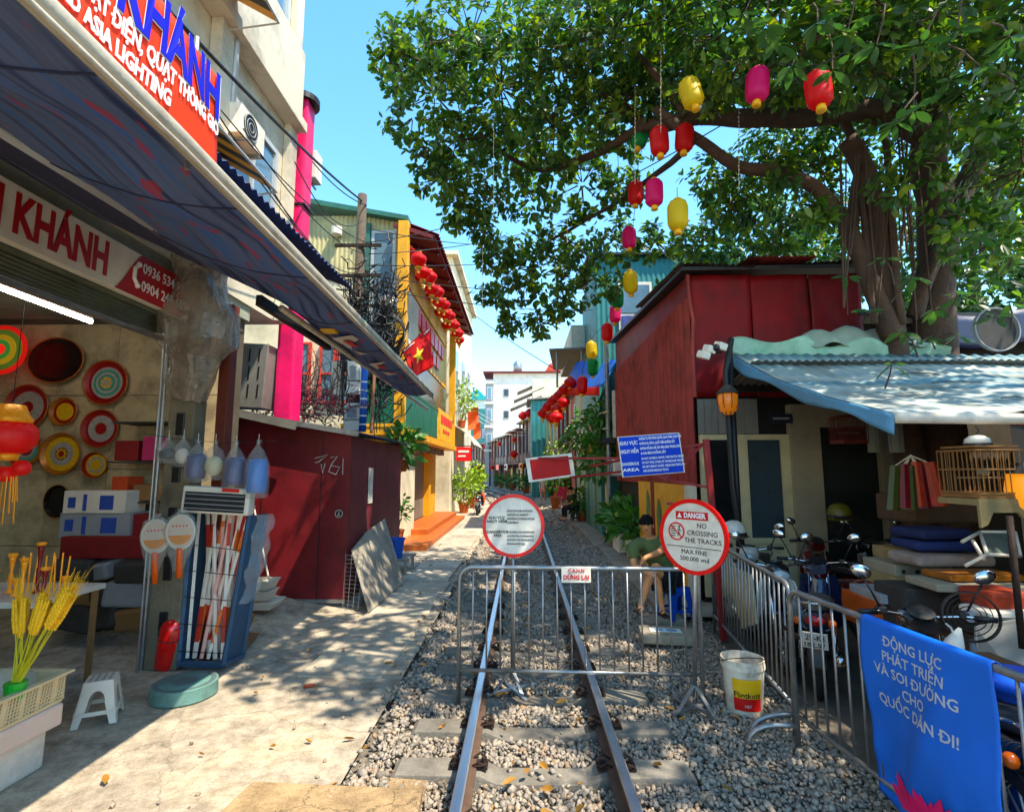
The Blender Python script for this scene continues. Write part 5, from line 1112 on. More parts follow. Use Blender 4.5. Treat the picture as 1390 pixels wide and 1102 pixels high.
# red globe lanterns
def lantern_proto(nm, m_body, m_trim, R_, H_, n=20, tassel=True, nr=10):
    t = thing(nm, 'x', 'lantern', (0, 0, 0))
    tall = H_ > 2.2 * R_
    pr = [(R_ * ((.45 + .55 * (1 - abs(i / 8 - 1) ** 6)) if tall else max(.3, math.sin(math.pi * (.5 + (i / 8 - 1) * .42)))), -.5 * H_ + H_ * i / 16) for i in range(17)]
    MB().lathe(pr, (0, 0, 0), n, None, .1, nr).build('body', m_body, t, True)
    MB().lathe([(.36 * R_, .5 * H_ - .005), (.38 * R_, .55 * H_), (.05 * R_, .57 * H_)], (0, 0, 0), 12).build('top_cap', m_trim, t, True)
    MB().lathe([(.2 * R_, -.66 * H_), (.42 * R_, -.64 * H_), (.36 * R_, -.5 * H_)], (0, 0, 0), 12).build('bottom_cap', m_trim, t, True)
    if tassel: MB().tube([(0, 0, -.64 * H_), (0, 0, -.95 * H_)], [.14 * R_, .2 * R_], 8).build('tassel', m_trim, t)
    MB().cyl((0, 0, .55 * H_), (0, 0, .95 * H_), .004, n=4).build('cord', m_dark, t)
    return t
def silk(nm, h):
    m = mat(nm, h, .5, var=.08, sc=3, bump=.05); N = m.node_tree.nodes; L = m.node_tree.links
    tr = N.new('ShaderNodeBsdfTranslucent'); tr.inputs[0].default_value = (*lin(h), 1); ms = N.new('ShaderNodeMixShader'); ms.inputs[0].default_value = .45
    L.new(N['Principled BSDF'].outputs[0], ms.inputs[1]); L.new(tr.outputs[0], ms.inputs[2]); L.new(ms.outputs[0], N['Material Output'].inputs[0]); return m
m_lred2 = silk('red_silk', '#d8180c'); m_lor = silk('orange_red_silk', '#e0380c'); m_lgold = mat('lantern_yellow_trim', '#d9a316', .5, var=.1)
gl = lantern_proto('globe_lantern', m_lred2, m_lgold, .2, .36)
gl['label'] = 'red globe lantern hung in the row under the restaurant eave'; gl['group'] = 'red globe lanterns under the restaurant eave'
gl.location = (-2.5, 12.15, 7.1)
for k in range(13):
    copy_tree(gl, (-2.5 + .05 * (k % 2), 12.75 + .65 * k, 7.0 + .02 * k + .12 * (k % 2)))
for k in range(5):
    copy_tree(gl, (-2.95, 13.2 + 1.7 * k, 7.7), label='dim red globe lantern hung close to the restaurant wall', group='inner red globe lanterns of the restaurant')
# flag
m_flag = silk('flag_red', '#d1120c')
t = thing('flag', 'red flag with a yellow star on a slanting white pole', 'flag', at(533, 492, Y=11.5))
pa, pb = at(527, 495, Y=11.4), at(583, 447, Y=11.8); MB().cyl(pa, pb, .014, n=7).build('flag_pole', m_white, t, True)
A_, B_, C_, D_ = at(545, 475, Y=11.5), at(582, 445, Y=11.8), at(588, 497, Y=11.8), at(560, 514, Y=11.6)
def fl(u, v):
    p = A_.lerp(B_, u).lerp(D_.lerp(C_, u), v); return p + Vector((0, .03 * math.sin(u * 7 + v * 2) + .015 * math.sin(v * 8), 0))
MB().sheet(fl, 18, 14, .003).build('cloth', m_flag, t, True)
st = []
for i in range(10):
    a = math.pi / 2 + i * math.pi / 5; r_ = .3 if i % 2 == 0 else .12; u = .5 + r_ * math.cos(a) * .8; v = .5 - r_ * math.sin(a) * .85; st.append(fl(u, v) + Vector((0, -.012, 0)))
MB().add(st + [fl(.5, .5) + Vector((0, -.014, 0))], [(i, (i + 1) % 10, 10) for i in range(10)]).build('star', mat('star_yellow', '#e8c019', .6), t)
# plants at the restaurant, blue bucket, small table
m_leafg = mat('potted_leaf', '#3f6e28', .5, var=.35, sc=8, bump=.1); m_leafy = mat('sunny_leaf', '#7d9a26', .55, var=.35, sc=6, bump=.1); m_pot = mat('terracotta_pot', '#9a4e2c', .8, var=.15)
def leafblob(b, c, rad, n, l, rs, droop=.2):
    for _ in range(n):
        v = Vector((rs.gauss(0, 1), rs.gauss(0, 1), rs.gauss(0, .8))); v = v.normalized() * rs.random() ** .4; p = Vector(c) + Vector((v.x * rad[0], v.y * rad[1], v.z * rad[2]))
        d = (v + Vector((rs.uniform(-.6, .6), rs.uniform(-.6, .6), rs.uniform(-.3, .8)))).normalized(); s = d.cross(Vector((rs.uniform(-1, 1), rs.uniform(-1, 1), rs.uniform(-1, 1)))).normalized(); L_ = l * rs.uniform(.7, 1.3); w_ = L_ * .24
        b.add([p, p + d * L_ * .5 + s * w_, p + d * L_ - Vector((0, 0, L_ * droop)), p + d * L_ * .5 - s * w_], [(0, 1, 2), (0, 2, 3)])
def potted(c, h, rad, label, m=None, n=160, l=.16, pot=.14, m_p=None, cat='plant', nm='potted_plant'):
    c = Vector(c); t = thing(nm, label, cat, c); rs = random.Random(int(c.x * 100 + c.y * 37))
    MB().lathe([(.001, 0), (pot * .75, 0), (pot, pot * 1.7), (pot * 1.12, pot * 1.75), (pot * 1.1, pot * 2), (pot * .9, pot * 1.95), (.001, pot * 1.8)], c, 16).build('pot', m_p or m_pot, t, True, sm_ang=40)
    b = MB()
    for k in range(5): b.tube([c + Vector((0, 0, pot * 1.7)), c + Vector((rs.uniform(-.3, .3) * rad[0], rs.uniform(-.3, .3) * rad[1], h * .5)), c + Vector((rs.uniform(-.8, .8) * rad[0], rs.uniform(-.8, .8) * rad[1], h * .85))], [.014, .01, .006], 5)
    b.build('stem', m_vine, t)
    b = MB(); leafblob(b, c + Vector((0, 0, h * .62)), rad, n, l, rs); b.build('foliage', m or m_leafg, t); return t
potted(at(540, 735, Z=.35), 1.2, (.28, .28, .4), 'bushy potted plant on the stand at the red shed end', n=120)
potted(at(545, 640, Y=12.4), 1.0, (.4, .3, .5), 'spreading plant with long narrow leaves hung above blue bucket', n=150, l=.3)
t = thing('blue_bucket', 'blue plastic bucket on a low bench by the restaurant step', 'bucket', at(537, 757, Z=.3)); c = at(536, 757, Z=.3)
MB().lathe([(.14, 0), (.18, .34), (.2, .35), (.2, .38), (.17, .37), (.13, .03), (.001, .03)], c, 20).build('body', mat('blue_plastic', '#1a54b8', .45, var=.06), t, True, sm_ang=40)
tb = thing('low_bench', 'low grey bench carrying the blue bucket', 'bench', at(540, 775, Z=0)); MB().box(c.x - .3, c.x + .3, c.y - .25, c.y + .6, .26, .3).build('seat', m_plat, tb)
for x in (-.26, .22):
    for y in (-.2, .5): MB().box(c.x + x, c.x + x + .05, c.y + y, c.y + y + .05, 0, .26).build('leg', m_steel, tb)
potted((-2.75, 25.2, 0), 2.1, (.55, .5, .85), 'tall sunlit bush growing in a pot past the restaurant', m_leafy, 420, .2, .25)
potted((-2.6, 28.5, 0), 2.0, (.6, .5, .8), 'sunlit shrub with pale leaves by the striped awnings', m_leafy, 320, .22, .25)
potted((-2.9, 32.5, 0), 2.6, (.7, .6, 1.0), 'sunlit yellow green shrub far along the path', m_leafy, 320, .26, .3)
potted((-3.1, 27, 4.2), 2.4, (.7, 1.2, 1.1), 'green climber hanging over the balcony past the restaurant', m_leafy, 420, .24, .2)
m_orfl = mat('orange_cloth', '#cf5a1c', .7, var=.3, sc=8)
# left row beyond
def block(nm, x0, x1, y0, y1, z, m, label, wins=(), roof=None, cat='building'):
    t = thing(nm, label, cat, ((x0 + x1) / 2, (y0 + y1) / 2, 0)); MB().box(x0, x1, y0, y1, 0, z).build('wall', m, t)
    for (face, a, b_, za, zb) in wins:
        if face == 'x': f_ = MB().box(x1 - .02, x1 + .06, a, b_, za, zb).build('window', m_wf, t); MB().box(x1 + .055, x1 + .075, a + .08, b_ - .08, za + .08, zb - .08).build('pane', m_glass, f_)
        elif face == '-x': f_ = MB().box(x0 - .06, x0 + .02, a, b_, za, zb).build('window', m_wf, t); MB().box(x0 - .075, x0 - .055, a + .08, b_ - .08, za + .08, zb - .08).build('pane', m_glass, f_)
        else: f_ = MB().box(a, b_, y0 - .06, y0 + .02, za, zb).build('window', m_wf, t); MB().box(a + .08, b_ - .08, y0 - .075, y0 - .055, za + .08, zb - .08).build('pane', m_glass, f_)
    if roof: MB().box(x0 - .3, x1 + .3, y0 - .3, y1 + .3, z, z + .2).build('roof', roof, t)
    return t
block('white_house', -9, -3.3, 24, 34, 12.2, m_gw, 'tall narrow white house rising behind the yellow restaurant', [('x', 25, 26.4, 6, 8), ('x', 28, 29.4, 6, 8), ('x', 25, 26.4, 9, 11), ('x', 31, 32.4, 6, 8)], m_cream)
t = thing('white_canopy', 'grey and white shop canopy past the yellow restaurant', 'canopy', (-2.6, 27, 3)); MB().sheet(lambda u, v: (-3.4 + 1.2 * u, 25 + 5 * v, 4.2 - 1.0 * u * u), 5, 4, .04).build('cloth', m_cream, t); MB().cyl((-2.2, 25, 3.2), (-2.2, 30, 3.2), .04).build('front_bar', m_steel, t)
t = thing('red_hanging_sign', 'small red hanging sign with white marks past the yellow restaurant', 'sign', (-2.75, 24.4, 2.6)); MB().box(-3.05, -2.35, 24.4, 24.5, 2.45, 3.1).build('board', m_redp, t, bev=.02); MB().box(-2.95, -2.45, 24.385, 24.4, 2.85, 2.95).build('white_mark', m_wtxt, t); MB().box(-2.95, -2.6, 24.385, 24.4, 2.65, 2.72).build('white_mark', m_wtxt, t); MB().cyl((-3.3, 24.45, 3.15), (-2.3, 24.45, 3.15), .02, n=6).build('arm', m_dark, t)
for k, (y, z) in enumerate(((26, 4.9), (27.5, 5.3), (29, 4.6))): tag(MB().sheet(lambda u, v: (-2.7 + .4 * u, y + .3 * math.sin(v * 3), z - .9 * v + .1 * u), 4, 6, .01).build('orange_cloth_strip', m_orfl), ('lowest', 'highest', 'farthest')[k] + ' orange cloth hanging on the balcony past the restaurant', 'cloth')
def cable(p, q, sag, r_, label, grp='overhead cables', m=None): return tag(MB().tube(bez(p, q, sag), r_, 5).build('overhead_cable', m or m_cable, smooth=True), label, 'cable', grp)
PT = Vector((PX, PY, 8.1))
cable(at(205, -10, Y=3.6), PT, .1, .022, 'thick black cable running from the pole top over the orange banner')
cable(at(350, 110, Y=7), PT + Vector((.1, 0, -.1)), .35, .012, 'thin black cable sagging from pole top to the cream wall')
for k, (a, q) in enumerate((((285, 140), (485, 400)), ((295, 165), (484, 390)), ((300, 150), (500, 330)), ((330, 175), (495, 345)), ((298, 200), (482, 420)), ((360, 240), (486, 370)), ((400, 220), (492, 300)))):
    cable(at(*a, Y=4.6 + .4 * k), at(*q, Y=11), .15 + .05 * k, .009, 'slack black cable from the pole tangle to the cream building')
for k, (a, q, Y2) in enumerate((((496, 330), (760, 255), 13), ((500, 345), (770, 300), 15), ((497, 360), (800, 340), 18), ((505, 375), (830, 395), 20), ((500, 310), (720, 330), 17), ((508, 392), (820, 420), 18))):
    cable(at(*a, Y=11.1), at(*q, Y=Y2), .2, .011, 'black cable crossing the street from the pole tangle', 'cables crossing the street')
cable(at(632, 418, X=-2.6), at(760, 505, Y=17), .1, .016, 'dark cable slanting down from restaurant roof to blue tarpaulin')
for k in range(3): cable(at(630 + 6 * k, 545 + 10 * k, Y=40), at(715, 582 + 4 * k, Y=42), .5, .02, 'pale cable slung across the far street', 'pale far cables', m_white)
# ================================================================ right: red corrugated house
m_rc = mat('maroon_corrugated', '#a03c34', .6, .1, spec=.3, var=.14, sc=2, bump=.05, dirt='#451c18', dsc=2.2, damt=.7)
m_tin2 = mat('rusty_roof_tin', '#4a3a32', .7, .2, var=.3, sc=4)
m_rf = mat('maroon_flat_sheet', '#6e1418', .6, 0, spec=.25, var=.2, sc=2.4, bump=.35, bsc=3, dirt='#3c0e10', dsc=1.6, damt=.7)
t = thing('maroon_house', 'maroon corrugated metal house with a flat sheet front behind the tree', 'house', (5, 11, 0))
corr(MB(), (2.6, 14.2, 1.75), (0, -6.3, 0), (0, 0, 2.95), .25, .05).build('side_sheet', m_rc, t, True)
MB().prism([(2.6, 14.2, 4.7), (2.6, 7.9, 4.7), (2.6, 7.9, 5.02), (2.6, 14.2, 5.5)], (.03, 0, 0)).build('side_fascia', m_rf, t)
xs = [2.62, 3.55, 4.45, 5.25]
for a, b_ in zip(xs, xs[1:]): MB().sheet(lambda u, v: (a + .006 + (b_ - a - .012) * u, 7.9 + .03 * mnoise.noise(Vector((a * 3 + u * 2.2, v * 2.4, 0))) + .012 * mnoise.noise(Vector((a + u * 7, v * 6, 3))), 3.1 + 1.92 * v + .02 * u), 14, 16, .01).build('front_sheet', m_rf, t, True)
MB().tube([(2.62, 7.86, 3.1), (2.61, 7.86, 3.8), (2.64, 7.86, 4.3), (2.6, 7.86, 4.6), (2.58, 7.86, 5.02)], .03, 6).build('corner_flashing', m_rc, t)
MB().prism([(2.45, 7.7, 5.03), (5.4, 7.7, 5.06), (5.5, 14.4, 5.6), (2.45, 14.4, 5.55)], (0, 0, .06)).build('roof', m_dark, t)
for k, (x0, w_, dz, dy) in enumerate(((2.4, 1.15, .09, 0), (3.4, 1.0, .13, -.12), (4.25, 1.2, .1, .06))): corr(MB(), (x0, 7.62 + dy, 5.08 + dz - .05), (w_, 0, .05 * (k - 1)), (0, 3.2, .32), .09, .015).build('roof_sheet', (m_tin2, m_rc, m_tin2)[k], t, True)
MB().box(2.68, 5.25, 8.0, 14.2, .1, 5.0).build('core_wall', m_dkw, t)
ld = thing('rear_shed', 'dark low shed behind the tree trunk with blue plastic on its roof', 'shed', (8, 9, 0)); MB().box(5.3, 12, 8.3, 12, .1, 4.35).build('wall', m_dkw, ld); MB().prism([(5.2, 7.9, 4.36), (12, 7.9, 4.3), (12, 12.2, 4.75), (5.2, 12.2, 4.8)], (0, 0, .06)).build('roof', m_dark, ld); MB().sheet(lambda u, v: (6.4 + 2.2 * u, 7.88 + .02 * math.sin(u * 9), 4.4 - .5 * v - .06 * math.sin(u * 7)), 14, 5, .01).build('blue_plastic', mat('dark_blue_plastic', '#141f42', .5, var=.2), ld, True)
# lower street side: yellow mural wall and cladding
m_mural = mat('yellow_mural_paint', '#d89c10', .7, var=.12, sc=2, dirt='#a87414', damt=.4)
MB().box(2.55, 2.7, 8.2, 11.6, .1, 1.78).build('mural_wall', m_mural, t)
for k, (y, z, m, s_) in enumerate(((8.75, .95, 'o', .38), (9.9, 1.0, 'g', .36), (10.75, 1.2, 'g', .3))):
    mm = mat('mural_orange', '#c8540c', .7, var=.2) if m == 'o' else mat('mural_green', '#4f6a3a', .7, var=.4, sc=12); rs = random.Random(k)
    MB().prism([(2.545, y + s_ * .55 * math.cos(a) * rs.uniform(.75, 1.1), z + s_ * 1.5 * math.sin(a) * rs.uniform(.85, 1.05)) for a in np.linspace(0, 6.28, 18)[:-1]], (-.004, 0, 0)).build('painted_figure', mm, t)
    MB().prism([(2.538, y + s_ * .3 * math.cos(a), z + .2 + s_ * .6 * math.sin(a)) for a in np.linspace(0, 6.28, 12)[:-1]], (-.003, 0, 0)).build('painted_figure', m_mural if m == 'o' else mm, t)
MB().box(2.54, 2.56, 10.25, 10.5, .1, 1.78).build('painted_band', m_rf, t)
MB().box(2.5, 2.62, 7.98, 8.2, .1, 1.78).build('end_post', m_cream, t)
# entrance front: cladding, window, door, pale pillar
m_clad = mat('grey_cladding', '#7c7d78', .6, .1, var=.08, dirt='#55534c', damt=.5)
fy = 7.92
for k in range(9): MB().box(2.66 + .1 * k, 2.755 + .1 * k, fy - .02 - .012 * (k % 2), fy, 2.55, 3.08).build('cladding_board', m_clad, t)
m_crm = mat('cream_frame_paint', '#b9b294', .6, var=.08, dirt='#857c60', damt=.4)
for x0, x1 in ((2.66, 2.74), (3.22, 3.36), (3.85, 3.98)): MB().box(x0, x1, fy - .06, fy, .2, 2.54).build('frame_post', m_crm, t)
for z in (.95, 2.46): MB().box(2.74, 3.22, fy - .055, fy - .005, z, z + .08).box(3.36, 3.85, fy - .055, fy - .005, z, z + .08).build('frame_rail', m_crm, t)
m_darkgl = mat('dark_window_glass', '#12181c', .12, var=.3, bump=0, spec=.7); m_curt = mat('patterned_curtain', '#26383e', .7, var=.6, sc=7, dirt='#16213a', dsc=7, damt=.9)
MB().box(2.74, 3.22, fy - .03, fy - .01, 1.03, 2.46).build('pane', m_darkgl, t); MB().box(3.36, 3.85, fy - .03, fy - .01, 1.03, 2.46).build('pane', m_curt, t)
MB().box(2.74, 3.22, fy - .03, fy - .01, .2, .95).build('lower_panel', m_crm, t); MB().box(3.36, 3.85, fy - .03, fy - .01, .2, .95).build('lower_panel', m_crm, t)
m_pil = mat('pale_pillar_plaster', '#8d8673', .8, var=.1, dirt='#6f685a', dsc=2, damt=.5)
MB().box(3.98, 4.4, fy - .14, fy, .1, 2.98).build('pillar', m_pil, t); MB().box(4.4, 5.5, fy - .14, fy - .02, 2.64, 2.98).build('lintel', m_pil, t); MB().box(5.28, 5.62, fy - .14, fy, .1, 2.6).build('pillar', m_pil, t); MB().box(5.62, 7.2, fy - .1, fy, .1, 3.0).build('rear_wall', mat('dim_wall', '#4a443a', .9, var=.2), t)
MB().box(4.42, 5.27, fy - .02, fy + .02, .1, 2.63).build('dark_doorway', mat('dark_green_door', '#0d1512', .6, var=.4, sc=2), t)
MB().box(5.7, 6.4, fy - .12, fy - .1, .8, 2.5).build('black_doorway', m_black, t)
t2 = thing('address_plate', 'small dark blue address plate above the dark doorway', 'sign', at(1060, 573, Y=7.75)); c = at(1060, 568, Y=7.75); MB().obox(c, (.34, .01, .14)).build('plate', mat('plate_navy', '#10142c', .5), t2); MB().obox(c + Vector((0, -.007, 0)), (.24, .003, .03)).build('white_mark', m_cg, t2)
# tarp roof of the lean-to
def tarp_mat():
    m = bpy.data.materials.new('striped_tarpaulin'); m.use_nodes = True; N = m.node_tree.nodes; L = m.node_tree.links; b = N['Principled BSDF']
    tc = N.new('ShaderNodeTexCoord'); mp = N.new('ShaderNodeMapping'); mp.inputs['Scale'].default_value = (.06, 1.1, .3); mp.inputs['Rotation'].default_value = (0, 0, .12); L.new(tc.outputs['Object'], mp.inputs[0])
    n = N.new('ShaderNodeTexNoise'); n.inputs['Scale'].default_value = 3.4; n.inputs['Detail'].default_value = 2; L.new(mp.outputs[0], n.inputs[0])
    r = N.new('ShaderNodeValToRGB'); e = r.color_ramp.elements; e[0].position = .4; e[1].position = .62; e[0].color = (*lin('#b2b8b4'), 1); e[1].color = (*lin('#6492a4'), 1); q = e.new(.52); q.color = (*lin('#96a6a6'), 1)
    L.new(n.outputs['Fac'], r.inputs[0])
    n2 = N.new('ShaderNodeTexNoise'); n2.inputs['Scale'].default_value = 1.6; n2.inputs['Detail'].default_value = 9; L.new(tc.outputs['Object'], n2.inputs[0])
    r2 = N.new('ShaderNodeValToRGB'); r2.color_ramp.elements[0].position = .45; r2.color_ramp.elements[1].position = .7; r2.color_ramp.elements[1].color = (.7, .7, .7, 1); L.new(n2.outputs['Fac'], r2.inputs[0])
    mx = N.new('ShaderNodeMix'); mx.data_type = 'RGBA'; mx.inputs['B'].default_value = (*lin('#6b6557'), 1); L.new(r2.outputs[0], mx.inputs['Factor']); L.new(r.outputs[0], mx.inputs['A']); L.new(mx.outputs['Result'], b.inputs['Base Color']); b.inputs['Roughness'].default_value = .6
    return m
lt = thing('lean_to_shed', 'lean-to shed with sagging blue and white tarpaulin roof', 'shed', (5, 5.6, 0))
def tp(u, v):      # u along x, v from high back to low front
    x0 = 2.88 + .1 * v; x = x0 + u * 5.6; y = 7.05 - 2.85 * v
    z = 3.58 - 1.12 * v ** .92 - .07 * math.sin(math.pi * v) * (1 + .4 * math.sin(u * 12)) + .012 * math.sin(x * 2 * math.pi / .16) * (1 - v) ** .5 - .05 * u * (1 - v) + .05 * mnoise.noise(Vector((x * 1.6, y * 1.6, 2))) * v + .02 * mnoise.noise(Vector((x * 5, y * 5, 2))) * v
    return (x, y, z)
MB().sheet(tp, 280, 16, .006).build('tarpaulin', tarp_mat(), lt, True)
m_valb = mat('blue_tarp_edge', '#5486a8', .6, var=.15, sc=3); m_valr = mat('red_tarp_edge', '#c23018', .6, var=.1)
MB().sheet(lambda u, v: Vector(tp(0, u)) + Vector((-.01 - .03 * v * math.sin(u * 9), 0, -.13 * v * (1 + .3 * math.sin(u * 14)))), 30, 4, .004).build('edge_flap', m_valb, lt, True)
MB().sheet(lambda u, v: Vector((3.3, 4.6, 2.58)).lerp(Vector((6.5, 4.2, 2.3)), u) + Vector((0, .02 * math.sin(u * 20), -.12 * v)), 30, 3, .004).build('red_flap', m_valr, lt, True)
m_tgr = mat('green_white_tarp', '#8fae9c', .6, var=.25, sc=2, dirt='#2f8a6c', dsc=1.4, damt=.8)
b = MB().sheet(lambda u, v: (2.9 + 2.9 * u, 7.1 + .1 * math.sin(u * 17) * v, 3.56 + .26 * v - .12 * u + .05 * math.sin(u * 23) * v - .07 * abs(math.sin(u * 7.5)) * (1 - v)), 50, 6, .006); b.build('green_tarp_roll', m_tgr, lt, True)
b = MB().sheet(lambda u, v: (3.7 + 1.9 * u, 7.1 + .45 * v, 3.72 + .28 * math.sin(math.pi * min(1, v * 1.2)) * math.sin(math.pi * u) ** .5 + .04 * math.sin(u * 25 + v * 6)), 30, 10, .006); b.build('bundled_tarp', mat('pale_green_tarp', '#84938a', .7, var=.15), lt, True)
MB().cyl((2.97, 4.2, 2.42), (8.2, 4.2, 2.36), .045, n=12).build('front_pipe', m_white, lt, True)
MB().cyl((2.86, 7.1, 3.5), (8.5, 7.1, 3.45), .04, n=8).build('rear_beam', m_rust, lt)
for (x, y, h) in ((2.78, 6.9, 3.6),): MB().tube([(x, y, 0), (x, y, h)], .045, 8).build('post', m_dark, lt, True)
MB().tube([(2.9, 6.86, 0), (2.72, 6.86, 1.8), (2.7, 6.86, 3.3), (2.8, 6.86, 3.75)], .04, 8).build('post', m_dark, lt, True)
MB().tube([at(1370, 700, Y=3.6), at(1388, 880, Y=3.6)], .02, 7).build('post', m_rust, lt, True)
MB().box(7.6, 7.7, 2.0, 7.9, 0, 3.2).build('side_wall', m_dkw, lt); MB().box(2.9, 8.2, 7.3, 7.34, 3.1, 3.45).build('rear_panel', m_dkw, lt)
corr(MB(), (2.9, 7.5, 3.15), (5, 0, 0), (0, -1.0, .22), .1, .015).build('inner_roof', m_cab, lt, True)
b = MB()
for k in range(9):
    p = Vector(tp(random.uniform(.1, .8), random.uniform(.25, .9))) + Vector((0, 0, .03)); b.tube([p, p + Vector((.15, .03, .02)), p + Vector((.3, random.uniform(-.1, .1), .0)), p + Vector((.5, random.uniform(-.15, .15), .0))], .007, 4)
tag(b.build('fallen_twigs', m_vine), 'thin twigs fallen on the tarpaulin roof', 'twigs', kind='stuff')

ns = thing('added_shade_shop', 'unseen dark shop block added right of the lean-to shed to shade it', 'building', (6, 0, 0)); MB().box(4.6, 9, -6, 2.6, 0, 3.6).build('wall', mat('added_shop_wall', '#4c4238', .9, var=.2), ns); MB().prism([(3.4, -6, 2.75), (3.4, 2.6, 2.75), (5, 2.6, 3.6), (5, -6, 3.6)], (0, 0, .05)).build('awning', m_valb, ns)  # out-of-view shop put in to keep skylight out of the lean-to
# red gate arm with the two boards
m_redm = mat('red_metal_paint', '#8c1a1c', .5, .2, var=.2, dirt='#4a1512', dsc=5, damt=.6)
ga = thing('red_gate_post', 'red painted steel gate post and arms holding the two boards', 'gate', (2.35, 6.4, 0))
pt, pb = at(958, 596, Y=6.4), at(978, 770, Y=6.4)
MB().bar(pt, (pb.x, 6.4, .05), .07, .07).build('post', m_redm, ga, bev=.008)
e1, e2 = at(760, 636, Y=7.2), at(768, 655, Y=7.2)
for a, b_ in ((pt + Vector((0, 0, -.05)), at(800, 633, Y=7.1)), (at(962, 690, Y=6.4), at(905, 683, Y=6.5)), (at(955, 602, Y=6.4), at(902, 652, Y=6.35)), (at(905, 652, Y=6.3), at(870, 632, Y=6.3)), (at(845, 622, Y=6.8), at(720, 622, Y=7.2)), (at(845, 640, Y=6.8), at(775, 648, Y=7.15)), (at(965, 662, Y=6.4), at(845, 640, Y=6.8))): MB().bar(a, b_, .03, .03).build('arm', m_redm, ga)
def panel(corners, th, m, name, parent): return MB().prism(corners, (0, th, 0)).build(name, m, parent, bev=.004)
bs = thing('blue_sign', 'tilted blue warning board with white text in Vietnamese and English', 'sign', at(885, 648, Y=6.28))
Q = [at(838, 593, Y=6.28), at(922, 587, Y=6.28), at(930, 641, Y=6.28), at(845, 648, Y=6.28)]
panel(Q, .02, m_white, 'border', bs); cc = sum(Q, Vector()) / 4
panel([cc + (p - cc) * .965 + Vector((0, -.004, 0)) for p in Q], .006, mat('sign_blue', '#0c3cae', .6, spec=.2, var=.06, bump=.02), 'board', bs)
rx = (Q[1] - Q[0]).normalized(); ux = (Q[0] - Q[3]).normalized(); uz = Vector((-rx.z, 0, rx.x)); W_ = (Q[1] - Q[0]).length; H_ = (Q[0] - Q[3]).length; o_ = Q[3] + Vector((0, -.008, 0))
def SP(u, v): return o_ + rx * (W_ * u) + ux * (H_ * v)
letter('KHU VỰC\nNGUY HIỂM', .062, m_wtxt, bs, SP(.165, .72), rx, uz, .02, line=1.6, width=.21); letter('DANGEROUS\nAREA', .05, m_wtxt, bs, SP(.15, .24), rx, uz, .02, line=1.4, width=.2)
for i, x in enumerate(L1): letter(x, .042, m_wtxt, bs, SP(.34, .91 - .12 * i), rx, uz, .018, 'LEFT', width=[.5, .42, .48, .3][i])
for i, x in enumerate(L2): letter(x, .038, m_wtxt, bs, SP(.34, .42 - .1 * i), rx, uz, .018, 'LEFT', width=[.5, .49, .5, .3][i])
rs_ = thing('red_board', 'tilted white framed board painted plain red hanging beside the track', 'sign', at(748, 655, Y=7.15))
Q = [at(713, 622, Y=7.15), at(776, 615, Y=7.15), at(781, 646, Y=7.15), at(718, 655, Y=7.15)]; cc = sum(Q, Vector()) / 4
panel(Q, .02, m_white, 'frame', rs_); panel([cc + (p - cc) * .83 + Vector((0, -.005, 0)) for p in Q], .006, mat('glossy_red_panel', '#a81420', .5, spec=.25, var=.25, sc=1.5, bump=.02), 'red_panel', rs_)
for p in (Q[0], Q[1]): pass
MB().bar(Q[0] + Vector((0, .03, -.05)), Q[1] + Vector((0, .03, -.05)), .03, .02).build('rear_bar', m_redm, rs_)

# floodlights on the post
t = thing('floodlight', 'white floodlights and camera clamped on the shed post', 'lamp', at(968, 475, Y=6.8))
for px, py in ((955, 482), (963, 474), (978, 470)): MB().obox(at(px, py, Y=6.8), (.13, .14, .1), (.3, .2, .4)).build('lamp_head', m_white, t, bev=.02)
MB().ball(at(972, 472, Y=6.75), .05).build('camera_dome', m_black, t, True); MB().cyl(at(950, 484, Y=6.8), at(985, 476, Y=6.82), .012, n=5).build('bracket', m_dark, t)

# ---- green tall house, terrace, blue tarpaulin café
t = thing('green_house', 'tall house clad in green corrugated sheet behind the maroon house', 'house', (4.5, 18, 0))
corr(MB(), (2.35, 16, 3.5), (4.2, 0, 0), (0, 0, 5.3), .16, .02).build('front_sheet', m_tealr, t, True)
MB().box(2.4, 7, 16.05, 20, 0, 8.7).build('core', m_tealr, t); MB().prism([(2.1, 15.8, 8.75), (7, 15.8, 8.75), (7, 20, 9.1), (2.1, 20, 9.1)], (0, 0, .08)).build('roof', m_dark, t)
f_ = MB().box(3.05, 4.1, 15.93, 16.02, 5.9, 7.9).build('window', m_white, t); MB().box(3.13, 4.02, 15.91, 15.95, 6.9, 7.8).build('pane', m_glass, f_); MB().box(3.13, 4.02, 15.9, 15.94, 6.0, 6.8).build('laundry', mat('laundry_blue', '#3c4c8a', .8, var=.5, sc=6), f_)
t = thing('terrace_house', 'grey terrace house with flat roof sheet above the blue tarpaulin', 'house', (3.6, 22, 0))
MB().box(2.7, 8, 19.5, 26, 0, 6.5).build('wall', m_plaster, t); MB().box(1.9, 4, 19.4, 25, 6.5, 6.62).build('terrace_slab', m_cab, t); MB().box(1.9, 4, 19.4, 19.5, 6.62, 7.5).build('parapet', m_gw, t); MB().box(1.9, 2.0, 19.5, 25, 6.62, 7.5).build('parapet', m_gw, t)
MB().prism([(1.0, 18.6, 6.35), (3.3, 18.6, 6.45), (3.3, 24, 6.75), (1.5, 24, 6.65)], (0, 0, .05)).build('roof_sheet', m_cab, t)
for (x, y) in ((1.3, 18.8), (2.2, 18.8)): MB().cyl((x, y, 5.0), (x, y, 6.4), .04, n=6).build('roof_post', m_steel, t)
cf = thing('tarpaulin_cafe', 'dark café front with balcony under a bright blue tarpaulin', 'café', (3.4, 17, 0))
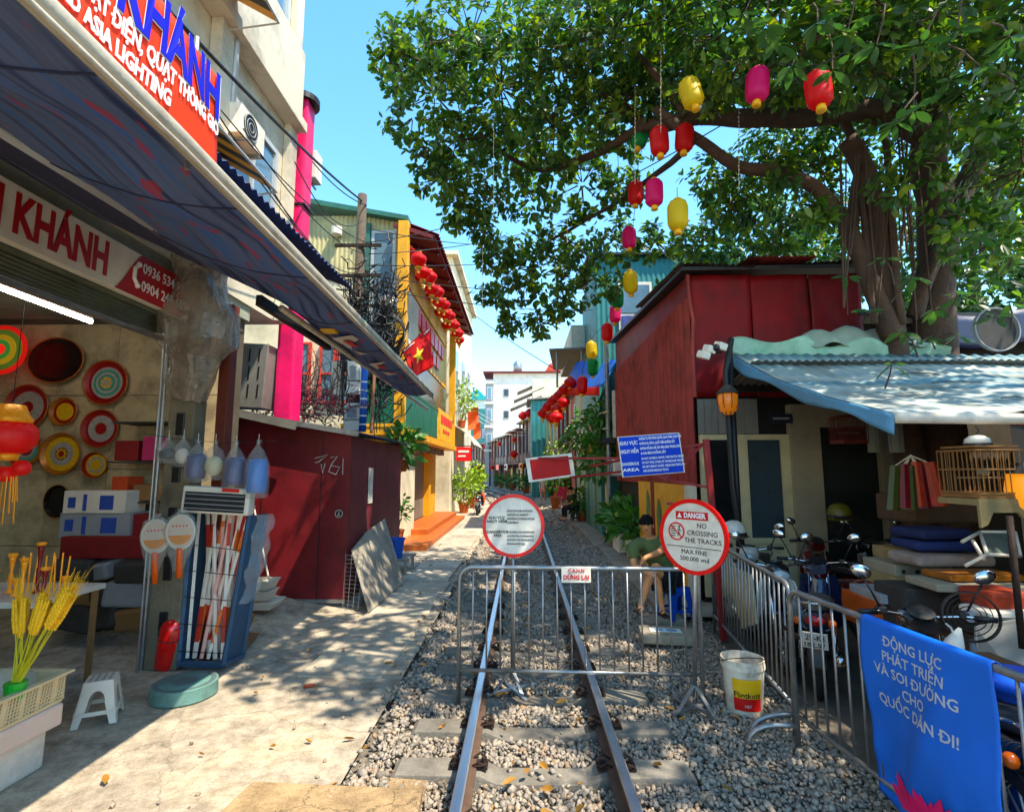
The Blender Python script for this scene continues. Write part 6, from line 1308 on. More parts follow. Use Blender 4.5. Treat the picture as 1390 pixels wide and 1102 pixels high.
MB().box(2.95, 7, 14.6, 19.4, 0, 5.4).build('wall', m_dkw, cf)
T_ = [at(838, 488, Y=15), at(783, 490, Y=18.5), at(763, 527, Y=18.0), at(818, 525, Y=14.6)]
MB().sheet(lambda u, v: T_[0].lerp(T_[1], u).lerp(T_[3].lerp(T_[2], u), v) + Vector((0, 0, -.06 * math.sin(math.pi * u) + .03 * math.sin(u * 18))), 24, 8, .01).build('tarpaulin', mat('bright_blue_tarp', '#0b56a8', .55, var=.1, sc=2), cf, True)
MB().sheet(lambda u, v: T_[3].lerp(T_[2], u) + Vector((-.1, 0, -.25 * v)), 10, 3, .01).build('orange_valance', m_lor, cf, True)
for k, z in enumerate((3.35, 3.8)): MB().bar((2.35, 14.2, z - .2), (1.9, 19.2, z), .05, .05).build('balcony_rail', m_crm if k else m_wf, cf)
MB().box(2.2, 3.0, 14.4, 19.3, 2.75, 2.9).build('balcony_floor', m_dark, cf)
MB().box(2.5, 2.95, 14.3, 14.36, 2.9, 4.2).build('white_panel', m_white, cf)
MB().box(2.15, 2.2, 15.8, 17.4, 2.9, 3.6).build('notice_board', m_cw, cf); MB().box(2.05, 2.3, 15.5, 18.5, 2.55, 2.72).build('yellow_fascia', m_yw, cf)
for y in (15.2, 17.2, 19.0): MB().box(2.4, 2.55, y - .08, y + .08, .1, 2.75).build('post', m_yw if y > 16 else m_crm, cf)
MB().box(2.9, 2.96, 16.5, 18.9, .1, 2.5).build('wood_front', mat('brown_wood_front', '#6a4422', .7, var=.25, sc=5), cf)
tag(MB().tube([(2.4, 14.6, .1), (2.4, 14.5, 5.6), (2.5, 14.4, 5.9)], .06, 8).build('down_pipe', m_steel), 'grey downpipe at the corner of maroon house', 'pipe')
aircon((2.45, 13.6, 1.9), -math.pi / 2, 'grey air conditioner hung behind the blue warning board', .8)
for k, (px, py, Y) in enumerate(((797, 575, 15.5), (815, 600, 15), (808, 630, 15), (822, 560, 15), (785, 600, 16.5))):
    c = at(px, py, Y=Y); rs = random.Random(k); b = MB(); leafblob(b, c, (.5, .4, .42), 170, .22, rs, .4); hg = thing('hanging_plant', 'x', 'plant', c); tag(b.build('foliage', m_leafg, hg), kind='stuff'); MB().tube([c + Vector((.3, .2, .5)), c, c + Vector((-.1, 0, -.3))], [.02, .015, .008], 5).build('stem', m_vine, hg); tag(hg, ('bushy plant hanging from the café balcony rail', 'dark plant hanging under the café balcony', 'lowest greenery hanging beside café posts', 'plant trailing from blue tarpaulin corner', 'greenery beside the white notice board')[k], 'plant')
potted((1.75, 27, .1), 3.6, (.7, .6, 1.3), 'tall pale yellow flowering plant behind the plain red board', m_leafy, 420, .24, .3)
b = MB()
for (x, y, rr_, lb) in ((2.5, 12.0, .3, 'broad-leaved potted plant beside the yellow mural wall'), (2.6, 13.0, .28, 'dark potted plant on white planter box near the mural'), (2.55, 14.0, .34, 'dense potted plant near the café posts'), (2.3, 20.5, .3, 'potted plant beside the far seated man')):
    potted((x, y, .11), 1.15, (.45, .4, .45), lb, n=170, l=.3, pot=.2, m_p=m_white if y < 13.5 else None)
tag(MB().box(2.25, 2.85, 12.5, 13.3, .11, .62).build('planter_box', m_white, bev=.015), 'white planter box by the yellow mural wall', 'planter')
# ================================================================ far street
m_wv = mat('brown_veranda_wood', '#5a2a20', .7, var=.25, sc=4); m_tin = mat('weathered_tin', '#8c8880', .6, .3, var=.2)
m_far1 = mat('dull_pink_wall', '#a08a7c', .85, var=.15, dirt='#6d5f54', damt=.5); m_far2 = mat('grey_far_wall', '#8f959a', .85, var=.12); m_fwhite = mat('bright_white_wall', '#d6d4ce', .8, var=.05, dirt='#a8a598', damt=.4)
m_gsign = mat('cream_sign', '#cfc4a0', .6, var=.2, sc=8)
def row_house(Y0, Y1, side, off, h, dep, mw, label, wood=True, seed=0):
    rs = random.Random(seed); Ym = (Y0 + Y1) / 2; d = cdir(Ym); n = Vector((d.y, -d.x, 0)) * side; o = Vector((cx(Ym), Ym, 0)) + n * off; L_ = (Y1 - Y0) / max(.3, d.y); M3 = Matrix((d, n, Vector((0, 0, 1)))).transposed()
    t = thing('row_house', label, 'house', o); bxx = lambda s0, s1, n0, n1, z0, z1, nm, m: MB().obox(o + d * ((s0 + s1) / 2) + n * ((n0 + n1) / 2) + Vector((0, 0, (z0 + z1) / 2)), (s1 - s0, n1 - n0, z1 - z0), M3).build(nm, m, t)
    H = L_ / 2
    bxx(-H, H, .35, dep, 2.8, h, 'upper_wall', mw); bxx(-H, H, .8, dep, 0, 2.8, 'shop_front', m_dkw)
    bxx(-H - .1, H + .1, -.35, dep, h, h + .15, 'roof', m_tin if seed % 2 else m_dred)
    bxx(-H, H, -.1, .9, 2.65, 2.8, 'veranda_floor', m_wv)
    k = max(3, int(L_ / 1.4))
    for i in range(k + 1):
        s = -H + .1 + (2 * H - .2) * i / k; bxx(s - .07, s + .07, -.08, .06, 0 if i % 2 == 0 else 2.8, h, 'post', m_wv if wood else m_crm)
    for i in range(k):
        s = -H + .1 + (2 * H - .2) * (i + .5) / k
        if i % 2 == 0: f_ = bxx(s - .4, s + .4, .28, .36, 3.4, h - .5, 'window', m_wf); MB().obox(o + d * s + n * .26 + Vector((0, 0, (2.9 + h) / 2)), (.62, .04, h - 4.1), M3).build('pane', m_glass, f_)
    bxx(-H, H, -.06, -.02, 3.55, 3.63, 'hand_rail', m_wv); bxx(-H, H, -.05, -.03, 2.85, 3.5, 'railing_panel', m_wv if seed % 3 else m_dark)
    s = rs.uniform(-H * .5, H * .3); bxx(s, s + 1.6, -.5, -.44, 2.1, 2.7, 'shop_board', (m_gsign, m_yw, m_fwhite, m_redp)[seed % 4])
    for i in range(3): s = -H + .4 + i * (2 * H - .8) / 3; bxx(s, s + 1.1, .7, .78, .1, 2.3, 'door_panel', (m_cab, m_wv, m_bluef, m_yw)[(seed + i) % 4])
    return t
row_house(28, 33, 1, 3.0, 6.2, 3, m_far1, 'narrow house just past the blue tarpaulin café', True, 4)
row_house(33, 37.5, 1, 3.0, 5.8, 3, m_plaster, 'plain house between the café row and teal house', False, 7)
t = row_house(44, 49.5, 1, 2.9, 6.4, 2.6, m_far1, 'brown timber veranda house next to the teal house', True, 1)
row_house(49.7, 55.5, 1, 2.9, 5.9, 2.6, m_far1, 'brown timber veranda house, second past the teal house', True, 2)
row_house(55.7, 62, 1, 2.9, 5.7, 2.6, m_far2, 'brown timber veranda house, third past the teal house', True, 3)
row_house(62.2, 69, 1, 2.9, 5.5, 2.6, m_far1, 'brown timber veranda house, fourth past the teal house', True, 5)
row_house(69.2, 77, 1, 2.9, 5.6, 2.6, m_far1, 'brown timber veranda house where the street bends away', True, 6)
row_house(77.2, 86, 1, 2.9, 6.0, 2.6, m_far2, 'last veranda house seen along the bend', True, 8)
row_house(36, 42, -1, 3.1, 5.6, 3, m_far1, 'house with low canopy behind the sunlit shrubs', False, 9)
row_house(42.2, 50, -1, 3.1, 6, 3, m_far2, 'grey house at the inside of the bend', False, 10)
t = thing('teal_house', 'teal sheet-clad house jutting toward the track on the bend', 'house', (2.6, 40, 0))
corr(MB(), (.75, 38.5, 0), (3.6, 0, 0), (0, 0, 7.2), .35, .03).build('front_sheet', m_tealr, t, True); corr(MB(), (.75, 43, 0), (0, -4.5, 0), (0, 0, 7.2), .35, .03).build('side_sheet', m_tealr, t, True)
MB().box(.8, 4.3, 38.55, 43, 0, 7.15).build('core', m_tealr, t); MB().prism([(.4, 38.2, 7.2), (4.6, 38.2, 7.5), (4.6, 43.3, 7.5), (.4, 43.3, 7.2)], (0, 0, .1)).build('roof', m_tin, t); MB().box(.74, .76, 38.4, 43, 3.5, 3.56).build('seam', m_dark, t)
t = thing('roof_canopies', 'stepped tin canopies and air units on roofs behind the teal house', 'roof', (1.2, 46, 7)); 
for k in range(3): MB().prism([(-1.0 + .3 * k, 46 + k, 7.4 + .9 * k), (1.8 + .3 * k, 46 + k, 8.6 + .9 * k), (1.8 + .3 * k, 48 + k, 8.6 + .9 * k), (-1.0 + .3 * k, 48 + k, 7.4 + .9 * k)], (0, 0, .08)).build('canopy', m_tin, t)
MB().box(1.0, 3.2, 47, 49, 0, 10.3).build('stair_wall', m_gw, t)
# tall white house
t = thing('white_tower_house', 'tall bright white house rising above the veranda row', 'building', (1, 70, 0))
MB().box(-3.6, 6, 66, 76, 0, 14.4).build('wall', m_fwhite, t); MB().box(-4.6, -3.55, 65.8, 74, 0, 13.6).build('shaded_side', m_far2, t)  # left face of the white house: its shade is put into the grey
MB().box(-4.9, 6.2, 65.5, 76, 14.4, 14.6).build('roof', m_dred, t)
for z in (5.5, 8.6, 11.4):
    f_ = MB().box(-2.3, -1.6, 65.9, 66.02, z, z + 1).build('window', m_cg, t); MB().box(-2.2, -1.7, 65.88, 65.95, z + .1, z + .9).build('pane', m_darkgl, f_)
    f_ = MB().box(-4.4, -3.75, 65.65, 65.82, z - .4, z + 1.2).build('window', m_wf, t); MB().box(-4.3, -3.85, 65.62, 65.7, z - .3, z + 1.1).build('pane', m_glass, f_)
for z in (4.4, 7.4, 10.4, 13): MB().box(-4.7, -3.5, 65.55, 65.9, z, z + .25).build('ledge', m_fwhite, t)
MB().lathe([(.001, 0), (.6, 0), (.6, 1.4), (.3, 1.8), (.001, 1.85)], (-.5, 68, 14.6), 16, Matrix.Rotation(0, 3, 'X')).build('water_tank', m_steel, t, True)
MB().prism([(3, 65.7, 14.6), (6, 65.7, 14.6), (5.6, 65.7, 15.6), (3.6, 65.7, 15.6)], (0, 3, 0)).build('striped_canopy', mat('red_green_canvas', '#b0402c', .6, var=.5, sc=.5), t)
MB().prism([(3.2, 60, 0), (7, 60, 0), (7, 60, 13.2), (4.8, 60, 13.2), (3.2, 60, 10.8)], (0, 4, 0)).build('stepped_wing', m_gw, t)
bk = [(-12.5, -8.8, 96, 106, 16.5, m_far2, 'grey flat-fronted house in the haze beyond the bend', None), (-9.6, -6.2, 92, 100, 14.5, m_fwhite, 'white gabled house with turquoise roof beyond the bend', 'teal'), (-14.5, -11.5, 110, 120, 19, m_fwhite, 'white house with red roof, farthest beyond the bend', 'red'), (-8.2, -4.9, 84, 92, 12.0, m_tealr, 'dull teal house behind the veranda row', None), (-20, -14.6, 100, 110, 17, m_gw, 'cream house at the far end of the street', None)]
for (x0, x1, y0, y1, z, m, lb, rf) in bk:
    t = block('distant_house', x0, x1, y0, y1, z, m, lb, [('y', x0 + .5, x0 + 1.4, zz, zz + 1.5) for zz in np.arange(4, z - 2, 3.2)] + [('y', x1 - 1.4, x1 - .5, zz, zz + 1.5) for zz in np.arange(4, z - 2, 3.2)])
    if rf: xm = (x0 + x1) / 2; MB().prism([(x0 - .4, y0 - .5, z), (x1 + .4, y0 - .5, z), (xm, y0 - .5, z + 2)], (0, y1 - y0 + 1, 0)).build('roof', mat('turquoise_roof', '#1f8f98', .5) if rf == 'teal' else mat('red_far_roof', '#b03038', .6), t)
tag(MB().sheet(lambda u, v: (-7.3 + 1.6 * u, 60 + .2 * v, 9.2 - 2.2 * v + .3 * u), 4, 4, .02).build('hanging_flag', m_fwhite), 'white cloth flag strung over the far street', 'flag')
tag(MB().sheet(lambda u, v: (-8.3 + .9 * u, 60 + .2 * v, 9.4 - 1.9 * v + .2 * u), 4, 4, .02).build('hanging_flag', m_lor), 'orange red cloth flag strung beside the white one', 'flag')
for k, (x, y, z) in enumerate(((.1, 42, 6.4), (.6, 41.8, 6.6), (-.7, 47, 3.5))): copy_tree(gl, (x, y, z), label=('red globe lantern on the teal house, lower of two', 'red globe lantern on the teal house, upper of two', 'red globe lantern at the veranda row ground floor')[k], group='far red lanterns', scale=1.8)
for k in range(9):
    Y = 46 + 4 * k; p = Vector((cx(Y), Y, 2.4 + (k % 2) * 2.6)) + Vector((cdir(Y).y, -cdir(Y).x, 0)) * 2.5; copy_tree(gl, p, label='small lantern hung along the veranda row', group='lanterns along the veranda row', scale=1.3)
for k, (Y, off, lb) in enumerate(((31, 2.6, 'potted plant by the narrow house'), (45, 2.6, 'potted plant by the first veranda house'), (52, 2.6, 'potted plant by the second veranda house'), (58, 2.6, 'potted plant by the third veranda house'))):
    potted((cx(Y) + off, Y, .1), 1.6, (.6, .6, .6), lb, None, 120, .4, .3)
for k, (Y, lb) in enumerate(((34, 'orange flower pot at the path edge'), (30.2, 'orange flower pot beside the parked motorbike'))): tag(MB().lathe([(.001, 0), (.25, 0), (.34, .6), (.3, .6), (.001, .55)], (cx(Y) - 2.0, Y, 0), 14).build('flower_pot', m_orfl), lb, 'pot')

# ================================================================ the big tree
m_bark = mat('fig_bark', '#46352a', .9, var=.3, sc=5, bump=.8, bsc=18, dirt='#33271d', dsc=3, damt=.6)
tree = thing('fig_tree', 'large spreading fig tree with aerial roots over the lean-to shed', 'tree', (5.75, 7.3, 0))
trunk = MB()
def limb(b, pts, r0, r1, n=10, wob=.04):
    P = [Vector(p) for p in pts]; out = []; k = len(P)
    for i in range(k - 1):
        for j in range(5):
            s = j / 5; p0 = P[max(0, i - 1)]; p1 = P[i]; p2 = P[i + 1]; p3 = P[min(k - 1, i + 2)]
            q = .5 * ((2 * p1) + (p2 - p0) * s + (2 * p0 - 5 * p1 + 4 * p2 - p3) * s * s + (3 * p1 - p0 - 3 * p2 + p3) * s ** 3); out.append(q + wob * mnoise.noise_vector(q * 1.7))
    out.append(P[-1]); m = len(out); b.tube(out, [r0 + (r1 - r0) * i / (m - 1) for i in range(m)], n); return out
A3 = lambda *a: at(a[0], a[1], Y=a[2])
def branch(pts, r0, r1, nm='limb'): b = MB(); limb(b, pts, r0, r1); b.build(nm, m_bark, tree, True)
b = MB(); limb(b, [(5.85, 7.3, -.1), (5.8, 7.3, 1.5), (5.75, 7.3, 3.2), A3(1272, 380, 7.3), A3(1268, 250, 7.25), A3(1258, 120, 7.1), A3(1245, -60, 6.9)], .29, .2, 14, .08); b.build('trunk', m_bark, tree, True)
for pts, r0, r1 in (
    ([(5.3, 7.2, 0), (5.25, 7.2, 2.5), A3(1205, 430, 7.15), A3(1195, 330, 7.1), A3(1180, 250, 7.05), A3(1150, 190, 7)], .2, .13),
    ([A3(1215, 460, 7.0), A3(1190, 400, 7.0), A3(1160, 330, 7.0), A3(1130, 280, 6.95), A3(1090, 245, 6.9), A3(1000, 222, 6.8), A3(945, 190, 6.7), A3(890, 150, 6.9)], .13, .06),
    ([A3(1268, 190, 7.2), A3(1180, 150, 7.0), A3(1100, 156, 6.9), A3(1020, 160, 6.8), A3(950, 158, 6.8), A3(880, 170, 7.2), A3(800, 110, 7.8), A3(700, 60, 8.2)], .18, .06),
    ([A3(880, 170, 7.2), A3(800, 210, 8), A3(720, 230, 8.6), A3(650, 180, 8.6)], .08, .03),
    ([A3(945, 190, 6.7), A3(900, 230, 7.8), A3(830, 280, 9), A3(740, 330, 9.5)], .06, .025),
    ([A3(1262, 330, 7.3), A3(1310, 250, 7.3), A3(1345, 180, 7.1), A3(1400, 90, 6.8)], .17, .1),
    ([A3(1240, 430, 7.1), A3(1270, 350, 7.0), A3(1310, 270, 7.0)], .1, .08),
    ([A3(1155, 310, 7), A3(1165, 220, 7.1), A3(1140, 150, 7.1), A3(1120, 60, 7)], .08, .05),
    ([A3(1225, 440, 6.9), A3(1212, 330, 6.9), A3(1205, 230, 6.95), A3(1195, 130, 6.9)], .05, .04),
    ([A3(1190, 440, 6.9), A3(1180, 360, 6.9), A3(1170, 290, 6.95), A3(1175, 200, 7)], .045, .035),
    ([A3(1245, 60, 6.9), A3(1150, 20, 6.3), A3(1050, -20, 5.8), (1.6, 4.6, 8.0)], .14, .06), ([A3(1245, 0, 6.9), (6, 4.5, 8.2), (5.2, 2.5, 8.0), (4.8, .6, 7.6)], .16, .06), ([(5.2, 2.5, 8.0), (3.4, 3.0, 8.1), (1.8, 3.6, 7.9)], .09, .04),
    ([A3(930, 160, 6.8), A3(880, 90, 6.7), A3(820, 30, 6.8)], .06, .03), ([A3(700, 60, 8.2), A3(600, 90, 8.5), A3(540, 70, 8.5)], .05, .02)):
    branch(pts, r0, r1, 'limb' if r0 > .055 else 'aerial_root')
for k in range(16):
    x = random.uniform(1120, 1250); p = A3(x, random.uniform(160, 240), 6.85); q = A3(x + random.uniform(-20, 25), random.uniform(330, 470), 6.8); MB().tube(bez(p, q, random.uniform(-.05, .1), 6), random.choice([.006, .01, .014]), 4).build('hanging_root', m_bark, tree)
def leaf_mat():
    m = bpy.data.materials.new('fig_leaf'); m.use_nodes = True; N = m.node_tree.nodes; L = m.node_tree.links; b = N['Principled BSDF']
    a = N.new('ShaderNodeAttribute'); a.attribute_name = 'shade'; oi = N.new('ShaderNodeObjectInfo'); ad = N.new('ShaderNodeMath'); ad.operation = 'ADD'; L.new(a.outputs['Fac'], ad.inputs[0])
    mu = N.new('ShaderNodeMath'); mu.operation = 'MULTIPLY'; mu.inputs[1].default_value = .25; L.new(oi.outputs['Random'], mu.inputs[0]); L.new(mu.outputs[0], ad.inputs[1])
    r = N.new('ShaderNodeValToRGB'); e = r.color_ramp.elements; e[0].color = (.012, .03, .011, 1); e[1].color = (.22, .27, .032, 1)
    for p, c in ((.35, (.021, .055, .014, 1)), (.65, (.048, .105, .02, 1)), (.85, (.11, .18, .026, 1))): q = e.new(p); q.color = c
    L.new(ad.outputs[0], r.inputs[0]); L.new(r.outputs[0], b.inputs['Base Color']); b.inputs['Roughness'].default_value = .38; b.inputs['Specular IOR Level'].default_value = .5
    tr = N.new('ShaderNodeBsdfTranslucent'); hs = N.new('ShaderNodeHueSaturation'); hs.inputs['Value'].default_value = 2.4; hs.inputs['Saturation'].default_value = 1.15; L.new(r.outputs[0], hs.inputs['Color']); L.new(hs.outputs[0], tr.inputs[0])
    ms = N.new('ShaderNodeMixShader'); ms.inputs[0].default_value = .4; L.new(b.outputs[0], ms.inputs[1]); L.new(tr.outputs[0], ms.inputs[2]); L.new(ms.outputs[0], N['Material Output'].inputs[0]); return m
m_leaf = leaf_mat()
LEAF = np.array([(0, 0, 0), (.3, .2, .035), (.68, .23, .03), (1, 0, -.06), (.68, -.23, .03), (.3, -.2, .035), (.5, 0, -.02)])
LF = [(0, 6, 1), (1, 6, 2), (2, 6, 3), (0, 5, 6), (5, 4, 6), (4, 3, 6)]
def leaves(name, cen, dirs, nper, l0, l1, parent, m, bright=0.):
    """rosettes: nper leaves round every twig tip"""
    n = len(cen) * nper; C = np.repeat(cen, nper, 0); D = np.repeat(dirs, nper, 0)
    D = D / np.linalg.norm(D, axis=1, keepdims=True)
    rv = rng.normal(size=(n, 3)); rad = rv - (rv * D).sum(1, keepdims=True) * D; rad /= np.linalg.norm(rad, axis=1, keepdims=True)
    ax = rad * rng.uniform(.6, 1.1, (n, 1)) + D * rng.uniform(-.1, .8, (n, 1)) + np.array([0, 0, -.28]); ax /= np.linalg.norm(ax, axis=1, keepdims=True)
    upv = D + np.array([0, 0, .9]) + rng.normal(size=(n, 3)) * .35; sd = np.cross(upv, ax); sd /= np.linalg.norm(sd, axis=1, keepdims=True); nn = np.cross(ax, sd)
    Ls = rng.uniform(l0, l1, (n, 1, 1)); st = C + D * rng.uniform(-.12, .02, (n, 1)) + ax * .02
    V = st[:, None, :] + Ls * (LEAF[None, :, 0:1] * ax[:, None, :] + LEAF[None, :, 1:2] * sd[:, None, :] + LEAF[None, :, 2:3] * nn[:, None, :])
    Fc = (np.array(LF)[None] + (np.arange(n) * 7)[:, None, None]).reshape(-1, 3)
    me = bpy.data.meshes.new(name); me.vertices.add(n * 7); me.vertices.foreach_set('co', V.reshape(-1).astype('f4')); me.loops.add(len(Fc) * 3); me.loops.foreach_set('vertex_index', Fc.reshape(-1).astype('i4'))
    me.polygons.add(len(Fc)); me.polygons.foreach_set('loop_start', (np.arange(len(Fc)) * 3).astype('i4')); me.polygons.foreach_set('loop_total', np.full(len(Fc), 3, 'i4'))
    sh = np.clip(np.repeat(rng.beta(2, 3, len(cen)), nper) * .6 + rng.uniform(0, .35, n) + bright, 0, 1); a = me.attributes.new('shade', 'FLOAT', 'POINT'); a.data.foreach_set('value', np.repeat(sh, 7).astype('f4'))
    me.update(); me.validate(); me.materials.append(m); o = bpy.data.objects.new(name, me); COL.objects.link(o)
    if parent: adopt(o, parent)
    return o
BL = []
for px, py, Y, r_ in ((530, 60, 8.5, .5), (545, 90, 8.5, .55), (590, 60, 8.5, .75), (590, 130, 8.5, .75), (560, 160, 8.4, .5), (640, 50, 8, 1.0), (620, 190, 8.5, .75), (600, 240, 8.5, .5), (580, 215, 8.4, .4), (680, 120, 8, 1.0), (690, 200, 8.5, .85), (760, 70, 7.5, 1.1), (750, 170, 8, .9), (820, 50, 7, 1.0), (835, 150, 7.5, .7), (650, 265, 8.6, .5), (720, 270, 9, .6), (790, 250, 9, .7), (850, 250, 8.8, .55), (625, 285, 8.6, .38), (655, 310, 8.8, .35),
    (700, 330, 9.5, .6), (735, 375, 9.5, .6), (690, 395, 9.5, .45), (780, 330, 9.5, .7), (835, 330, 9.8, .55), (735, 440, 9.5, .32), (695, 440, 9.5, .28), (790, 390, 9.6, .42), (760, 420, 9.6, .35), (890, 330, 10, .55), (950, 330, 10.4, .5), (670, 350, 9.4, .4), (660, 400, 9.4, .22), (830, 385, 9.8, .28),
    (900, 30, 6.5, .9), (980, 50, 6.2, .85), (1060, 40, 6, .8), (1150, 50, 6, .9), (1250, 50, 6.3, 1.1), (1350, 60, 6, 1.1), (1390, 180, 6.6, .9), (1340, 240, 8.2, .7), (990, 280, 9.5, .7), (1060, 310, 9.5, .6), (1040, 220, 9.3, .7), (1110, 230, 9.4, .7), (1380, 300, 8.6, .7), (1180, 120, 8.6, .8), (930, 110, 7.4, .6), (1090, 100, 7.6, .6), (1000, 120, 7.8, .6), (1210, 200, 9, .7), (1300, 160, 8.8, .7), (960, 240, 9.2, .5), (880, 130, 7.2, .5), (1180, 90, 5.3, .5), (1235, 240, 6.2, .4), (1335, 150, 5.6, .6), (1300, 290, 6.2, .45), (1095, 60, 5.2, .5), (1345, 330, 6.2, .45), (1005, 80, 5.6, .4), (1390, 230, 6, .6), (1390, 40, 5, .6), (1280, 20, 5, .6), (1200, 10, 5, .55), (1065, 235, 6.5, .25), (1080, 200, 9.8, .9), (1150, 290, 9.8, .7), (1020, 260, 10, .8), (1130, 170, 9.5, .8), (1320, 300, 10, .8), (1360, 200, 9.5, .9), (1110, 290, 6.6, .25), (1060, 120, 6.2, .35), (960, 130, 6.3, .3)): BL.append((A3(px, py, Y), r_))
NV = len(BL)
for x, y, z, r_ in ((1.4, 2.9, 8.0, .7), (2.2, 2.65, 8.0, .6), (.75, 3.1, 8.2, .6), (2.9, 2.5, 8.0, .6), (.2, 4.4, 8.3, .7), (1.2, 3.4, 8.6, .7), (.6, 5.2, 8.2, 1.0), (1.6, 4.2, 8.0, 1.0), (2.4, 3.4, 8.0, .9), (.9, 3.9, 8.1, .8), (3.6, 3.2, 8.0, 1.0), (4.8, 2.2, 7.8, 1.1), (5.0, 1.0, 7.6, 1.0), (6.2, 1.6, 7.6, 1.2), (4.4, 4.2, 8.2, 1.1), (6.0, 4.0, 8.0, 1.3), (3.2, 5.0, 8.4, 1.0), (2.0, 6.2, 8.8, 1.1), (5.0, 6.0, 8.8, 1.2), (7.0, 5.5, 8.2, 1.3), (7.5, 3.2, 7.8, 1.2), (6.5, 0., 7.4, 1.0), (3.0, 8.0, 9.2, 1.2), (1.0, 7.6, 9.4, 1.1), (4.8, 8.4, 9.4, 1.2), (6.6, 8.0, 9.0, 1.3), (.2, 10.2, 8.8, 1.0), (2.0, 10.2, 9.2, 1.1), (7.8, 1.2, 7.0, 1.1), (5.6, -.8, 7.2, .9)): BL.append((Vector((x, y, z)), r_))
cen = []; dr = []; tw = MB()
for bi, (c, r_) in enumerate(BL):
    n = int((112 if bi < NV else 72) * r_ ** 2.1) + 12
    v = rng.normal(size=(n, 3)); v /= np.linalg.norm(v, axis=1, keepdims=True); rr2 = rng.uniform(.35, 1.12, (n, 1)) ** .6
    P = v * rr2 * r_ * np.array([1.05, 1.05, .85]); cc = np.array(c); keep = np.array([mnoise.noise(Vector(cc + p) * 1.4) > -.42 for p in P]); P = P[keep]; v = v[keep]
    cen.append(cc + P); dr.append(v * .8 + np.array([0, 0, .35]))
    for p in P[::6]: tw.tube([c + Vector(p) * .1, c + Vector(p) * .6 + Vector((0, 0, -.04)), c + Vector(p)], [.014, .009, .005], 4)
cen = np.concatenate(cen); dr = np.concatenate(dr)
tag(leaves('crown', cen, dr, 8, .11, .18, tree, m_leaf, .08), kind='stuff'); tag(tw.build('twigs', m_bark, tree), kind='stuff')
# large nearby leaves, one by one
lm = bpy.data.meshes.new('leaf'); lv = [(0, 0, 0), (.12, .07, .01), (.3, .16, .02), (.55, .19, .015), (.8, .13, -.01), (1, 0, -.07), (.8, -.13, -.01), (.55, -.19, .015), (.3, -.16, .02), (.12, -.07, .01), (.12, 0, 0), (.3, 0, -.012), (.55, 0, -.02), (.8, 0, -.03)]
lf = [(0, 10, 1), (1, 10, 11, 2), (2, 11, 12, 3), (3, 12, 13, 4), (4, 13, 5), (0, 9, 10), (9, 8, 11, 10), (8, 7, 12, 11), (7, 6, 13, 12), (6, 5, 13)]
lm.from_pydata(lv, [], lf); lm.materials.append(m_leaf); lm.polygons.foreach_set('use_smooth', [True] * len(lf)); a = lm.attributes.new('shade', 'FLOAT', 'POINT'); a.data.foreach_set('value', [.42] * len(lv))
nl = 0
for (px, py, Y, n) in ((1040, 35, 3.6, 7), (1055, 60, 3.8, 6), (1075, 90, 4, 6), (1110, 30, 3.8, 7), (1150, 45, 3.7, 7), (1190, 60, 3.8, 7), (1215, 165, 3.9, 7), (1240, 150, 4.0, 6), (1250, 60, 3.6, 7), (1300, 40, 3.6, 7), (1330, 90, 3.8, 7), (1370, 50, 3.7, 7), (1380, 120, 3.9, 7), (1010, 20, 4.2, 6), (980, 40, 4.6, 6), (1130, 95, 4.2, 6), (1290, 110, 4.3, 6), (960, 10, 4.4, 6),
    (1240, 375, 5.0, 6), (1200, 350, 5.2, 5), (1270, 420, 5.0, 6), (1300, 400, 4.8, 6), (1340, 380, 4.8, 6), (1375, 350, 4.8, 7), (1350, 430, 4.8, 5), (1290, 350, 5.2, 6), (1210, 495, 4.9, 5), (1225, 450, 5.0, 6), (1255, 460, 5.0, 6), (1325, 320, 5.2, 6), (1378, 270, 5.0, 6), (1150, 375, 5.6, 5), (1300, 455, 4.9, 5), (1370, 410, 4.7, 6), (1180, 420, 5.4, 5)):
    tip = A3(px, py, Y); st = tip + Vector((random.uniform(-.1, .25), random.uniform(0, .3), random.uniform(.25, .6) if py < 200 else random.uniform(-.35, .1)))
    MB().tube([st, st.lerp(tip, .5) + Vector((.02, 0, .03)), tip], [.009, .007, .005], 5).build('twig', m_bark, tree)
    for k in range(n):
        if nl >= 215: break
        a = 2 * math.pi * (k / n) + random.uniform(-.3, .3); el = random.uniform(-.75, .15); d = Vector((math.cos(a) * math.cos(el), math.sin(a) * math.cos(el), math.sin(el)))
        o = bpy.data.objects.new('leaf', lm); COL.objects.link(o); nl += 1; l = random.uniform(.13, .2); q = d.to_track_quat('X', 'Z'); o.rotation_euler = (q @ Euler((random.uniform(-.5, .5), 0, 0)).to_quaternion()).to_euler(); o.location = tip + d * .02; o.scale = (l, l * random.uniform(.85, 1.1), l); adopt(o, tree)
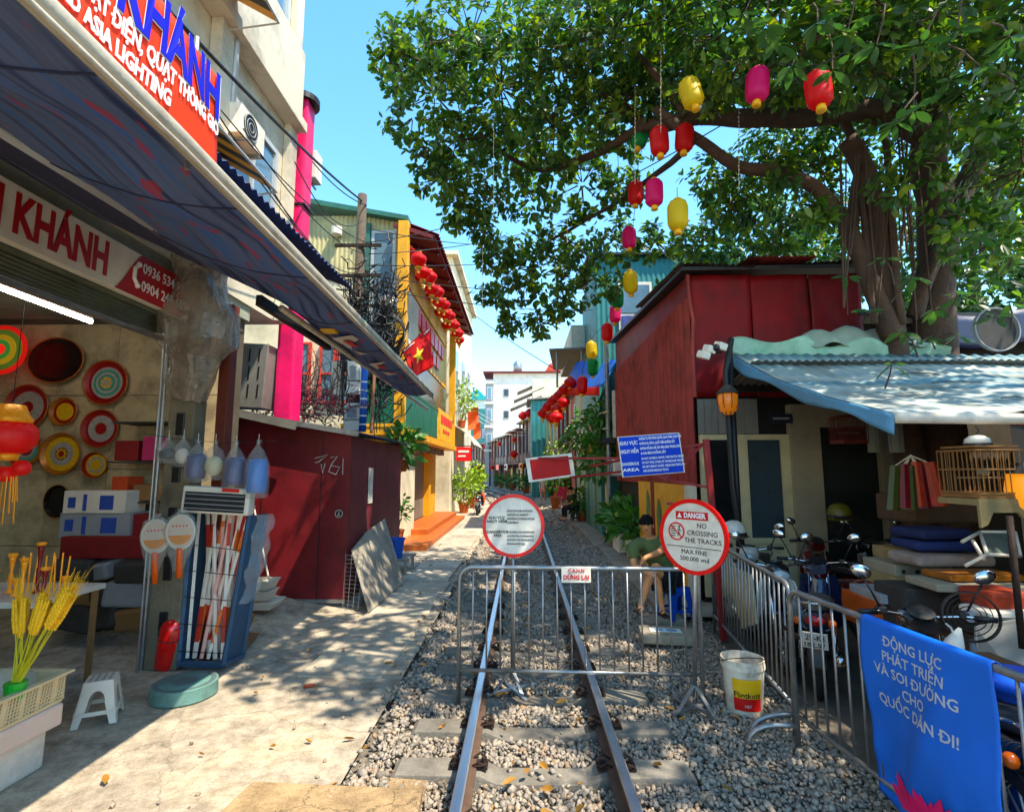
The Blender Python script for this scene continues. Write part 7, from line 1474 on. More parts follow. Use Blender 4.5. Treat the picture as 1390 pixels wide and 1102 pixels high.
# darker trees behind the sheds
bt = thing('background_tree', 'dense dark tree growing behind the maroon house', 'tree', (7, 15, 0)); b = MB(); limb(b, [(7, 15, 0), (7, 15, 3), (6.6, 15, 5.5), (6.2, 14.6, 7.5)], .3, .1); b.build('trunk', m_bark, bt, True)
c2 = []; d2 = []
for x, y, z, r_ in ((4.6, 13.5, 6.8, .9), (5.8, 14, 7.2, 1.2), (7, 14.5, 7.6, 1.4), (8.6, 14, 7.2, 1.5), (10.4, 13.5, 7, 1.6), (12, 13, 6.6, 1.6), (6.4, 14, 8.8, 1.2), (9, 15, 9.2, 1.6), (11.5, 14, 9, 1.6), (4.9, 14, 8.4, .8), (13.5, 12, 7, 1.6), (10, 12, 5.6, 1.2)):
    n = int(60 * r_ ** 2); v = rng.normal(size=(n, 3)); v /= np.linalg.norm(v, axis=1, keepdims=True); c2.append(np.array((x, y, z)) + v * rng.uniform(.4, 1.1, (n, 1)) * r_); d2.append(v + np.array([0, 0, .3]))
tag(leaves('crown', np.concatenate(c2), np.concatenate(d2), 8, .16, .28, bt, m_leaf, .1), kind='stuff')

# ---- silk lanterns on the string
m_ly = silk('yellow_silk', '#dcc404'); m_lp = silk('pink_silk', '#e0187c'); m_lgr = silk('green_silk', '#0a8f50')
PR = {k: lantern_proto('silk_lantern', m, m_lgold, .12, .4, 24, False, 12) for k, m in (('red', m_lred2), ('yellow', m_ly), ('pink', m_lp), ('green', m_lgr))}
LT = [(1111, 122, 'red', 4.9, .12, 'red silk lantern nearest the trunk on the string, just under the big limb'), (1028, 116, 'pink', 5.4, -.1, 'pink silk lantern half hidden by leaves beside the thick limb'), (938, 127, 'yellow', 5.7, .25, 'yellow silk lantern tilted above the thick limb'), (929, 188, 'red', 6.6, .15, 'red silk lantern just under the thick limb, beside another red one'), (895, 192, 'red', 6.5, .1, 'red silk lantern next to the green one under the limb'), (868, 185, 'green', 7.4, .2, 'dark green silk lantern beside two red ones'),
      (888, 262, 'pink', 7.0, 0, 'pink silk lantern beside a red one, above the yellow'), (863, 262, 'red', 8.2, 0, 'red silk lantern beside a pink one, below the green'), (920, 292, 'yellow', 6.2, .05, 'big yellow silk lantern hanging free above the maroon roof'), (854, 323, 'pink', 9.0, 0, 'pink silk lantern alone against the sky above the green house'), (856, 383, 'yellow', 9.0, -.5, 'yellow silk lantern strongly tilted in front of the green house'), (838, 405, 'green', 10.2, 0, 'green silk lantern in front of the green house'), (835, 426, 'pink', 11.2, 0, 'pink silk lantern tucked right below the green one'), (824, 451, 'red', 11.4, 0, 'red silk lantern by the corner of maroon house'), (803, 475, 'yellow', 11.8, .1, 'yellow silk lantern in front of the grey terrace'), (805, 498, 'green', 11.8, -.45, 'small bright green silk lantern tilted over blue tarpaulin'), (790, 523, 'red', 11.9, .05, 'red silk lantern lowest on the string, before the café')]
use = set()
for px, py, col, Y, tl, lb in LT:
    p = A3(px, py, Y)
    if col not in use: o = PR[col]; use.add(col); o.location = p; o.rotation_euler = (.05, tl, random.uniform(0, 3)); o['label'] = lb; o['group'] = 'silk lanterns on the string'
    else: o = copy_tree(PR[col], p, (.05, tl, random.uniform(0, 3)), lb, 'silk lanterns on the string')
SP_ = [A3(1165, 60, 4.7), A3(1111, 88, 4.9), A3(1028, 92, 5.4), A3(938, 150, 5.9), A3(895, 168, 6.5), A3(868, 215, 7.6), A3(860, 300, 8.8), A3(845, 375, 10), A3(824, 435, 11.4), A3(803, 460, 11.8), A3(790, 505, 12)]
b = MB(); limb(b, SP_, .006, .006, 4, 0); tag(b.build('lantern_string', m_cable), 'thin dark cord carrying the silk lanterns from tree to café', 'cord')
cable(A3(820, 258, 8), A3(1130, 78, 5), .05, .008, 'taut black cable passing behind the silk lanterns')
for k, (px, p0, p1, Y) in enumerate(((731, -20, 90, 7), (862, -10, 250, 7), (770, 120, 330, 8.5), (670, 100, 300, 8), (1003, 130, 260, 6.5), (897, 60, 180, 6.3), (655, 300, 420, 9))):
    t = thing('fairy_light_string', 'string of tiny white lights dangling from the tree crown', 'light string', A3(px, p1, Y), 'light strings dangling from the crown'); a, q = A3(px, p0, Y), A3(px, p1, Y); MB().cyl(a, q, .003, n=4).build('wire', m_white, t); b = MB()
    for i in range(int((p1 - p0) / 6)): b.ball(a.lerp(q, i * 6 / (p1 - p0)) + Vector((random.uniform(-.01, .01), 0, 0)), .009, 6, 4)
    tag(b.build('bulbs', m_white, t), kind='stuff')
# café globe lanterns
for k, (px, py, Y) in enumerate(((737, 561, 19), (744, 552, 18.6), (751, 544, 18.2), (759, 537, 17.8), (766, 529, 17.4), (774, 519, 17), (748, 566, 17.6), (756, 556, 17.2), (765, 546, 16.8), (755, 566, 16.4))):
    copy_tree(gl, A3(px, py, Y), label='red globe lantern in the cluster under the blue tarpaulin', group='red globe lanterns under the blue tarpaulin')
# ================================================================ motorbikes
m_tyre = mat('tyre_rubber', '#17171a', .8, var=.2, bump=.3, bsc=60); m_chrome = mat('chrome', '#b8bcc0', .15, 1., var=.06, bump=0); m_seatl = mat('seat_vinyl', '#1b1a1a', .5, var=.15, bump=.1)
m_bkb = mat('gloss_black_paint', '#0d0e11', .18, var=.1, bump=0, coat=.8); m_bkr = mat('dark_red_paint', '#4a0d12', .2, var=.1, bump=0, coat=.8); m_bkw = mat('pearl_white_paint', '#b9b9b2', .25, var=.05, bump=0, coat=.6); m_bkbl = mat('dark_blue_paint', '#14203c', .2, var=.1, bump=0, coat=.8)
m_tail = mat('tail_light_red', '#7c0a0e', .2, var=.1, bump=0); m_lens = mat('headlight_lens', '#9aa4aa', .1, var=.05, bump=0, spec=.9); m_platew = mat('number_plate_white', '#c9c8bf', .5, var=.08, dirt='#8b887c', damt=.5)
def motorbike(loc, heading, mb, label, plate=None, seat_m=None, shield=None, scale=1.):
    """small underbone motorbike; local x forward"""
    t = thing('motorbike', label, 'motorbike', (0, 0, 0), None); W = .285
    for x in (-.6, .62):
        w_ = MB().lathe([(.2, -.045), (.25, -.05), (.28, -.03), (.287, 0), (.28, .03), (.25, .05), (.2, .045)], (x, 0, .287), 28, Matrix.Rotation(R(90), 3, 'X'), cap=False).build('wheel', m_tyre, t, True)
        MB().lathe([(.19, -.03), (.21, -.04), (.205, 0), (.21, .04), (.19, .03)], (x, 0, .287), 24, Matrix.Rotation(R(90), 3, 'X'), cap=False).build('rim', m_chrome, w_, True)
        b = MB()
        for k in range(10): a = k * .628; b.tube([(x, 0, .287), (x + .195 * math.cos(a), 0, .287 + .195 * math.sin(a))], .006, 4)
        b.cyl((x, -.06, .287), (x, .06, .287), .045, n=12); b.build('spokes', m_steel, w_)
    # body: swept sections
    def loft(secs, name, m, n=12):
        b = MB()
        for (x, zc, hw, hh) in secs: b.v += [(x, hw * math.copysign(abs(math.cos(2 * math.pi * j / n)) ** .7, math.cos(2 * math.pi * j / n)), zc + hh * math.copysign(abs(math.sin(2 * math.pi * j / n)) ** .7, math.sin(2 * math.pi * j / n))) for j in range(n)]
        for i in range(len(secs) - 1):
            for j in range(n): b.f.append((i * n + j, i * n + (j + 1) % n, i * n + n + (j + 1) % n, i * n + n + j))
        b.f += [tuple(reversed(range(n))), tuple((len(secs) - 1) * n + j for j in range(n))]; return b.build(name, m, t, True, sm_ang=60)
    loft([(-.86, .72, .04, .04), (-.75, .68, .09, .09), (-.5, .62, .13, .11), (-.2, .56, .12, .1), (.05, .5, .1, .08)], 'tail_body', mb)
    loft([(-.78, .79, .06, .02), (-.68, .79, .12, .035), (-.4, .77, .135, .045), (-.1, .74, .125, .05), (.08, .72, .08, .04)], 'seat', seat_m or m_seatl)
    loft([(.02, .46, .08, .07), (.18, .44, .08, .07), (.32, .55, .1, .12), (.42, .7, .09, .15)], 'frame_cover', mb)
    for s in (-1, 1): MB().prism([(.2, s * .1, .38), (.38, s * .2, .42), (.5, s * .2, .62), (.47, s * .16, .86), (.4, s * .08, .9), (.36, s * .09, .6)], (0, s * .015, 0)).build('leg_shield', shield or mb, t, bev=.006)
    loft([(.36, .95, .08, .06), (.46, .96, .12, .09), (.55, .95, .1, .085), (.6, .94, .06, .06)], 'front_cowl', mb); MB().ball((.58, 0, .93), (.05, .09, .065), 14, 8).build('headlight', m_lens, t, True)
    MB().lathe([(.001, 0), (.075, 0), (.08, .02), (.001, .03)], (.42, 0, 1.02), 16, Matrix.Rotation(R(-25), 3, 'Y')).build('instrument_cluster', m_black, t)
    MB().tube([(.34, -.36, 1.03), (.38, -.24, 1.03), (.44, -.08, 1.0), (.44, .08, 1.0), (.38, .24, 1.03), (.34, .36, 1.03)], .012, 7).build('handlebar', m_chrome, t, True)
    for s in (-1, 1):
        MB().cyl((.35, s * .27, 1.03), (.335, s * .38, 1.03), .018, n=9).build('grip', m_black, t, True); MB().tube([(.4, s * .27, 1.0), (.42, s * .35, .99)], .005, 4).build('brake_lever', m_chrome, t)
        MB().obox((.4, s * .23, 1.035), (.06, .06, .05)).build('switch_box', m_black, t, bev=.01)
        mm = MB().tube([(.38, s * .24, 1.05), (.37, s * .29, 1.16), (.36, s * .33, 1.24)], .007, 5).build('mirror', m_black, t, True); MB().ball((.35, s * .345, 1.29), (.02, .065, .045), 12, 8, Matrix.Rotation(s * .4, 3, 'X')).build('mirror_glass', m_chrome, mm, True)
        MB().cyl((.44, s * .075, .86), (.62, s * .075, .287), .02, n=8).build('fork', m_chrome, t, True); MB().cyl((-.42, s * .13, .62), (-.6, s * .13, .3), .026, n=9).build('shock_absorber', m_chrome, t, True)
        MB().ball((-.8, s * .13, .68), .035, 10, 6).build('turn_signal', mat('amber_lens', '#a8540c', .2, bump=0), t, True)
    MB().sheet(lambda u, v: (.62 + .31 * math.cos(-.35 + 2.4 * u), .062 * (v * 2 - 1), .287 + .31 * math.sin(-.35 + 2.4 * u) - .02 * (v * 2 - 1) ** 2), 12, 4, .006).build('front_fender', mb, t, True)
    MB().sheet(lambda u, v: (-.6 + .32 * math.cos(1.2 + 1.9 * u), .07 * (v * 2 - 1), .287 + .32 * math.sin(1.2 + 1.9 * u)), 12, 4, .006).build('rear_fender', m_black, t, True)
    MB().ball((-.85, 0, .7), (.03, .08, .045), 12, 7).build('tail_light', m_tail, t, True)
    MB().tube([(-.45, .14, .82), (-.75, .14, .84), (-.88, .08, .85), (-.88, -.08, .85), (-.75, -.14, .84), (-.45, -.14, .82)], .011, 6).build('grab_rail', m_chrome, t, True)
    MB().tube([(.1, -.1, .3), (-.2, -.16, .26), (-.5, -.17, .3), (-.85, -.17, .4)], [.02, .025, .045, .05], 10).build('exhaust', m_chrome, t, True)
    loft([(-.2, .33, .1, .1), (.0, .34, .13, .11), (.2, .36, .1, .1)], 'engine', m_dark); MB().cyl((-.05, -.24, .26), (-.05, .24, .26), .012, n=6).build('foot_peg', m_black, t); MB().tube([(-.1, .12, .22), (-.2, .25, .02)], .012, 6).build('side_stand', m_dark, t)
    if plate:
        p = MB().obox((-.93, 0, .56), (.006, .19, .14), (0, -.25, 0)).build('number_plate', m_platew, t, bev=.004)
        for i, x in enumerate(plate):
            me = letter(x, .062, m_txt, p, (-.937 - .012 + .018 * i, 0, .585 - .058 * i), (0, -1, 0), (.25, 0, 1), .02)
    t.location = loc; t.rotation_euler = (0, R(-3) * 0, heading); t.scale = (scale,) * 3
    return t
HD = lambda x, y: math.atan2(y, x)
motorbike((2.55, 3.3, .03), HD(.3, 1), m_bkb, 'black motorbike standing right behind the blue cloth banner')
motorbike((2.93, 5.43, .03), HD(.6, 1), m_bkbl, 'dark blue motorbike with white number plate and brown seat behind barrier', ('29-K1', '182.57'), mat('brown_grey_seat', '#4b443d', .6, var=.15))
motorbike((2.66, 6.0, .03), HD(-.15, -1), m_bkb, 'black motorbike with pale leg shield facing the barrier', None, None, m_bkw)
motorbike((3.05, 7.1, .03), HD(-.6, -1), m_bkw, 'white motorbike beside the cream window, bearing a helmet')
motorbike((4.0, 7.0, .03), HD(.1, 1), m_bkr, 'dark red motorbike with number plate parked facing the dark doorway', ('29-P1', '2.459'))
motorbike((4.75, 6.9, .03), HD(-.1, 1), m_bkb, 'black motorbike with number plate parked beside the dark red one', ('29-E2', '392.31'))
motorbike((-2.0, 24.5, .0), HD(0, 1), m_bkb, 'black motorbike parked on the path past the yellow restaurant', ('29-B1', '450.12'))
# helmets
def helmet(c, m, label, rz=0.):
    c = Vector(c); t = thing('helmet', label, 'helmet', c); MB().lathe([(.13, 0), (.138, .05), (.13, .12), (.095, .18), (.04, .205), (.001, .208)], c, 20).build('shell', m, t, True); MB().sheet(lambda u, v: c + Vector((.15 * math.cos(rz - .8 + 1.6 * u) * (1 + .35 * v), .15 * math.sin(rz - .8 + 1.6 * u) * (1 + .35 * v), .05 - .02 * v)), 8, 2, .006).build('peak', m_black, t); MB().lathe([(.139, .03), (.141, .05), (.139, .07)], c, 20, cap=False).build('trim', m_black, t, True)
helmet(at(997, 730, Y=6.4), m_bkw, 'white and black helmet resting on the white motorbike', -1.8)
helmet(at(1140, 706, Y=6.6), mat('olive_helmet', '#4d4c18', .5), 'olive helmet resting on the dark red motorbike', -1.6)
# cream board behind the barrier
tag(MB().prism([(2.42, 6.35, .9), (2.33, 5.55, .95), (2.3, 5.45, .5), (2.36, 5.9, .32), (2.44, 6.4, .62)], (.03, 0, 0)).build('cream_board', m_crm), 'pointed cream board wired behind the barrier bars', 'board')

# ================================================================ stock under the lean-to
c0 = at(1255, 800, Y=4.9)
def crate(px, py, w_, h_, d_, Y, m, lb, rz=0, nm='crate', cat='crate', slat=None):
    c = at(px, py, Y=Y); t = thing(nm, lb, cat, c); M3 = Matrix.Rotation(rz, 3, 'Z'); cc = c + Vector((0, d_ / 2, 0)); MB().obox(cc, (w_, d_, h_), M3).build('body', m, t, bev=.035 if cat in ('cloth', 'cushion', 'blanket') else .01)
    if slat:
        for k in range(4): MB().obox(cc + M3 @ Vector((-w_ * .36 + w_ * .24 * k, -d_ / 2 - .004, 0)), (.03, .008, .03), M3).build('hole', m_black, t)
m_crt = mat('yellowed_wood', '#857656', .7, var=.2, sc=5); m_crt2 = mat('white_plank', '#8d887a', .7, var=.15, sc=5)
crate(1262, 757, .42, .12, .5, 5.2, m_crt, 'yellowed plank box, top of the low stack', .05, slat=1); crate(1256, 776, .52, .12, .5, 5.1, m_crt2, 'pale plank box in the middle of the low stack', -.04, slat=1); crate(1254, 793, .5, .11, .5, 5.0, m_crt, 'yellowed plank box at the bottom of the low stack', .02, slat=1)
crate(1262, 815, .78, .08, .5, 4.8, mat('grey_plank', '#8a8d92', .7, var=.2), 'grey plank lying below the plank boxes', -.06, 'plank', 'plank'); crate(1255, 838, .85, .28, .5, 4.9, mat('orange_wood', '#a8521c', .6, var=.2, sc=4), 'orange brown cabinet under the grey plank', 0, 'cabinet', 'cabinet')
crate(1285, 726, .5, .09, .4, 4.9, mat('blue_cloth', '#101c48', .8, var=.25), 'dark blue folded cloth on the stack', .1, 'folded_cloth', 'cloth'); crate(1290, 742, .55, .09, .4, 4.9, mat('blue_cloth2', '#16275a', .8, var=.25), 'blue folded cloth under the darker one', -.06, 'folded_cloth', 'cloth'); crate(1300, 762, .7, .1, .4, 4.8, mat('faded_cloth', '#8a7f7a', .85, var=.35, sc=7), 'faded folded bedding below the blue cloths', .04, 'folded_cloth', 'cloth')
crate(1345, 800, .75, .06, .4, 4.3, m_crt2, 'pale board on the stack beside rusty post', -.08, 'plank', 'plank'); crate(1375, 818, .32, .14, .3, 4.0, mat('orange_cushion', '#8c3414', .7, var=.15), 'orange cushion under the pale board', .05, 'cushion', 'cushion'); crate(1385, 838, .4, .06, .3, 3.9, m_cw, 'white folded cloth under the orange cushion', 0, 'folded_cloth', 'cloth'); crate(1340, 785, .6, .05, .3, 4.4, m_gold, 'brass tray edge lying on the stack', .03, 'brass_tray', 'tray')
crate(1330, 830, 1.2, .35, .4, 4.6, m_cdk, 'dark chest under the stacked boards', 0, 'chest', 'chest'); crate(1290, 690, .9, .3, .5, 5.6, mat('brown_blanket', '#4a3a2e', .9, var=.3), 'brown blanket heap behind the blue cloths', .1, 'blanket', 'blanket')
crate(1330, 925, 1.0, .45, .5, 4.1, mat('dark_wood_panel', '#4a3220', .7, var=.25, sc=5), 'dark wooden panel chest standing behind the barrier', 0, 'chest', 'chest')
crate(1365, 985, .5, .55, .35, 3.1, mat('brown_wood_panel', '#5e4026', .7, var=.25, sc=5), 'brown wooden cupboard behind barrier bars beside blue bin', 0, 'cupboard', 'cupboard')
tag(MB().prism([at(1325, 850, Y=3.9), at(1400, 838, Y=3.7), at(1400, 940, Y=3.5), at(1325, 930, Y=3.8)], (0, .015, 0)).build('grey_sheet', mat('grey_fibre_sheet', '#8c8c88', .7, var=.12)), 'flat grey sheet leaning behind the fan guard', 'board')
# upturned folding stool
t = thing('folding_stool', 'white metal folding stool lying upside down on the stack', 'stool', at(1345, 765, Y=4.5)); A_ = [at(1306, 735, Y=4.5), at(1330, 722, Y=4.7), at(1378, 722, Y=4.7), at(1340, 752, Y=4.4), at(1310, 768, Y=4.4), at(1385, 755, Y=4.6), at(1320, 733, Y=4.5), at(1336, 760, Y=4.4)]
for i, j in ((0, 1), (1, 2), (3, 4), (1, 3), (2, 5), (3, 5), (6, 7)): MB().cyl(A_[i], A_[j], .014, n=7).build('tube', m_white, t, True)
MB().prism([A_[1], A_[2], A_[5], A_[3]], (0, .01, -.01)).build('mesh_seat', mat('grey_mesh', '#55605a', .8, var=.3), t)
# fan guard, small shark-like toy helmet, blue bin
t = thing('fan_guard', 'round smoky fan guard leaning behind the motorbike', 'fan', at(1315, 868, Y=3.6)); c = at(1316, 836, Y=3.6); rv = Vector((.94, -.34, 0)); nv = Vector((-.34, -.94, 0)).normalized()
ring(0, .15, .158, c, nv, rv, .03, 'rim', m_black, t, 32)
for k in range(4): ring(0, .03 * (k + 1), .03 * (k + 1) + .004, c, nv, rv, .008, 'guard_ring', m_dark, t, 24)
MB().cyl(c - nv * .06, c + nv * .02, .035, n=12).build('motor', m_cg, t)
tag(MB().tube([c + Vector((0, 0, -.15)), c + Vector((.02, 0, -.5)), c + Vector((.02, 0, -.8))], .02, 8).build('fan_stand', m_cg), 'grey stand under the smoky fan guard', 'stand')
t = thing('white_bag', 'white pointed plastic bag sticking up behind the banner', 'bag', at(1296, 880, Y=3.1)); b = MB().tube([at(1292, 890, Y=3.1), at(1296, 872, Y=3.1), at(1303, 852, Y=3.1)], [.06, .045, .008], 10); b.build('bag', m_white, t, True); MB().tube([at(1296, 865, Y=3.1), at(1291, 852, Y=3.1), at(1284, 846, Y=3.1)], .005, 5).build('strap', m_white, t)
t = thing('blue_bin', 'blue plastic bin with lid behind the barrier', 'bin', at(1385, 1000, Y=2.9) * 1); c = Vector((at(1388, 905, Y=2.9).x, 2.9, .03))
MB().lathe([(.12, 0), (.16, .86), (.001, .86)], c, 20).build('body', mat('bin_blue', '#123a8c', .5), t, True, sm_ang=40); MB().lathe([(.18, .86), (.185, .9), (.15, .93), (.001, .935)], c, 20).build('lid', mat('bin_lid_blue', '#1c50b8', .45), t, True)
# bird cages
def cage(c, w_, h_, label, m, base=True, roundtop=False):
    c = Vector(c); t = thing('bird_cage', label, 'bird cage', c); a = w_ / 2
    for k in range(10):
        x = -a + w_ * k / 9
        for y in (-a, a): MB().cyl(c + Vector((x, y, .0)), c + Vector((x, y, h_)), .0035, n=4).build('bar', m, t)
        if 0 < k < 9:
            for xx in (-a, a): MB().cyl(c + Vector((xx, x, 0)), c + Vector((xx, x, h_)), .0035, n=4).build('bar', m, t)
    for z in (0, h_ * .55, h_):
        for s in (-1, 1): MB().bar(c + Vector((-a, s * a, z)), c + Vector((a, s * a, z)), .012, .012).build('rail', m, t); MB().bar(c + Vector((s * a, -a, z)), c + Vector((s * a, a, z)), .012, .012).build('rail', m, t)
    MB().prism([c + Vector((x * a, y * a, h_ + .02)) for x, y in ((-.9, -.9), (.9, -.9), (.9, .9), (-.9, .9))], (0, 0, .015)).build('top', m, t)
    MB().box(c.x - a, c.x + a, c.y - a, c.y + a, c.z - .04, c.z - .008).build('tray', m, t, bev=.004)
    MB().cyl(c + Vector((-a, 0, h_ * .35)), c + Vector((a, 0, h_ * .35)), .006, n=5).build('perch', m_crt, t)
    MB().tube([c + Vector((0, 0, h_ + .03)), c + Vector((0, 0, h_ + .12)), c + Vector((.02, 0, h_ + .16)), c + Vector((.0, 0, h_ + .19))], .006, 5).build('hook', m_black, t)
    return t
m_bamb = mat('bamboo_brown', '#7a5a38', .6, var=.2)
cc = at(1334, 668, Y=4.15); cage(cc, .36, .32, 'square brown bird cage hanging from the shed front pipe', m_bamb)
c = cc + Vector((0, 0, -.04)); t = thing('cage_stand', 'carved pale wooden base standing under the square bird cage', 'stand', c + Vector((0, 0, -.2)))
MB().prism([c + Vector((-.2, -.19, 0)), c + Vector((-.2, -.19, -.21)), c + Vector((-.15, -.19, -.19)), c + Vector((-.1, -.19, -.1)), c + Vector((.08, -.19, -.1)), c + Vector((.14, -.19, -.18)), c + Vector((.2, -.19, -.22)), c + Vector((.2, -.19, 0))], (0, .02, 0)).build('front_panel', m_crt, t); MB().box(c.x - .2, c.x + .2, c.y - .17, c.y + .19, c.z - .05, c.z - .003).build('top_board', m_crt, t)
b = MB().ball(cc + Vector((.02, 0, .15)), (.055, .025, .028), 12, 8); tag(b.build('bird', mat('grey_bird', '#6e6a58', .8), smooth=True), 'small grey bird on the perch in the square cage', 'bird')
t = thing('cap', 'white and black cap resting on top of the square cage', 'cap', cc + Vector((0, 0, .36))); MB().lathe([(.085, 0), (.078, .04), (.045, .065), (.001, .07)], cc + Vector((0, 0, .37)), 16).build('crown', m_white, t, True); MB().lathe([(.09, 0), (.09, .02), (.001, .02)], cc + Vector((0, 0, .355)), 16).build('band', m_black, t)
cage(at(1152, 598, Y=6.6), .3, .28, 'red brown bird cage hanging in the shade before the dark doorway', mat('red_bamboo', '#5e2416', .6, var=.2))
t = thing('cage_lantern', 'amber cage-shaped lantern hanging from the shed post', 'lantern', at(988, 562, Y=6.75)); c = at(988, 545, Y=6.75)
m_amb = mat('amber_glass', '#a8671a', .3, var=.3, sc=12, emit='#a85a10', es=.15)
MB().lathe([(.05, -.17), (.1, -.12), (.13, -.02), (.13, .08), (.11, .1)], c, 16).build('body', m_amb, t, True); MB().lathe([(.15, .1), (.1, .16), (.03, .22), (.001, .22)], c, 14).build('top', m_cdk, t, True)
for k in range(8): a = k * math.pi / 4; MB().tube([c + Vector((.135 * math.cos(a), .135 * math.sin(a), .1)), c + Vector((.135 * math.cos(a), .135 * math.sin(a), -.03)), c + Vector((.06 * math.cos(a), .06 * math.sin(a), -.18))], .006, 4).build('rib', m_cdk, t)
# orange bags, hanging clothes, glowing lamp
for k, (px, py, m, lb) in enumerate(((1222, 660, mat('olive_bag', '#3a4416', .5, var=.3), 'olive green bag hanging beside orange ones'), (1234, 658, mat('red_bag', '#6a141c', .5, var=.35, sc=14), 'dark red patterned bag hanging in the bunch'), (1250, 655, mat('orange_bag', '#a83c0c', .45, var=.3, sc=10), 'bright orange plastic bag at the front of bunch'))):
    c = at(px, py, Y=5.2); t = thing('hanging_bag', lb, 'bag', c); b = MB().sheet(lambda u, v: c + Vector(((u - .5) * .2 * (1 + .35 * v) + .1 * (k - 1) * v * .4, -.03 - .02 * math.sin(u * 9), .2 - .42 * v)), 8, 8, .03); b.build('bag', m, t); MB().tube([c + Vector((-.05, -.03, .2)), at(1236, 618, Y=5.2), c + Vector((.05, -.03, .2))], .008, 5).build('handle', m_white, t)
t = thing('hanging_clothes', 'pale shirts on a white hanger in front of the dark wall', 'clothes', at(1195, 560, Y=6.8)); c = at(1180, 572, Y=6.8)
MB().tube([c + Vector((-.28, 0, .02)), c + Vector((0, 0, .16)), c + Vector((.3, 0, .04)), c + Vector((-.28, 0, .02))], .008, 5).build('hanger', m_white, t)
for dx, w_ in ((-.05, .16), (.22, .2)): MB().sheet(lambda u, v: c + Vector((dx + w_ * u, .02 * math.sin(u * 9), .02 - .42 * v)), 6, 6, .01).build('shirt', mat('pale_cloth', '#8a948e', .9, var=.15), t, True)
t = thing('amber_lamp', 'glowing amber lantern at the edge of the shed', 'lamp', at(1392, 690, Y=4.0)); c = at(1392, 665, Y=4.0)
MB().lathe([(.06, -.16), (.1, -.12), (.12, 0), (.1, .12), (.05, .15)], c, 16).build('glass', mat('lit_amber', '#e09018', .4, emit='#ff9a20', es=.2, bump=0), t, True); MB().lathe([(.13, .12), (.05, .2), (.001, .2)], c, 14).build('cap', m_dark, t)
t = thing('roof_fan', 'dusty round standing fan lying on the shed roof', 'fan', at(1350, 470, Y=6.4)); c = at(1350, 448, Y=6.6); ring(0, .27, .285, c, (0, -1, 0), (1, 0, 0), .05, 'rim', m_cg, t, 32); MB().cyl(c, c + Vector((0, .15, 0)), .07).build('motor', m_cg, t)
MB().lathe([(.001, 0), (.26, .0), (.26, .01)], c, 24, Matrix.Rotation(R(90), 3, 'X')).build('film_cover', m_cdk, t)

# ================================================================ people
m_skin = mat('skin', '#c08a66', .55, var=.08, sc=6, bump=.05, sub=.08); m_hair = mat('black_hair', '#0a0908', .85, var=.3, sc=60, bump=.3, bsc=150, spec=.2)
m_shirt = mat('olive_green_shirt', '#525f3a', .85, var=.12, sc=5, bump=.2, bsc=30); m_short = mat('black_shorts', '#15161a', .85, var=.15, bump=.2); m_sandal = mat('dark_sandal', '#241a16', .7)
def skin_fig(name, V, E, m, parent, root, sub=2):
    ks = list(V); me = bpy.data.meshes.new(name); me.from_pydata([tuple(V[k][0]) for k in ks], [(ks.index(a), ks.index(b)) for a, b in E], []); me.materials.append(m)
    o = bpy.data.objects.new(name, me); COL.objects.link(o); md = o.modifiers.new('skin', 'SKIN'); md.use_smooth_shade = True
    sv = me.skin_vertices[0].data
    for i, k in enumerate(ks): r_ = V[k][1]; sv[i].radius = r_ if isinstance(r_, tuple) else (r_, r_); sv[i].use_root = (k == root)
    s = o.modifiers.new('sub', 'SUBSURF'); s.levels = sub; s.render_levels = sub; adopt(o, parent); return o
def head_parts(t, c, fwd, r_=.1, hair=True):
    """c = head centre; fwd = facing direction"""
    fwd = Vector(fwd).normalized(); rt_ = fwd.cross(Vector((0, 0, 1))).normalized(); up_ = rt_.cross(fwd); M3 = Matrix((rt_, fwd, up_)).transposed(); c = Vector(c)
    for s in (-1, 1):
        MB().ball(c + M3 @ Vector((s * .033, .088, .005)), (.01, .006, .005), 8, 5, M3).build('eye', m_cw, t, True); MB().ball(c + M3 @ Vector((s * .033, .0955, .005)), (.006, .003, .006), 8, 5, M3).build('iris', m_txt, t, True)
        MB().obox(c + M3 @ Vector((s * .035, .094, .025)), (.036, .008, .007), M3).build('eyebrow', m_hair, t); MB().ball(c + M3 @ Vector((s * .082, -.005, -.005)), (.012, .022, .034), 8, 6, M3).build('ear', m_skin, t, True)
    MB().prism([c + M3 @ Vector(p) for p in ((-.014, .09, -.03), (.014, .09, -.03), (.006, .09, .015), (-.006, .09, .015))], M3 @ Vector((0, .02, -.004))).build('nose', m_skin, t, bev=.005); MB().ball(c + M3 @ Vector((0, .092, -.055)), (.024, .007, .006), 10, 5, M3).build('mouth', mat('lips', '#7a3f38', .5), t, True)
    if hair:
        b = MB(); prof = []
        for i in range(8): prof.append((max(.002, math.sin(math.pi * .56 * i / 7)), math.cos(math.pi * .56 * i / 7)))
        b.lathe(prof[::-1], c + M3 @ Vector((0, -.014, .025)), 20, M3 @ Matrix.Diagonal((.088, .105, .105))); b.v = [tuple(Vector(p) + .02 * mnoise.noise_vector(Vector(p) * 24)) for p in b.v]; b.build('hair', m_hair, t, True)
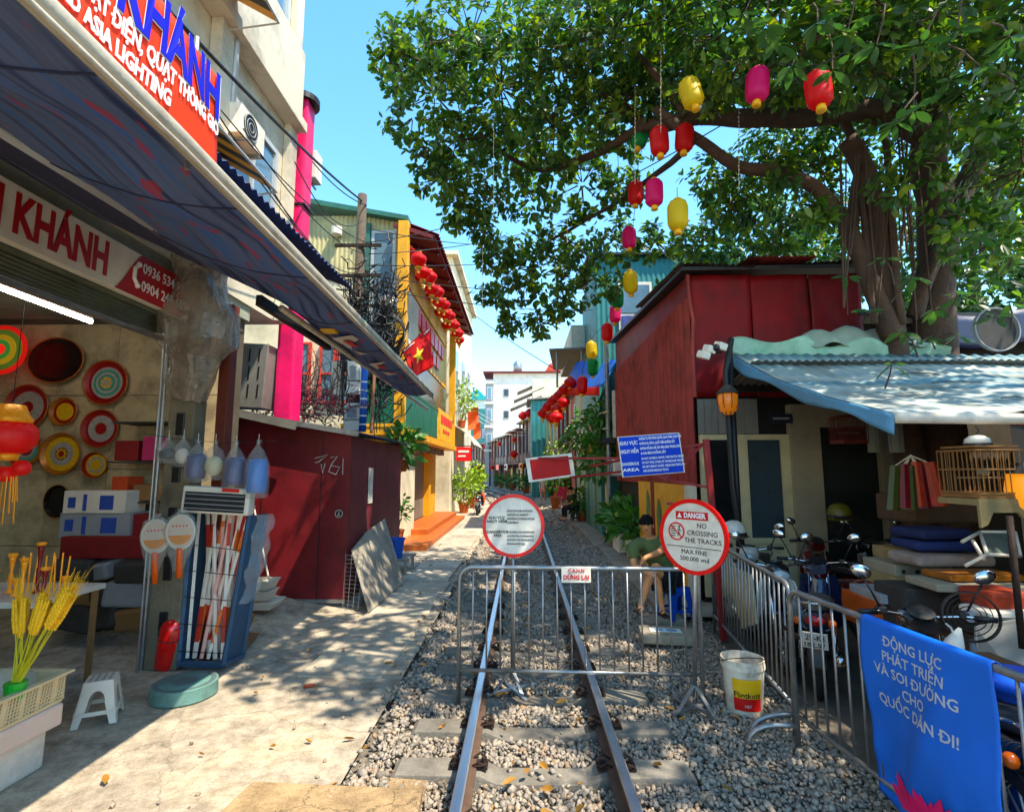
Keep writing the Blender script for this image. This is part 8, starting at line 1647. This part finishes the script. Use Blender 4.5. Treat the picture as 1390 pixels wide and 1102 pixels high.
def hand(V, E, nm, wrist, d, side, curl):
    d = Vector(d).normalized(); sd = Vector(side).normalized(); cu = Vector(curl).normalized(); w_ = Vector(V[wrist][0]); p = w_ + d * .055; V[nm + 'p'] = (p, (.034, .02)); E.append((wrist, nm + 'p'))
    for i, (s, l) in enumerate(((-.027, .065), (-.009, .075), (.009, .07), (.027, .055))):
        a = p + d * .035 + sd * s; V[nm + 'f%da' % i] = (a, .0095); V[nm + 'f%db' % i] = (a + d * l * .5 + cu * .012, .0088); V[nm + 'f%dc' % i] = (a + d * l * .75 + cu * .045, .007); E += [(nm + 'p', nm + 'f%da' % i), (nm + 'f%da' % i, nm + 'f%db' % i), (nm + 'f%db' % i, nm + 'f%dc' % i)]
    a = w_ + d * .03 - sd * .032; V[nm + 'ta'] = (a, .012); V[nm + 'tb'] = (a + d * .035 - sd * .022 + cu * .015, .0095); E += [(nm + 'p', nm + 'ta'), (nm + 'ta', nm + 'tb')]
# the man on the blue stool
man = thing('person', 'person in olive green shirt and black shorts sitting on a blue stool', 'person', at(912, 828, Y=6.95))
PV = at(914, 782, Y=7.1); NK = at(889, 731, Y=6.95); HC = at(885, 711, Y=6.9) + Vector((0, 0, -.01)); CH = at(892, 748, Y=6.98)
SL, SR = at(867, 741, Y=6.88), at(911, 737, Y=7.08); K1, K2 = at(897, 766, Y=6.72), at(893, 775, Y=6.62); A1, A2 = at(906, 822, Y=6.78), at(878, 820, Y=6.62)
EL, ER = at(868, 768, Y=6.78), at(904, 741 + 8, Y=6.72); WL, WR = at(884, 775, Y=6.62), at(883, 757, Y=6.6)
V = {'pv': (PV, .13), 'be': (PV.lerp(CH, .5), (.13, .1)), 'ch': (CH, (.15, .11)), 'nk0': (NK + Vector((.005, .03, -.04)), .075), 'nk': (NK + Vector((0, .01, .03)), .052), 'h0': (HC + Vector((0, .0, -.07)), (.058, .066)), 'h1': (HC, (.077, .09)), 'h2': (HC + Vector((0, .01, .075)), (.066, .078)),
     'sl': (SL, .07), 'el': (EL, .045), 'wl': (WL, .03), 'sr': (SR, .07), 'er': (ER, .045), 'wr': (WR, .03), 'h_l': (PV + Vector((-.09, -.08, -.02)), .095), 'k1': (K1, .062), 'c1': (K1.lerp(A1, .35) + Vector((0, .02, 0)), .058), 'a1': (A1, .036), 'f1': (A1 + Vector((-.03, -.14, -.055)), (.042, .024)), 'h_r': (PV + Vector((.08, -.05, -.02)), .095), 'k2': (K2, .062), 'c2': (K2.lerp(A2, .35) + Vector((0, .02, 0)), .058), 'a2': (A2, .036), 'f2': (A2 + Vector((-.04, -.14, -.045)), (.042, .024))}
E = [('pv', 'be'), ('be', 'ch'), ('ch', 'nk0'), ('nk0', 'nk'), ('nk', 'h0'), ('h0', 'h1'), ('h1', 'h2'), ('nk0', 'sl'), ('sl', 'el'), ('el', 'wl'), ('nk0', 'sr'), ('sr', 'er'), ('er', 'wr'), ('pv', 'h_l'), ('h_l', 'k1'), ('k1', 'c1'), ('c1', 'a1'), ('a1', 'f1'), ('pv', 'h_r'), ('h_r', 'k2'), ('k2', 'c2'), ('c2', 'a2'), ('a2', 'f2')]
hand(V, E, 'L', 'wl', (.6, -.3, -.2), (0, .5, 1), (.2, 0, -1)); hand(V, E, 'R', 'wr', (-.5, -.3, -.6), (.2, 1, 0), (.1, -.2, -1))
skin_fig('body', V, E, m_skin, man, 'pv')
sv_ = {k: V[k] for k in ('pv', 'be', 'ch', 'nk0', 'sl', 'sr')}; sv_['pv'] = (PV + Vector((0, 0, .03)), .155); sv_['be'] = (V['be'][0], (.16, .13)); sv_['ch'] = (CH, (.18, .135)); sv_['nk0'] = (V['nk0'][0] + Vector((0, 0, -.005)), .1); sv_['sl'] = (SL, .088); sv_['sr'] = (SR, .088); sv_['ml'] = (SL.lerp(EL, .75), .07); sv_['mr'] = (SR.lerp(ER, .75), .07)
skin_fig('shirt', sv_, [('pv', 'be'), ('be', 'ch'), ('ch', 'nk0'), ('nk0', 'sl'), ('nk0', 'sr'), ('sl', 'ml'), ('sr', 'mr')], m_shirt, man, 'pv')
b = MB()
for s in (-1, 1): b.prism([NK + Vector((s * .015, -.085, -.02)), NK + Vector((s * .085, -.05, .01)), NK + Vector((s * .09, -.075, -.06)), NK + Vector((s * .03, -.105, -.075))], (0, -.012, 0))
b.build('collar', m_shirt, man, bev=.004)
skin_fig('shorts', {'p': (PV, .165), 'l0': (V['h_l'][0], .12), 'l1': (V['h_l'][0].lerp(K1, .78), .092), 'r0': (V['h_r'][0], .12), 'r1': (V['h_r'][0].lerp(K2, .78), .092)}, [('p', 'l0'), ('l0', 'l1'), ('p', 'r0'), ('r0', 'r1')], m_short, man, 'p')
head_parts(man, HC, (-.25, -1, -.05))
for q in ('f1', 'f2'): c = Vector(V[q][0]); MB().obox(c + Vector((.015, .05, -.03)), (.095, .25, .02), (0, 0, .2)).build('sandal', m_sandal, man, bev=.008); MB().tube([c + Vector((-.045, .02, -.02)), c + Vector((0, .01, .03)), c + Vector((.05, .02, -.02))], .01, 5).build('sandal_strap', m_sandal, man)
man.location.x -= .07
stool(Vector((PV.x + .02, PV.y + .02, .11)), PV.z - .12 - .11, .27, .34, .3, mat('blue_stool_plastic', '#12429c', .45, var=.06, bump=.03), 'blue plastic stool under the person in green shirt')
# smaller figures along the street
def figure(loc, facing, pose, top_m, leg_m, label, h=1.68, bare=False):
    loc = Vector(loc); t = thing('person', label, 'person', loc); f = Vector((math.cos(facing), math.sin(facing), 0)); r_ = f.cross(Vector((0, 0, 1))); P_ = lambda a, b, z: loc + f * a + r_ * b + Vector((0, 0, z)); k = h / 1.68
    if pose == 'sit': hp, kn, an, base = .5, (.42, .52), (.4, .09), .0
    pz = .5 if pose == 'sit' else .92 * k; ch = pz + .38 * k; nk = pz + .53 * k; hc = pz + .66 * k; ln = .12 if pose == 'sit' else 0
    V = {'pv': (P_(0, 0, pz), .12), 'be': (P_(ln * .4, 0, pz + .2 * k), (.12, .1)), 'ch': (P_(ln, 0, ch), (.145, .1)), 'nk0': (P_(ln, 0, nk - .05), .07), 'nk': (P_(ln + .02, 0, nk + .03), .05), 'h0': (P_(ln + .04, 0, hc - .06), .062), 'h1': (P_(ln + .05, 0, hc), (.078, .09)), 'h2': (P_(ln + .04, 0, hc + .075), (.066, .076))}
    E = [('pv', 'be'), ('be', 'ch'), ('ch', 'nk0'), ('nk0', 'nk'), ('nk', 'h0'), ('h0', 'h1'), ('h1', 'h2')]
    for s, q in ((-1, 'l'), (1, 'r')):
        V['s' + q] = (P_(ln, s * .17, ch + .07), .065); V['e' + q] = (P_(ln + (.1 if pose == 'sit' else .0), s * .23, ch - .2 * k), .043); V['w' + q] = (P_(ln + (.36 if pose == 'sit' else .1), s * .15, ch - (.26 if pose == 'sit' else .43) * k), .028)
        V['hp' + q] = (P_(.02, s * .09, pz - .03), .09)
        if pose == 'sit': V['k' + q] = (P_(.43, s * .12, .5), .06); V['a' + q] = (P_(.42, s * .12, .09), .036)
        else: V['k' + q] = (P_(.03 + s * .05, s * .1, .48 * k), .058); V['a' + q] = (P_(s * .08, s * .1, .09), .036)
        V['f' + q] = (V['a' + q][0] + f * .15 + Vector((0, 0, -.055)), (.04, .026)); E += [('nk0', 's' + q), ('s' + q, 'e' + q), ('e' + q, 'w' + q), ('pv', 'hp' + q), ('hp' + q, 'k' + q), ('k' + q, 'a' + q), ('a' + q, 'f' + q)]
        hand(V, E, 'H' + q, 'w' + q, f * .7 + Vector((0, 0, -.5)), r_ * s, Vector((0, 0, -1)))
    skin_fig('body', V, E, m_skin, t, 'pv'); g = lambda q, e: (V[q][0], tuple(x + e for x in V[q][1]) if isinstance(V[q][1], tuple) else V[q][1] + e)
    S = {q: g(q, .025) for q in ('pv', 'be', 'ch', 'nk0', 'sl', 'sr')}; S['ml'] = (V['sl'][0].lerp(V['el'][0], .8), .062); S['mr'] = (V['sr'][0].lerp(V['er'][0], .8), .062)
    skin_fig('shirt', S, [('pv', 'be'), ('be', 'ch'), ('ch', 'nk0'), ('nk0', 'sl'), ('nk0', 'sr'), ('sl', 'ml'), ('sr', 'mr')], top_m, t, 'pv'); fr = .6 if bare else 1.0
    T = {'pv': g('pv', .035)}; Et = []
    for q in 'lr':
        T['hp' + q] = g('hp' + q, .028); T['k' + q] = (V['hp' + q][0].lerp(V['k' + q][0], fr if bare else 1), .08); Et += [('pv', 'hp' + q), ('hp' + q, 'k' + q)]
        if not bare: T['a' + q] = (V['k' + q][0].lerp(V['a' + q][0], .88), .055); Et.append(('k' + q, 'a' + q))
        MB().ball(V['f' + q][0] - f * .05 + Vector((0, 0, -.005)), .055, 10, 6, Matrix.Diagonal((1.5, 1.5, .6))).build('shoe', m_sandal, t, True)
    skin_fig('trousers', T, Et, leg_m, t, 'pv'); head_parts(t, V['h1'][0], f); return t
figure((2.02, 20.4, .12), R(200), 'sit', mat('dark_olive_top', '#23281a', .85), m_short, 'person in dark clothes sitting at the kerb beside potted plants')
tag(stool(Vector((2.05, 20.42, .1)), .42, .26, .32, .2, m_cdk, 'dark low stool under the person in dark clothes'), None)
figure((1.28, 31.5, .02), R(250), 'stand', mat('pale_top', '#9a8f8a', .85), mat('pink_shorts', '#a8746c', .85), 'person in pale top and short trousers standing behind the plain red board', 1.66, True)
t = thing('cool_box', 'red and blue upright cool box standing on the far kerb', 'cool box', (2.2, 30, .1)); MB().obox((2.2, 30, .75), (.6, .5, .75), (0, .12, .2)).build('upper', mat('cool_red', '#a83048', .5), t, bev=.03); MB().obox((2.15, 30, .3), (.58, .48, .5), (0, .12, .2)).build('lower', mat('cool_blue', '#2f5a98', .5), t, bev=.03)
